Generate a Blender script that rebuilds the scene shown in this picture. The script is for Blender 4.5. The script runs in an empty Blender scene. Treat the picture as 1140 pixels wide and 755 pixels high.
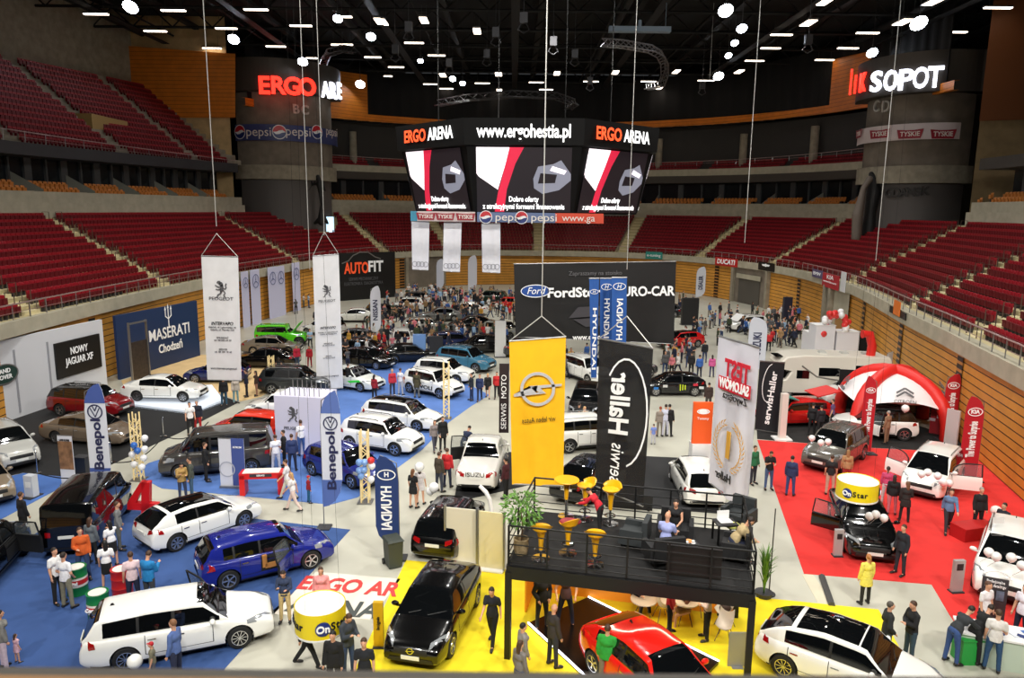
import bpy, bmesh, math, random
import numpy as np
from mathutils import Vector, Matrix
from mathutils.bvhtree import BVHTree
random.seed(7)
SC = bpy.context.scene
COL = SC.collection
PI = math.pi
# ---------------------------------------------------------------- camera
CF, CP, CR, CH = 814.0, .175, .0106, 12.0
_F = Vector((0, math.cos(CP), -math.sin(CP))); _U0 = Vector((0, math.sin(CP), math.cos(CP))); _R0 = Vector((1, 0, 0))
_R = _R0*math.cos(CR) + _U0*math.sin(CR); _U = -_R0*math.sin(CR) + _U0*math.cos(CR)
def ray(x, y): return _F + _R*((x-570)/CF) + _U*((377.5-y)/CF)
def G(x, y, z=0.0):
    "point of the place at height z seen at this spot of the photograph"
    d = ray(x, y); t = (z-CH)/d.z
    return Vector((d.x*t, d.y*t, z))
def AY(x, y, Y):
    d = ray(x, y); t = Y/d.y
    return Vector((d.x*t, Y, CH+d.z*t))
def PX(p):
    q = Vector(p)-Vector((0, 0, CH)); w = q.dot(_F)
    if w < .1: return (-9999, -9999)
    return (570+CF*q.dot(_R)/w, 377.5-CF*q.dot(_U)/w)
cd = bpy.data.cameras.new('camera'); cam = bpy.data.objects.new('camera', cd); COL.objects.link(cam)
cd.sensor_width = 36; cd.lens = CF/1140*36; cd.clip_start = .05; cd.clip_end = 400
m = Matrix.Identity(4)
for i in range(3):
    m[i][0] = _R[i]; m[i][1] = _U[i]; m[i][2] = -_F[i]
m[2][3] = CH
cam.matrix_world = m; SC.camera = cam
cd.dof.use_dof = True; cd.dof.focus_distance = 34; cd.dof.aperture_fstop = 3.2
vs = SC.view_settings; vs.view_transform = 'Standard'; vs.look = 'None'; vs.gamma = 1; vs.use_curve_mapping = False; vs.exposure = 0.0
SC.cycles.use_denoising = True
SC.cycles.max_bounces = 5; SC.cycles.diffuse_bounces = 3; SC.cycles.glossy_bounces = 3; SC.cycles.transmission_bounces = 4; SC.cycles.transparent_max_bounces = 6
SC.cycles.caustics_reflective = False; SC.cycles.caustics_refractive = False; SC.cycles.sample_clamp_indirect = 4
wd = bpy.data.worlds.new('world'); SC.world = wd; wd.use_nodes = True
wd.node_tree.nodes['Background'].inputs[0].default_value = (.9, .95, 1, 1)
wd.node_tree.nodes['Background'].inputs[1].default_value = 0.035
# ---------------------------------------------------------------- materials
def lin(c):
    return tuple(((v/255)/12.92 if v/255 <= .04045 else ((v/255+.055)/1.055)**2.4) for v in c)
_M = {}
def M(name, col=(128, 128, 128), rough=.5, metal=0., emit=0., coat=0., alpha=1., noise=0., nscale=8., spec=.5, objcol=False, bump=0.):
    if name in _M: return _M[name]
    mt = bpy.data.materials.new(name); mt.use_nodes = True; nt = mt.node_tree; b = nt.nodes['Principled BSDF']
    c = (*lin(col), 1)
    b.inputs['Base Color'].default_value = c; b.inputs['Roughness'].default_value = rough; b.inputs['Metallic'].default_value = metal
    b.inputs['Specular IOR Level'].default_value = spec
    b.inputs['Coat Weight'].default_value = coat; b.inputs['Coat Roughness'].default_value = .04
    if alpha < 1: b.inputs['Alpha'].default_value = alpha
    if emit > 0:
        b.inputs['Emission Color'].default_value = c; b.inputs['Emission Strength'].default_value = emit
    src = None
    if objcol:
        oi = nt.nodes.new('ShaderNodeObjectInfo'); src = oi.outputs['Color']; nt.links.new(src, b.inputs['Base Color'])
    if noise > 0:
        tc = nt.nodes.new('ShaderNodeTexCoord'); nz = nt.nodes.new('ShaderNodeTexNoise'); nz.inputs['Scale'].default_value = nscale; nz.inputs['Detail'].default_value = 5
        nt.links.new(tc.outputs['Object'], nz.inputs['Vector'])
        mr = nt.nodes.new('ShaderNodeMapRange'); mr.inputs[1].default_value = .3; mr.inputs[2].default_value = .7; mr.inputs[3].default_value = 1-noise; mr.inputs[4].default_value = 1+noise
        nt.links.new(nz.outputs['Fac'], mr.inputs[0])
        mx = nt.nodes.new('ShaderNodeMix'); mx.data_type = 'RGBA'; mx.blend_type = 'MULTIPLY'; mx.inputs[0].default_value = 1
        if src: nt.links.new(src, mx.inputs[6])
        else: mx.inputs[6].default_value = c
        nt.links.new(mr.outputs[0], mx.inputs[7]); nt.links.new(mx.outputs[2], b.inputs['Base Color'])
        if bump > 0:
            bp = nt.nodes.new('ShaderNodeBump'); bp.inputs['Strength'].default_value = bump; nt.links.new(nz.outputs['Fac'], bp.inputs['Height']); nt.links.new(bp.outputs[0], b.inputs['Normal'])
    if emit > 0 and emit < 60: mt.cycles.emission_sampling = 'AUTO'
    _M[name] = mt
    return mt
def stripes(name, col, gap, period, frac, axis='Z', rough=.5, var=.12):
    "boards along one axis with dark joints"
    mt = M(name, col, rough); nt = mt.node_tree; b = nt.nodes['Principled BSDF']
    N = nt.nodes.new; L = nt.links.new
    g = N('ShaderNodeNewGeometry'); sp = N('ShaderNodeSeparateXYZ'); L(g.outputs['Position'], sp.inputs[0])
    d = N('ShaderNodeMath'); d.operation = 'DIVIDE'; L(sp.outputs[axis], d.inputs[0]); d.inputs[1].default_value = period
    f = N('ShaderNodeMath'); f.operation = 'FRACT'; L(d.outputs[0], f.inputs[0])
    lt = N('ShaderNodeMath'); lt.operation = 'LESS_THAN'; L(f.outputs[0], lt.inputs[0]); lt.inputs[1].default_value = frac
    nz = N('ShaderNodeTexNoise'); nz.inputs['Scale'].default_value = .9; nz.inputs['Detail'].default_value = 6; L(g.outputs['Position'], nz.inputs['Vector'])
    mr = N('ShaderNodeMapRange'); mr.inputs[1].default_value = .3; mr.inputs[2].default_value = .7; mr.inputs[3].default_value = 1-var; mr.inputs[4].default_value = 1+var; L(nz.outputs[0], mr.inputs[0])
    mu = N('ShaderNodeMix'); mu.data_type = 'RGBA'; mu.blend_type = 'MULTIPLY'; mu.inputs[0].default_value = 1; mu.inputs[6].default_value = (*lin(col), 1); L(mr.outputs[0], mu.inputs[7])
    mx = N('ShaderNodeMix'); mx.data_type = 'RGBA'; L(lt.outputs[0], mx.inputs[0]); L(mu.outputs[2], mx.inputs[6]); mx.inputs[7].default_value = (*lin(gap), 1)
    L(mx.outputs[2], b.inputs['Base Color'])
    return mt
# ---------------------------------------------------------------- mesh builder
class MB:
    def __init__(s): s.v = []; s.f = []; s.m = []
    def add(s, vs, fs, mi=0, T=None):
        o = len(s.v)
        s.v += [tuple(T @ Vector(p)) if T is not None else tuple(p) for p in vs]
        s.f += [tuple(i+o for i in f) for f in fs]; s.m += [mi]*len(fs); return s
    def box(s, c, d, rz=0, mi=0, T=None, taper=1.):
        x, y, z = d[0]/2, d[1]/2, d[2]/2; R = Matrix.Translation(Vector(c)) @ Matrix.Rotation(rz, 4, 'Z')
        if T is not None: R = T @ R
        t = taper
        vs = [(-x, -y, -z), (x, -y, -z), (x, y, -z), (-x, y, -z), (-x*t, -y*t, z), (x*t, -y*t, z), (x*t, y*t, z), (-x*t, y*t, z)]
        return s.add(vs, [(0, 3, 2, 1), (4, 5, 6, 7), (0, 1, 5, 4), (1, 2, 6, 5), (2, 3, 7, 6), (3, 0, 4, 7)], mi, R)
    def cyl(s, a, b, r0, r1=None, n=10, mi=0, cap=True, flat=1., T=None):
        r1 = r0 if r1 is None else r1; a = Vector(a); b = Vector(b); d = (b-a)
        if d.length < 1e-6: return s
        d.normalize(); u = d.orthogonal().normalized() if abs(d.z) < .99 else Vector((1, 0, 0)); w = d.cross(u)
        if abs(d.z) < .99: u = Vector((0, 0, 1)).cross(d).normalized(); w = d.cross(u)
        vs = []
        for p, r in ((a, r0), (b, r1)):
            for i in range(n):
                t = 2*PI*i/n; vs.append(p+u*math.cos(t)*r+w*math.sin(t)*r*flat)
        fs = [(i, (i+1) % n, n+(i+1) % n, n+i) for i in range(n)]
        if cap: fs += [tuple(range(n))[::-1], tuple(range(n, 2*n))]
        return s.add(vs, fs, mi, T)
    def tube(s, pts, r, n=6, mi=0, T=None, closed=False):
        P = [Vector(p) for p in pts]; k = len(P); vs = []; rr = r if isinstance(r, (list, tuple)) else [r]*k
        pu = None
        for i, p in enumerate(P):
            a = P[(i-1) % k] if (closed or i > 0) else p; b = P[(i+1) % k] if (closed or i < k-1) else p
            d = (b-a).normalized(); u = d.orthogonal().normalized() if pu is None else (pu-d*pu.dot(d)).normalized(); pu = u; w = d.cross(u)
            for j in range(n):
                t = 2*PI*j/n; vs.append(p+(u*math.cos(t)+w*math.sin(t))*rr[i])
        fs = []
        for i in range(k if closed else k-1):
            for j in range(n): fs.append((i*n+j, i*n+(j+1) % n, ((i+1) % k)*n+(j+1) % n, ((i+1) % k)*n+j))
        if not closed: fs += [tuple(range(n))[::-1], tuple(range((k-1)*n, k*n))]
        return s.add(vs, fs, mi, T)
    def lathe(s, prof, n=16, mi=0, T=None, axis='Z'):
        vs = []; k = len(prof)
        for i in range(n):
            t = 2*PI*i/n
            for r, z in prof:
                vs.append((r*math.cos(t), r*math.sin(t), z) if axis == 'Z' else (r*math.cos(t), z, r*math.sin(t)))
        fs = [(i*k+j, ((i+1) % n)*k+j, ((i+1) % n)*k+j+1, i*k+j+1) for i in range(n) for j in range(k-1)]
        return s.add(vs, fs, mi, T)
    def ball(s, c, r, n=12, m=8, mi=0, T=None, R=None):
        r = (r, r, r) if not isinstance(r, (tuple, list)) else r
        vs = [(0, 0, -1)]; c = Vector(c)
        for i in range(1, m):
            a = -PI/2+PI*i/m
            for j in range(n): vs.append((math.cos(a)*math.cos(2*PI*j/n), math.cos(a)*math.sin(2*PI*j/n), math.sin(a)))
        vs.append((0, 0, 1))
        vs = [Vector((p[0]*r[0], p[1]*r[1], p[2]*r[2])) for p in vs]
        if R is not None: vs = [R @ p for p in vs]
        vs = [p+c for p in vs]
        fs = [(0, 1+(j+1) % n, 1+j) for j in range(n)]
        for i in range(m-2):
            for j in range(n): a = 1+i*n; fs.append((a+j, a+(j+1) % n, a+n+(j+1) % n, a+n+j))
        a = 1+(m-2)*n; fs += [(a+j, a+(j+1) % n, len(vs)-1) for j in range(n)]
        return s.add(vs, fs, mi, T)
    def prism(s, poly, h, mi=0, T=None):
        "poly in xy, extruded 0..h in z"
        n = len(poly)
        a = sum(poly[i][0]*poly[(i+1) % n][1]-poly[(i+1) % n][0]*poly[i][1] for i in range(n))
        if a < 0: poly = poly[::-1]
        vs = [(p[0], p[1], 0) for p in poly]+[(p[0], p[1], h) for p in poly]
        return s.add(vs, [tuple(range(n))[::-1], tuple(range(n, 2*n))]+[(i, (i+1) % n, n+(i+1) % n, n+i) for i in range(n)], mi, T)
    def grid(s, rows, mi=0, closed=False):
        k = len(rows[0]); vs = [p for r in rows for p in r]
        fs = [(i*k+j, i*k+(j+1) % k, (i+1)*k+(j+1) % k, (i+1)*k+j) for i in range(len(rows)-1) for j in range(k if closed else k-1)]
        return s.add(vs, fs, mi)
    def mesh(s, name, mats, smooth=None):
        me = bpy.data.meshes.new(name); me.from_pydata(s.v, [], s.f)
        mats = mats if isinstance(mats, (list, tuple)) else [mats]
        for m_ in mats: me.materials.append(m_)
        if len(mats) > 1: me.polygons.foreach_set('material_index', s.m)
        if smooth is not None: shade(me, smooth)
        me.update(); return me
    def obj(s, name, mats, parent=None, smooth=None, **kw):
        return mkobj(name, s.mesh(name, mats, smooth), parent, **kw)
def shade(me, ang=40):
    me.polygons.foreach_set('use_smooth', [True]*len(me.polygons))
    if ang < 180: me.set_sharp_from_angle(angle=math.radians(ang))
def mkobj(name, me, parent=None, label=None, cat=None, group=None, kind=None, loc=None, rz=0, color=None):
    o = bpy.data.objects.new(name, me); COL.objects.link(o)
    if parent is not None: o.parent = parent
    if loc is not None: o.location = loc
    if rz: o.rotation_euler = (0, 0, rz)
    tag(o, label, cat, group, kind)
    if color: o.color = (*lin(color), 1)
    return o
def tag(o, label=None, cat=None, group=None, kind=None):
    if label: o['label'] = label
    if cat: o['category'] = cat
    if group: o['group'] = group
    if kind: o['kind'] = kind
    return o
def thing(name, label, cat, loc=(0, 0, 0), rz=0, group=None):
    return mkobj(name, None, None, label, cat, group, None, loc, rz)
KIDS = {}
def kids(o):
    return [c for c in o.children]
def copy_tree(o, parent=None, name=None):
    c = o.copy(); COL.objects.link(c); c.parent = parent
    for ch in KIDS.get(o.name) or cache_kids(o): copy_tree(ch, c)
    return c
def cache_kids(o):
    KIDS[o.name] = list(o.children); return KIDS[o.name]
def struct(name, mb, mats, smooth=None, parent=None):
    return mb.obj(name, mats, parent, smooth, kind=None if parent else 'structure')
def text(body, size, mat, parent, T, name='lettering', ext=.01, bold=0., shear=0., align='CENTER', mirror=False, width=None, space=1., color=None):
    "lettering whose baseline plane is given by matrix T (x along the text, y up, z towards the reader)"
    cu = bpy.data.curves.new(name, 'FONT'); cu.body = body; cu.size = size; cu.extrude = ext; cu.offset = bold*size; cu.shear = shear; cu.align_x = align; cu.align_y = 'CENTER'; cu.space_character = space
    cu.resolution_u = 3; cu.materials.append(mat)
    o = bpy.data.objects.new(name, cu); COL.objects.link(o)
    S = Matrix.Identity(4)
    me = bpy.data.meshes.new_from_object(o); bpy.data.objects.remove(o); bpy.data.curves.remove(cu)
    o = bpy.data.objects.new(name, me); COL.objects.link(o)
    if width:
        xs = [v.co.x for v in me.vertices]; w = max(xs)-min(xs)
        if w > 0: S[0][0] = width/w
    if mirror: S[0][0] *= -1
    if parent is not None: o.parent = parent
    o.matrix_local = T @ S
    return o
def frame(o, xd, yd):
    xd = Vector(xd).normalized(); yd = Vector(yd); yd = (yd-xd*yd.dot(xd)).normalized(); zd = xd.cross(yd); m_ = Matrix.Identity(4)
    for i in range(3): m_[i][0] = xd[i]; m_[i][1] = yd[i]; m_[i][2] = zd[i]; m_[i][3] = o[i]
    return m_
def shape(polys, mat, parent, T, name='emblem', h=.01, mats=None):
    mb = MB()
    for p in polys: mb.prism(p, h)
    o = mb.obj(name, mats or mat, parent); o.matrix_local = T; return o
def ringpoly(cx, cy, rx, ry, w, n=28):
    "closed ring as quads for shape()"
    out = []
    for i in range(n):
        a, b = 2*PI*i/n, 2*PI*(i+1)/n
        out.append([(cx+rx*math.cos(a), cy+ry*math.sin(a)), (cx+rx*math.cos(b), cy+ry*math.sin(b)), (cx+(rx-w)*math.cos(b), cy+(ry-w)*math.sin(b)), (cx+(rx-w)*math.cos(a), cy+(ry-w)*math.sin(a))])
    return out
def ell(cx, cy, rx, ry, n=24, a0=0, a1=2*PI): return [(cx+rx*math.cos(a0+(a1-a0)*i/n), cy+ry*math.sin(a0+(a1-a0)*i/n)) for i in range(n)]
def barpoly(x0, y0, x1, y1, w):
    d = Vector((x1-x0, y1-y0)).normalized(); n = Vector((-d.y, d.x))*w/2
    return [(x0+n.x, y0+n.y), (x1+n.x, y1+n.y), (x1-n.x, y1-n.y), (x0-n.x, y0-n.y)]
steel = M('steel', (150, 150, 150), .35, .8)
white = M('white_paint', (235, 235, 235), .45)
chrome = M('chrome', (210, 210, 212), .12, 1.)
# ================================================================ cars
paint = M('car_paint', rough=.2, coat=1., spec=.25, objcol=True); 
glass_d = M('car_glass', (10, 12, 14), .04, spec=.9, coat=.5)
tyre_m = M('tyre_rubber', (20, 20, 21), .75); rim_m = M('alloy_rim', (188, 188, 190), .22, .9); rim_b = M('rim_dark', (30, 30, 32), .4, .4)
lamp_c = M('headlamp_glass', (205, 210, 215), .08, .6, coat=1.); lamp_r = M('tail_lamp', (150, 12, 16), .15, coat=1.); plast = M('black_plastic', (22, 22, 23), .6); plate_m = M('plate_white', (226, 226, 220), .5)
well_m = M('wheel_well', (6, 6, 6), .95); seam_m = M('panel_gap', (16, 16, 17), .8)
def lerp(a, b, t): return a+(b-a)*t
def keyed(K, x):
    if x <= K[0][0]: return K[0][1]
    for (a, u), (b, v) in zip(K[:-1], K[1:]):
        if x <= b: t = (x-a)/(b-a); t = t*t*(3-2*t)*.45+t*.55; return lerp(u, v, t)
    return K[-1][1]
TYPES = {}
def wheel_parts(r, w, style, T=None):
    t = MB().lathe([(r*.66, -w/2), (r*.93, -w/2), (r, -w*.36), (r, w*.36), (r*.93, w/2), (r*.66, w/2), (r*.64, w*.2), (r*.64, -w*.2), (r*.66, -w/2)], 26, axis='Y')
    rm = MB(); rm.lathe([(r*.69, w*.42), (r*.66, w*.53), (r*.6, w*.53), (r*.58, w*.3), (r*.60, -.03)], 26, axis='Y')
    rm.lathe([(.001, w*.5), (r*.13, w*.48), (r*.15, w*.3), (.001, w*.3)], 12, axis='Y')
    n = {'5': 5, '10': 10, 'y': 7, 'm': 5}[style]
    for i in range(n):
        a = 2*PI*i/n; c, s = math.cos(a), math.sin(a); k = {'5': .13, '10': .055, 'y': .08, 'm': .17}[style]*r/.33*.33
        def P(rr, o, y): return (rr*c-o*s, y, rr*s+o*c)
        for sg in ((-.55, .55) if style == 'y' else (0,)):
            o0 = sg*k*.3; o1 = sg*k*1.7
            vs = [P(r*.1, o0-k*.5, w*.44), P(r*.1, o0+k*.5, w*.44), P(r*.62, o1+k*.62, w*.46), P(r*.62, o1-k*.62, w*.46), P(r*.1, o0-k*.5, w*.2), P(r*.1, o0+k*.5, w*.2), P(r*.62, o1+k*.62, w*.3), P(r*.62, o1-k*.62, w*.3)]
            rm.add(vs, [(0, 1, 2, 3), (4, 7, 6, 5), (0, 4, 5, 1), (1, 5, 6, 2), (2, 6, 7, 3), (3, 7, 4, 0)])
    bk = MB().lathe([(.001, w*.12), (r*.6, w*.12)], 20, axis='Y')  # dark backing disc added to close the rim behind the spokes
    return t.mesh('tyre', tyre_m, 35), rm.mesh('rim', rim_m, 35), bk.mesh('rim_backing', rim_b)
class Body: pass
def car_type(key, L, W, H, wb, fo, hood, cowl, ra, rb, rr, belt=.92, nose=.55, deck=None, r=.33, gc=.17, winds=None, top_w=.74, style='10', clad=False, pano=False, rails=False, tail=.62, rgl=.0, glassroof=False):
    """proto of one body style. lengths from the nose: cowl = foot of windscreen, ra = its top, rb = top of the rear screen, rr = its foot"""
    xc = fo+wb/2; X = lambda x: xc-x
    deck = belt+.06 if deck is None else deck
    zt = [(0, nose+.02), (.05, nose+.1), (.2, hood-.1), (.45, hood-.03), (cowl*.7, hood+.03), (cowl, belt), (cowl+.6, belt), (rr-.3, belt+.05), (rr, deck), (L-.12, deck-.06 if rr < L-.25 else deck-.04), (L-.04, deck-.2), (L, deck-.34)]
    zb = [(0, gc+.12), (.12, gc+.03), (fo*.6, gc), (L-.5, gc), (L-.12, gc+.07), (L, gc+.2)]
    def w(x):
        f = 1.
        if x < 1.0: f = .80+.20*math.sin(PI/2*max(x, 0)/1.0)**.75 if x > 0 else .76
        if x > L-.8: f = .86+.14*math.sin(PI/2*max(L-x, 0)/.8)**.75 if x < L else .83
        return W/2*f
    st = sorted(set([0, .02, .06, .12, .2, .3, .42, .55, .7, .85]+[.85+(L-1.5)*i/22 for i in range(23)]+[L-.5, L-.36, L-.24, L-.15, L-.08, L-.03, L]))
    rows = []
    for x in st:
        ww, b, t = w(x), keyed(zb, x), keyed(zt, x); h = t-b; cr = .035 if x < cowl or x > rr else .01
        half = [(0, b), (.8*ww, b), (.93*ww, b+.03), (.975*ww, b+.12*h), (.99*ww, b+.28*h), (ww, b+.45*h), (.985*ww, b+.6*h), (.992*ww, b+.74*h), (.965*ww, b+.87*h), (.93*ww, b+.945*h), (.86*ww, t-.005), (.72*ww, t+cr*.35), (.45*ww, t+cr*.8), (0, t+cr)]
        rows.append([(X(x), y, z) for y, z in half]+[(X(x), -y, z) for y, z in half[-2:0:-1]])
    mb = MB(); mb.grid([rw[::-1] for rw in rows], closed=True); n = len(rows[0]); mb.f.append(tuple(range(n))); mb.f.append(tuple(range((len(rows)-1)*n, len(rows)*n))[::-1]); mb.m += [0, 0]
    me = mb.mesh('body', [paint, well_m]); bmm = bmesh.new(); bmm.from_mesh(me); bmesh.ops.recalc_face_normals(bmm, faces=bmm.faces); bmm.to_mesh(me); bmm.free()
    bvh0 = BVHTree.FromPolygons([v.co[:] for v in me.vertices], [p.vertices[:] for p in me.polygons])
    tmp = bpy.data.objects.new('tmp', me); COL.objects.link(tmp); cut = MB(); axles = [wb/2, -wb/2]; R = r+.045
    for ax in axles:
        for sg in (1, -1): cut.cyl((ax, sg*(W/2-.32), r+.015), (ax, sg*(W/2+.2), r+.015), R, n=28)
        for sg in (1, -1): cut.box((ax, sg*(W/2-.06), r/2-.1), (2*R*.985, .52, r+.2))
    cm = cut.mesh('cut', well_m); co = bpy.data.objects.new('cut', cm); COL.objects.link(co)
    md = tmp.modifiers.new('b', 'BOOLEAN'); md.object = co; md.operation = 'DIFFERENCE'; md.solver = 'EXACT'; md.use_self = True
    dg = bpy.context.evaluated_depsgraph_get(); me2 = bpy.data.meshes.new_from_object(tmp.evaluated_get(dg)); bpy.data.objects.remove(tmp); bpy.data.objects.remove(co)
    me2.materials.clear(); me2.materials.append(paint); me2.materials.append(well_m); me2.materials.append(plast)
    for p in me2.polygons:
        c = p.center; mi = 0
        for ax in axles:
            d = max(math.hypot(me2.vertices[v].co.x-ax, me2.vertices[v].co.z-r-.015) for v in p.vertices)
            if d < R+.01 and c.z > .05 and abs(c.y) < W/2-.02 and not (abs(p.normal.y) > .8 and abs(c.y) > W/2-.12): mi = 1
        if mi == 0 and c.z < gc+.1 and p.normal.z < -.2: mi = 2
        p.material_index = mi
    shade(me2, 38); me2.name = key+'_body'
    # greenhouse
    wt = W/2*top_w; 
    zr = [(cowl-.02, belt-.02), (cowl+.25, lerp(belt, H, .29)), (ra-.15, lerp(belt, H, .88)), (ra+.1, H-.035), ((ra+rb)/2, H), (rb-.1, H-.05), (rb+.08, H-.1), (rr-.06, lerp(deck, H, .12)), (rr+.02, deck-.02)]
    if rgl: zr = [(cowl-.02, belt-.02), (cowl+.25, lerp(belt, H, .29)), (ra-.15, lerp(belt, H, .88)), (ra+.1, H-.035), ((ra+rb)/2, H), (rb, H-rgl), ((rb+rr)/2, lerp(deck, H, .47)), (rr+.02, deck-.02)]
    if winds: winds = [(cowl+.2, winds[0][1])]+winds[1:]
    winds = winds or [(cowl+.2, (cowl+rr)/2-.06), ((cowl+rr)/2+.04, rr-.5)]
    xs = sorted(set([cowl-.02, cowl+.1, cowl+.25, ra-.15, ra, ra+.12, rb-.12, rb, rb+.1, rr-.08, rr+.02]+[v for a in winds for v in a]+[cowl+(rr-cowl)*i/16 for i in range(1, 16)]))
    xs = [x for i, x in enumerate(xs) if i == 0 or x-xs[i-1] > .012]
    def sec(x):
        t = keyed(zr, x); b = lerp(keyed(zt, x), belt, .0)-.03; wbb = w(x)*.9; f = min(max((t-belt)/(H-belt), 0), 1)
        yc = lerp(wbb, wt, f); cr = .03*f+.02
        zc = t-.03*f
        return [(wbb, b), (lerp(wbb, yc, .04), lerp(b+.03, zc, .02)), (lerp(wbb, yc, .5)+.015*f, lerp(b+.03, zc, .5)), (lerp(wbb, yc, .93), lerp(b+.03, zc, .90)), (yc-.008, zc), (yc-.085*f-.03, t+cr*.3), (yc*.5, t+cr*.8), (0, t+cr)]
    S = [sec(x) for x in xs]
    def part(sel, name, mat, off=0., sm=40):
        q = MB()
        for i in range(len(xs)-1):
            xm = (xs[i]+xs[i+1])/2
            for j in range(7):
                for sg in (1, -1):
                    if sel(xm, j, sg, i):
                        vs = []
                        for ii, jj in ((i, j), (i, j+1), (i+1, j+1), (i+1, j)):
                            y, z = S[ii][jj]; vs.append((X(xs[ii]), sg*(y+off*(1 if j < 4 else .2)), z+off*(1 if j >= 4 else .1)))
                        q.add(vs, [(0, 1, 2, 3) if sg > 0 else (3, 2, 1, 0)])
        if not q.v: return None
        me = q.mesh(name, mat); b = bmesh.new(); b.from_mesh(me); bmesh.ops.remove_doubles(b, verts=b.verts, dist=1e-4); bmesh.ops.recalc_face_normals(b, faces=b.faces); b.to_mesh(me); b.free(); 
        # outward normals
        if me.polygons:
            s_ = sum((p.center-Vector((0, 0, 1.0))).dot(p.normal) for p in me.polygons)
            if s_ < 0: me.flip_normals()
        shade(me, sm); return me
    inw = lambda x: any(a < x < b for a, b in winds)
    ws = lambda x, j: cowl-.02 <= x < ra and j >= 5
    rs = lambda x, j: rb < x < rr and j >= 5
    sw = lambda x, j: j in (1, 2) and inw(x)
    blackp = lambda x, j: j in (1, 2) and not inw(x) and winds[0][1] <= x <= winds[-1][0]
    rf = lambda x, j: not ws(x, j) and not rs(x, j) and not sw(x, j) and not blackp(x, j)
    pn = lambda x, j: j >= 5 and ra+.05 < x < rb-.1 and (pano or glassroof)
    parts = [('roof', part(lambda x, j, g, i: rf(x, j) and not pn(x, j), key+'_roof', paint)), ('windshield', part(lambda x, j, g, i: ws(x, j), key+'_windshield', glass_d)), ('rear_window', part(lambda x, j, g, i: rs(x, j), key+'_rear_window', glass_d)),
             ('side_window', part(lambda x, j, g, i: g > 0 and sw(x, j), key+'_side_window', glass_d)), ('side_window', part(lambda x, j, g, i: g < 0 and sw(x, j), key+'_side_window', glass_d)), ('pillar', part(lambda x, j, g, i: g > 0 and blackp(x, j), key+'_pillar', plast)), ('pillar', part(lambda x, j, g, i: g < 0 and blackp(x, j), key+'_pillar', plast))]
    if pano or glassroof: parts.append(('glass_roof', part(lambda x, j, g, i: rf(x, j) and pn(x, j), key+'_glass_roof', glass_d)))
    parts = [p for p in parts if p[1] is not None]
    bvh = bvh0
    def snap(p, off):
        q, nn, _, _ = bvh.find_nearest(Vector(p)); 
        if nn.dot(q-Vector((q.x*.7, 0, .5))) < 0: nn = -nn
        return q+nn*off
    def decal(name, quads, mat, off=.008, nu=6, nv=4):
        q = MB()
        for c4 in quads:
            if len(c4) == 5: nu, nv = c4[4]
            A, B, C_, D = [Vector(p) for p in c4[:4]]; rws = [[snap(A.lerp(B, u/nu).lerp(D.lerp(C_, u/nu), v/nv), off) for u in range(nu+1)] for v in range(nv+1)]
            q.grid(rws)
        me = q.mesh(key+'_'+name, mat, 60); parts.append((name, me)); return me
    F0 = X(0); Rr = X(L)
    def sym(c4, dm=(10, 1)): return [c4+[dm], [(p[0], -p[1], p[2]) for p in c4]+[dm]]
    hl = nose+.1
    for sg in (1, -1): decal('headlight', [[(F0-.08, sg*W*.27, hl-.06), (F0-.7, sg*W*.49, hl+.06), (F0-.72, sg*W*.48, hl+.2), (F0-.22, sg*W*.27, hl+.10)]], lamp_c, .01)
    decal('grille', [[(F0, W*.25, nose-.05), (F0, -W*.25, nose-.05), (F0-.06, -W*.25, nose+.07), (F0-.06, W*.25, nose+.07)]], plast, .012, 8, 3)
    decal('air_intake', [[(F0, W*.36, gc+.10), (F0, -W*.36, gc+.10), (F0, -W*.32, gc+.24), (F0, W*.32, gc+.24)]], plast, .012, 8, 3)
    parts.append(('licence_plate', MB().box((F0+.02, 0, nose-.13), (.02, .5, .11)).mesh('plate', plate_m)))
    tz = tail if tail else .7
    for sg in (1, -1): decal('tail_light', [[(Rr+.0, sg*W*.25, tz), (Rr+.40, sg*W*.5, tz+.02), (Rr+.36, sg*W*.5, tz+.19), (Rr+.03, sg*W*.25, tz+.17)]], lamp_r, .012)
    parts.append(('licence_plate', MB().box((Rr-.015, 0, tz-.02), (.02, .5, .11)).mesh('plate', plate_m)))
    decal('rear_bumper_insert', [[(Rr, W*.38, gc+.12), (Rr, -W*.38, gc+.12), (Rr, -W*.38, gc+.26), (Rr, W*.38, gc+.26)]], plast, .01, 8, 2)
    # door gaps and handles
    zs = gc+.22
    gaps = []
    xd = [winds[0][0]+.18, (winds[0][1]+winds[1][0])/2]+([winds[1][1]-.12] if len(winds) > 1 and winds[1][1]-winds[1][0] > .5 else [])
    for x in xd: gaps += sym([(X(x)-.011, W/2, zs), (X(x)+.011, W/2, zs), (X(x)+.011, W/2*.96, belt-.02), (X(x)-.008, W/2*.96, belt-.02)], (1, 10))
    gaps += sym([(X(xd[0]), W/2, zs), (X(xd[-1]), W/2, zs), (X(xd[-1]), W/2, zs+.014), (X(xd[0]), W/2, zs+.014)])
    decal('door_seam', gaps, seam_m, .004, 10, 1)
    hd = []
    for x in xd[1:]:
        hd += sym([(X(x-.26), W/2, belt-.16), (X(x-.06), W/2, belt-.16), (X(x-.06), W/2, belt-.13), (X(x-.26), W/2, belt-.13)], (3, 1))
    for h_ in hd: decal('door_handle', [h_], chrome if not clad else plast, .022, 3, 1)
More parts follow.
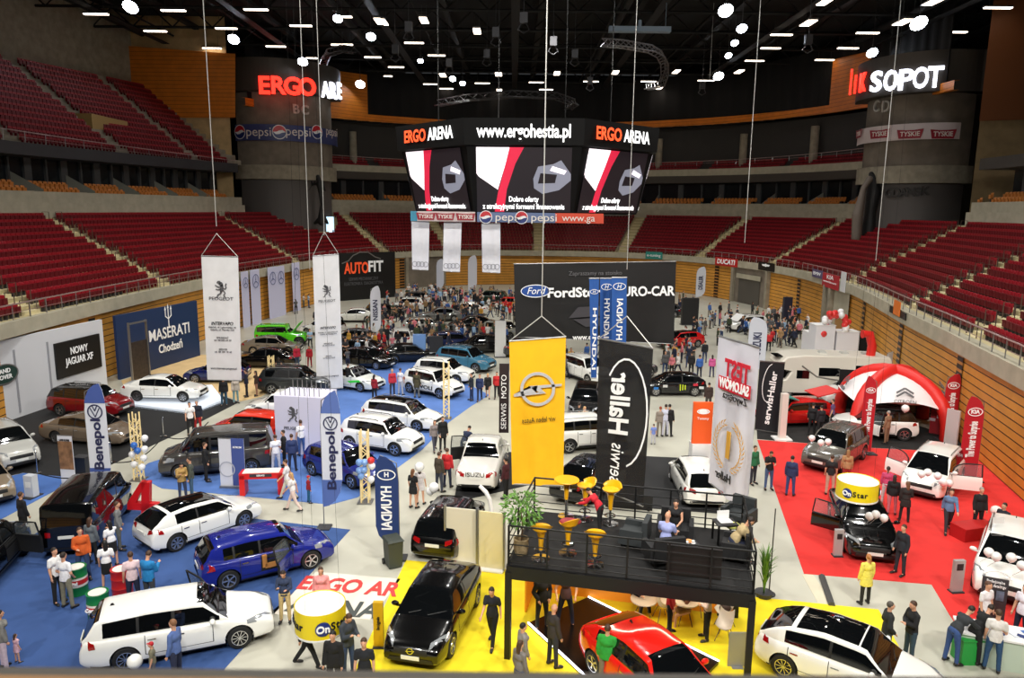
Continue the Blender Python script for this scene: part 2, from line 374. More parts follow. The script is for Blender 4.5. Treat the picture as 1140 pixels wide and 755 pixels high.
    if clad:
        q = []
        q += sym([(X(fo+r+.1), W/2, gc+.02), (X(fo+wb-r-.1), W/2, gc+.02), (X(fo+wb-r-.1), W/2, gc+.17), (X(fo+r+.1), W/2, gc+.17)])
        [decal('sill_cladding', [h_], plast, .02, 10, 2) for h_ in q]
        [decal('bumper_cladding', [h_], plast, .02, 8, 2) for h_ in [[(F0, W*.45, gc+.02), (F0, -W*.45, gc+.02), (F0, -W*.45, gc+.1), (F0, W*.45, gc+.1)], [(Rr, W*.45, gc+.06), (Rr, -W*.45, gc+.06), (Rr, -W*.45, gc+.16), (Rr, W*.45, gc+.16)]]]
    q = MB()
    for sg in (1, -1): pass
    for sg in (1, -1):
        q = MB(); x0 = X(cowl+.38); q.ball((x0, sg*(W/2+.07), belt+.07), (.075, .115, .075), 10, 6); q.box((x0, sg*(W/2-.04), belt+.02), (.06, .16, .04)); parts.append(('wing_mirror', q.mesh(key+'_mirror', paint, 60)))
    if rails:
        for sg in (1, -1):
            q = MB(); q.tube([(X(ra+.2), sg*(wt-.07), H-.0), (X(ra+.35), sg*(wt-.07), H+.055), (X(rb-.35), sg*(wt-.07), H+.045), (X(rb-.15), sg*(wt-.07), H-.05)], .02, 6); parts.append(('roof_rail', q.mesh('rail', steel if rails == 1 else plast, 60)))
    q = MB(); q.box((X(rb-.25), 0, H+.03), (.12, .03, .07), taper=.4); parts.append(('roof_antenna', q.mesh('antenna', plast)))
    # wipers
    q = MB(); 
    for y0 in (.1, -.45): parts.append(('wiper', MB().cyl((X(cowl+.04), y0, belt+.04), (X(cowl+.2), y0+.5, belt+.13), .012, n=4).mesh('wiper', plast)))
    wh = wheel_parts(r, .22, style)
    B = Body(); B.parts = [('body', me2)]+parts; B.wh = wh; B.W = W; B.wb = wb; B.r = r; B.X = X; B.L = L; B.H = H; B.belt = belt; B.cowl = cowl; B.winds = winds; B.snap = snap; B.sec = sec; B.gc = gc; B.nose = nose; B.tail = tz; B.cache = {}; B.wt = wt; B.xd = xd
    TYPES[key] = B; return B
def build_car(kind, label, loc, head, color, group=None, rim=None, cat='car', name='car', skip=()):
    B = TYPES[kind]; root = thing(name, label, cat, loc, head, group)
    for nm, me in B.parts:
        if nm in skip: continue
        o = mkobj(nm, me, root); o.color = (*lin(color), 1)
    for ax in (B.wb/2, -B.wb/2):
        for sg in (1, -1):
            w = mkobj('wheel', B.wh[0], root, loc=(ax, sg*(B.W/2-.125), B.r)); w.rotation_euler = (0, 0, 0 if sg > 0 else PI)
            mkobj('rim', B.wh[1], w); mkobj('rim_backing', B.wh[2], w)
    return root
def door_part(car, B, side, ang, which=0, tan=False, color=(255, 255, 255), hinge='front'):
    "an opened door: panel, window frame, and a dark sheet painted as the shaded opening"
    x0, x1 = B.xd[which], B.xd[which+1] if which+1 < len(B.xd) else B.winds[which][1]
    sg = side; zs = B.gc+.22; z1 = B.belt-.02; nx, nz = 8, 5
    base = [[B.snap((B.X(lerp(x0, x1, u/nx)), sg*B.W/2, lerp(zs, z1, v/nz)), 0) for u in range(nx+1)] for v in range(nz+1)]
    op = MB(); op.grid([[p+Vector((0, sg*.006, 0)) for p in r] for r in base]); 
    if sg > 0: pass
    op.obj('doorway_shade', M('shaded_interior', (14, 13, 13), .8), car)  # dark sheet on the closed body side, its colour standing for interior shade
    if tan:
        st = MB(); xm = B.X((x0+x1)/2+.15); st.box((xm, sg*(B.W/2-.02), .56), (.5, .12, .16)); st.box((xm-.26, sg*(B.W/2-.02), .72), (.14, .12, .4)); st.obj('seat', M('tan_leather', (176, 120, 60), .5), car)
    H0 = base[0][0]; hv = Vector((H0.x, H0.y, 0)); 
    piv = mkobj('door', None, car) if False else None
    a = -sg*ang
    out = [[p-hv for p in r] for r in base]; inn = [[p-hv-Vector((0, sg*.09, 0)) for p in r] for r in base]
    d = MB(); d.grid(out, 0); d.grid([r[::-1] for r in inn], 1)
    for A_, B_ in ((out[0], inn[0]), (out[-1], inn[-1]), ([r[0] for r in out], [r[0] for r in inn]), ([r[-1] for r in out], [r[-1] for r in inn])): d.grid([A_, B_], 1)
    do = d.obj('door', [paint, plast], car, 50, loc=hv); do.rotation_euler = (0, 0, a); do.color = (*lin(color), 1)
    # window frame follows the side glass
    fr = []
    for x in [lerp(x0+.06, x1-.02, k/6) for k in range(7)]:
        y, z = B.sec(x)[3]; fr.append(Vector((B.X(x), sg*y, z))-hv)
    b0 = out[-1][0].copy(); b1 = out[-1][-1].copy(); b0.y = b1.y = out[-1][3].y-sg*.05
    f = MB(); f.tube([b0]+fr+[b1], .028, 6); fo = f.obj('window_frame', plast, do)
    gm = MB(); n_ = len(fr); bot = [b0.lerp(b1, k/(n_-1)) for k in range(n_)]; gm.grid([bot, fr]); gm.obj('window_glass', M('clear_glass', (120, 130, 135), .05, alpha=.35), do)
    return do
CT = car_type
CT('hatch', 4.26, 1.79, 1.46, 2.63, .85, .82, 1.05, 1.72, 3.75, 4.16, belt=.94, tail=.72, deck=.98, style='5')
CT('sporthatch', 4.27, 1.80, 1.46, 2.63, .86, .84, 1.08, 1.78, 3.82, 4.18, belt=.95, tail=.74, deck=.98, style='5', winds=[(1.5, 2.45), (2.52, 3.25), (3.32, 3.6)])
CT('coupe', 4.25, 1.81, 1.40, 2.58, .85, .80, 1.08, 1.9, 3.55, 4.15, belt=.93, tail=.78, deck=1.0, style='y', pano=True, winds=[(1.55, 2.55), (2.62, 3.35)], top_w=.7)
CT('wagon', 4.77, 1.83, 1.47, 2.79, .92, .82, 1.2, 1.95, 4.28, 4.66, belt=.94, tail=.76, deck=.99, rails=0, style='10', winds=[(1.62, 2.5), (2.58, 3.35), (3.42, 4.2)])
CT('wagon_pano', 4.58, 1.80, 1.47, 2.73, .92, .82, 1.12, 1.85, 4.1, 4.48, belt=.93, tail=.76, deck=.99, rails=1, pano=True, style='5', winds=[(1.54, 2.4), (2.48, 3.25), (3.32, 4.0)])
CT('sedan', 4.85, 1.86, 1.45, 2.85, .9, .82, 1.25, 2.1, 3.55, 4.25, belt=.94, tail=.78, deck=1.02, rgl=.1, style='y', winds=[(1.7, 2.6), (2.68, 3.6)], top_w=.68)
CT('fastback', 4.37, 1.82, 1.47, 2.66, .9, .84, 1.1, 1.85, 3.4, 4.2, belt=.95, tail=.82, deck=1.04, rgl=.12, style='5', winds=[(1.52, 2.45), (2.52, 3.55)], top_w=.70)
CT('fastback_black_roof', 4.37, 1.82, 1.47, 2.66, .9, .84, 1.1, 1.85, 3.5, 4.25, belt=.95, tail=.82, deck=1.04, rgl=.1, style='10', winds=[(1.52, 2.45), (2.52, 3.6)], top_w=.76, glassroof=True)
CT('suv', 4.6, 1.88, 1.69, 2.7, .9, 1.0, 1.15, 1.85, 4.1, 4.5, belt=1.12, tail=.88, deck=1.12, r=.37, gc=.22, nose=.68, rails=1, clad=True, style='5', top_w=.74, winds=[(1.6, 2.45), (2.53, 3.3), (3.38, 4.0)])
CT('crossover', 4.2, 1.80, 1.60, 2.6, .84, .94, 1.05, 1.7, 3.75, 4.12, belt=1.04, tail=.84, deck=1.05, r=.35, gc=.2, nose=.64, rails=2, clad=True, style='5', winds=[(1.45, 2.3), (2.38, 3.1), (3.18, 3.6)])
CT('mpv', 4.52, 1.82, 1.62, 2.75, .9, .96, .98, 1.85, 4.05, 4.45, belt=1.03, tail=.85, deck=1.04, r=.34, gc=.17, nose=.62, rails=1, style='10', winds=[(1.5, 2.45), (2.53, 3.4), (3.48, 4.05)], top_w=.78)
CT('van', 4.9, 1.90, 1.95, 3.0, .9, 1.1, .85, 1.55, 4.7, 4.88, belt=1.2, tail=.85, deck=1.22, r=.34, gc=.2, nose=.7, style='10', winds=[(1.25, 2.15), (2.25, 3.35), (3.45, 4.6)], top_w=.86)
CT('offroader', 4.4, 1.88, 1.84, 2.9, .55, 1.12, 1.35, 1.6, 4.2, 4.38, belt=1.22, tail=.85, deck=1.22, r=.42, gc=.35, nose=.8, style='5', winds=[(1.72, 2.5), (2.6, 3.35), (3.45, 4.15)], top_w=.9, clad=True)
# ================================================================ people
skin = M('skin', (214, 160, 130), .55, objcol=True); cloth = M('cloth', rough=.85, objcol=True, noise=.12, nscale=14, bump=.15); hairm = M('hair', rough=.6, objcol=True); shoe_m = M('shoe', rough=.5, objcol=True); eye_m = M('eye_dark', (30, 22, 20), .3)
def V3(*a): return Vector(a)
def joints(p):
    "joint positions for a pose dictionary; figure faces +y, 1.74 m tall"
    J = {}; hz = p.get('hip', .93); lean = p.get('lean', 0); yaw = p.get('head', 0)
    J['pel'] = V3(0, p.get('hy', 0), hz)
    def up(d): return J['pel']+V3(p.get('side', 0)*d, math.sin(lean)*d, math.cos(lean)*d)
    J['waist'] = up(.15); J['chest'] = up(.36); J['neck'] = up(.53)
    hl = lean*.6+p.get('nod', 0)
    hd = V3(0, math.sin(hl), math.cos(hl)); J['headc'] = J['neck']+hd*.17+V3(0, .02, 0); J['hd'] = hd
    for s, k in ((1, 'r'), (-1, 'l')):
        sh = up(.48)+V3(s*.178*p.get('sw', 1), 0, -.02); J['sh'+k] = sh
        a = p.get('arm'+k, (0, .12, .25)) # swing fwd, out, elbow bend ; elbow dir fwd
        sw_, out, bend = a[:3]; inw_ = a[3] if len(a) > 3 else 0
        d = V3(s*math.sin(out)*math.cos(sw_), math.sin(sw_), -math.cos(out)*math.cos(sw_)); el = sh+d*.285
        t2 = sw_+bend; d2 = V3(s*(math.sin(out)*.4)*math.cos(inw_)-s*math.sin(inw_), math.sin(t2)*math.cos(inw_), -math.cos(t2)*math.cos(inw_)).normalized(); wr = el+d2*.25
        J['el'+k] = el; J['wr'+k] = wr; J['hand'+k] = wr+d2*.09; J['fd'+k] = d2
        hp = J['pel']+V3(s*.092, 0, -.04); J['hp'+k] = hp
        l = p.get('leg'+k, (0, .04, 0)); f, o, kb = l[:3]
        d = V3(s*math.sin(o), math.sin(f), -math.cos(f)); kn = hp+d.normalized()*.43; d = V3(s*math.sin(o)*.5, math.sin(f-kb), -math.cos(f-kb)).normalized(); an = kn+d*.42
        J['kn'+k] = kn; J['an'+k] = an; J['toe'+k] = an+V3(s*.03, .17, -.055) if kb < 1.2 or True else an
    return J
def capsule(mb, a, b, r0, r1, flat=1.): 
    mb.cyl(a, b, r0, r1, n=14, flat=flat); mb.ball(a, r0, 10, 7); mb.ball(b, r1, 10, 7)
def remesh(mb, name, mat, vox, dec=1., sm=3):
    me = mb.mesh(name, mat); o = bpy.data.objects.new('t', me); COL.objects.link(o)
    r = o.modifiers.new('r', 'REMESH'); r.mode = 'VOXEL'; r.voxel_size = vox
    s = o.modifiers.new('s', 'SMOOTH'); s.factor = .5; s.iterations = sm
    if dec < 1: d = o.modifiers.new('d', 'DECIMATE'); d.ratio = dec
    dg = bpy.context.evaluated_depsgraph_get(); m2 = bpy.data.meshes.new_from_object(o.evaluated_get(dg)); bpy.data.objects.remove(o); bpy.data.meshes.remove(me)
    m2.materials.clear(); m2.materials.append(mat); shade(m2, 180); m2.name = name; return m2
def figure(key, pose, female=False, top='jacket', bottom='trousers', hair='short', vox=.02, dec=.35):
    J = joints(pose); sc = .93 if female else 1.; wd_ = .9 if female else 1.
    hd = J['hd']; hc = J['headc']; yaw = pose.get('turn', 0); HR = Matrix.Rotation(yaw, 3, 'Z') @ Matrix.Rotation(-math.asin(max(-1, min(1, hd.y))), 3, 'X')
    def H(x, y, z): return hc+HR @ V3(x, y, z)
    b = MB(); b.ball(hc, (.074, .092, .112), 16, 12, R=HR); b.ball(H(0, .03, -.055), (.052, .06, .06), 12, 8, R=HR)
    capsule(b, J['neck']-hd*.03, H(0, -.02, -.06), .056, .052)
    b.ball(H(0, .098, -.012), (.013, .02, .022), 8, 6, R=HR); b.ball(H(.076, 0, 0), (.012, .022, .03), 8, 6, R=HR); b.ball(H(-.076, 0, 0), (.012, .022, .03), 8, 6, R=HR); b.ball(H(0, .085, -.062), (.022, .012, .008), 8, 6, R=HR)
    def trunk(m_, e):
        for q, rx, ry in ((J['pel'], .155*wd_+(.01 if female else 0), .115), (J['waist'], .14*wd_, .105), (J['chest'], .165*wd_, .118), (J['neck']-hd*.13, .13*wd_, .085)): m_.ball(q, (rx+e, ry+e, .13+e*.6), 14, 9)
        for k_ in 'rl': capsule(m_, J['sh'+k_]-V3(0, 0, .012), J['neck']-hd*.03, .05*wd_+e*.8, .05+e*.5)
        if female: 
            for s in (1, -1): m_.ball(J['chest']+V3(s*.07, .09, .03), .065+e, 10, 7)
    trunk(b, 0)
    for k in 'rl':
        capsule(b, J['sh'+k], J['el'+k], .047*wd_, .039*wd_); capsule(b, J['el'+k], J['wr'+k], .041*wd_, .029)
        w, fd = J['wr'+k], J['fd'+k]; sx = 1 if k == 'r' else -1
        side = fd.cross(V3(0, 0, 1)); side = side.normalized() if side.length > .3 else V3(0, 1, 0); nrm = fd.cross(side)
        if abs(fd.z) > .8: side = V3(0, 1, 0)
        b.ball(w+fd*.045, .03, 10, 7); b.ball(w+fd*.07, .034, 10, 7)
        for i, L in enumerate((.062, .074, .07, .055)):
            p0 = w+fd*.08+side*(.024-.016*i); p1 = p0+fd*L*.55; cu = V3(-sx*.012, 0, 0) if abs(fd.z) > .8 else V3(0, 0, -.012); p2 = p1+fd*L*.4+cu*1.6
            capsule(b, p0, p1, .0085, .008); capsule(b, p1, p2, .008, .0065)
        t0 = w+fd*.035+side*.028; capsule(b, t0, t0+side*.028+fd*.03, .011, .009); capsule(b, t0+side*.028+fd*.03, t0+side*.03+fd*.058, .009, .007)
        capsule(b, J['hp'+k], J['kn'+k], .085*wd_, .056*wd_); capsule(b, J['kn'+k], J['an'+k], .055*wd_, .037)
        capsule(b, J['an'+k], J['an'+k].lerp(J['toe'+k], .6)+V3(0, 0, -.02), .034, .022)
    parts = {}
    parts['body'] = remesh(b, key+'_body', skin, vox*.7, dec, 2)
    # hair
    h = MB()
    if hair != 'bald':
        h.ball(H(0, -.016, .028), (.083, .096, .1), 14, 10, R=HR); cut = H(0, .075, -.02)
        if hair == 'long':
            h.ball(H(0, -.07, -.06), (.085, .05, .11), 12, 8, R=HR); h.ball(H(0, -.085, -.17), (.075, .04, .1), 12, 8, R=HR)
        if hair == 'tail': h.ball(H(0, -.12, .03), .035, 8, 6); capsule(h, H(0, -.13, .02), H(0, -.15, -.16), .03, .018)
        if hair == 'cap': h.ball(H(0, .1, .055), (.06, .06, .012), 12, 6, R=HR)
        me = remesh(h, key+'_hair', hairm, vox*.7, dec, 1)
        if hair != 'cap' or True:
            bm = bmesh.new(); bm.from_mesh(me); inv = HR.inverted()
            dl = [v for v in bm.verts if (lambda q: q.y > .045 and q.z < .045 and abs(q.x) < .2 and hair != 'x')(inv @ (v.co-hc))]
            dl = [v for v in dl if not (hair == 'cap' and (inv @ (v.co-hc)).z > .035)]
            if hair in ('short', 'cap'): dl += [v for v in bm.verts if (inv @ (v.co-hc)).z < -.035 and v not in dl]
            bmesh.ops.delete(bm, geom=dl, context='VERTS'); bm.to_mesh(me); bm.free()
        parts['hair'] = me
    # clothing
    t = MB(); e = .022 if top in ('jacket', 'coat') else .014
    _p = J['pel']; J['pel'] = J['pel']+(J['waist']-J['pel'])*.55; trunk(t, e); J['pel'] = _p
    for k in 'rl':
        if top in ('tshirt', 'dress'): mid = J['sh'+k].lerp(J['el'+k], .62); capsule(t, J['sh'+k], mid, .048+e, .05+e)
        elif top != 'vest': capsule(t, J['sh'+k], J['el'+k], .047+e, .043+e); capsule(t, J['el'+k], J['el'+k].lerp(J['wr'+k], .93), .043+e, .033+e)
    hem = .06 if top != 'coat' else .3
    if top in ('coat', 'dress'):
        q = (J['knr']+J['knl'])/2; q = J['pel'].lerp(q, .62); t.cyl(J['pel'], q, .17+e, .2+e, n=16, flat=.72)
    elif top == 'jacket': t.cyl(J['waist'], J['pel']-V3(0, 0, .1), .15+e, .172+e, n=16, flat=.75)
    else: t.cyl(J['waist'], J['pel']-V3(0, 0, .07), .145*wd_+e, .17*wd_+e, n=16, flat=.74)
    parts['top'] = remesh(t, key+'_top', cloth, vox, dec, 3)
    # neckline: open the collar
    if bottom == 'skirt':
        l = MB(); q = J['pel'].lerp((J['knr']+J['knl'])/2, .8); l.ball(J['pel'], (.17, .13, .12), 14, 9); l.cyl(J['pel'], q, .168, .175, n=16, flat=.75); parts['skirt'] = remesh(l, key+'_skirt', cloth, vox, dec, 3)
    elif bottom in ('trousers', 'shorts'):
        l = MB(); l.ball(J['pel'], (.162*wd_+.01, .125, .13), 14, 9)
        for k in 'rl':
            capsule(l, J['hp'+k], J['kn'+k], .088*wd_+.014, .066)
            if bottom == 'trousers': capsule(l, J['kn'+k], J['an'+k]+V3(0, 0, .01), .066, .056)
        parts['trousers'] = remesh(l, key+'_trousers', cloth, vox, dec, 3)
    for k in 'rl':
        s = MB(); a, t_ = J['an'+k], J['toe'+k]; s.ball(a+V3(0, -.015, -.03), (.052, .068, .06), 10, 7); s.ball(a.lerp(t_, .55)+V3(0, 0, -.02), (.052, .1, .045), 10, 7); s.ball(t_+V3(0, -.02, -.008), (.05, .065, .036), 10, 7)
        parts['shoe_'+k] = remesh(s, key+'_shoe', shoe_m, vox, dec, 1)
    for s in (1, -1): parts['eye_%d' % s] = MB().ball(H(s*.03, .085, .012), (.0085, .007, .006), 6, 5, R=HR).mesh(key+'_eye', eye_m)
    low = min(min(v.co.z for v in parts['shoe_'+k].vertices) for k in 'rl')
    for me in parts.values():
        me.transform(Matrix.Scale(sc, 4) @ Matrix.Translation((0, 0, -low if not pose.get('sit') else 0)))
    return parts
FIG = {}
POSES = dict(
    stand=dict(armr=(.05, .13, .25), arml=(-.02, .14, .3), legr=(.03, .08, 0), legl=(-.04, .06, 0)),
    stand2=dict(armr=(.1, .16, 1.5, .5), arml=(.0, .12, .35), legr=(.0, .1, .02), legl=(.12, .1, .15), turn=.4),
    folded=dict(armr=(.25, .16, 1.35, 1.0), arml=(.25, .16, 1.25, 1.0), legr=(0, .1, 0), legl=(.05, .08, .05), nod=.15),
    phone=dict(armr=(.35, .1, 1.75, .3), arml=(.3, .12, 1.5, .45), nod=.45, legr=(0, .06, 0), legl=(.05, .06, .05)),
    walk=dict(armr=(-.4, .1, .25), arml=(.4, .1, .4), legr=(.42, .02, .1), legl=(-.32, .02, .25), lean=.06),
    walk2=dict(armr=(.3, .1, .5), arml=(-.3, .1, .2), legr=(-.25, .02, .2), legl=(.36, .02, .1), lean=.05, nod=.2),
    point=dict(armr=(1.25, .15, .15), arml=(.0, .14, .4), legr=(0, .08, 0), legl=(.08, .08, .1), lean=.1),
    lean=dict(armr=(.75, .1, .5), arml=(.7, .1, .6), lean=.75, hy=-.12, legr=(.1, .08, .1), legl=(-.05, .08, .05), nod=.2),
    pockets=dict(armr=(-.1, .3, .8, .45), arml=(-.1, .3, .8, .45), legr=(.02, .1, 0), legl=(.0, .1, 0)),
    sit=dict(sit=True, hip=.5, lean=.12, armr=(.4, .15, 1.0, .2), arml=(.35, .12, 1.1, .3), legr=(1.45, .12, 1.5), legl=(1.4, .1, 1.35)),
    sitlean=dict(sit=True, hip=.5, lean=.65, armr=(.1, .12, 1.3, .3), arml=(.1, .12, 1.2, .4), legr=(1.45, .12, 1.5), legl=(1.4, .1, 1.35), nod=.2),
    wide=dict(armr=(.0, .45, .9, .3), arml=(.0, .45, .9, .3), legr=(.05, .2, .0), legl=(.02, .2, .0)),
)
def fig(key):
    "key: pose-f/m-top-bottom-hair"
    if key in FIG: return FIG[key]
    ps, g, top, bot, hr = key.split('-')[:5]; lo = key.endswith('lo')
    FIG[key] = figure(key, POSES[ps], g == 'f', top, bot, hr,   .034 if lo else .021, .45 if lo else .4); return FIG[key]
SK = (214, 160, 130)
def person(key, label, loc, face, top, bot, hair=(60, 42, 30), shoes=(30, 28, 28), group=None, sk=SK, scale=1., extra=None):
    P = fig(key); r = thing('person', label, 'person', loc, math.radians(face)-PI/2, group); r.scale = (scale,)*3
    tn = {'jacket': 'jacket', 'coat': 'coat', 'tshirt': 'shirt', 'shirt': 'shirt', 'dress': 'dress', 'vest': 'vest'}[key.split('-')[2]]
    for nm, me in P.items():
        if nm[:3] == 'eye' and key.endswith('lo'): continue
        c = dict(body=sk, hair=hair, top=top, trousers=bot, skirt=bot, shoe_r=shoes, shoe_l=shoes).get(nm, (30, 20, 20))
        o = mkobj({'top': tn, 'shoe_r': 'shoe', 'shoe_l': 'shoe', 'eye_1': 'eye', 'eye_-1': 'eye'}.get(nm, nm), me, r); o.color = (*lin(c), 1)
    return r
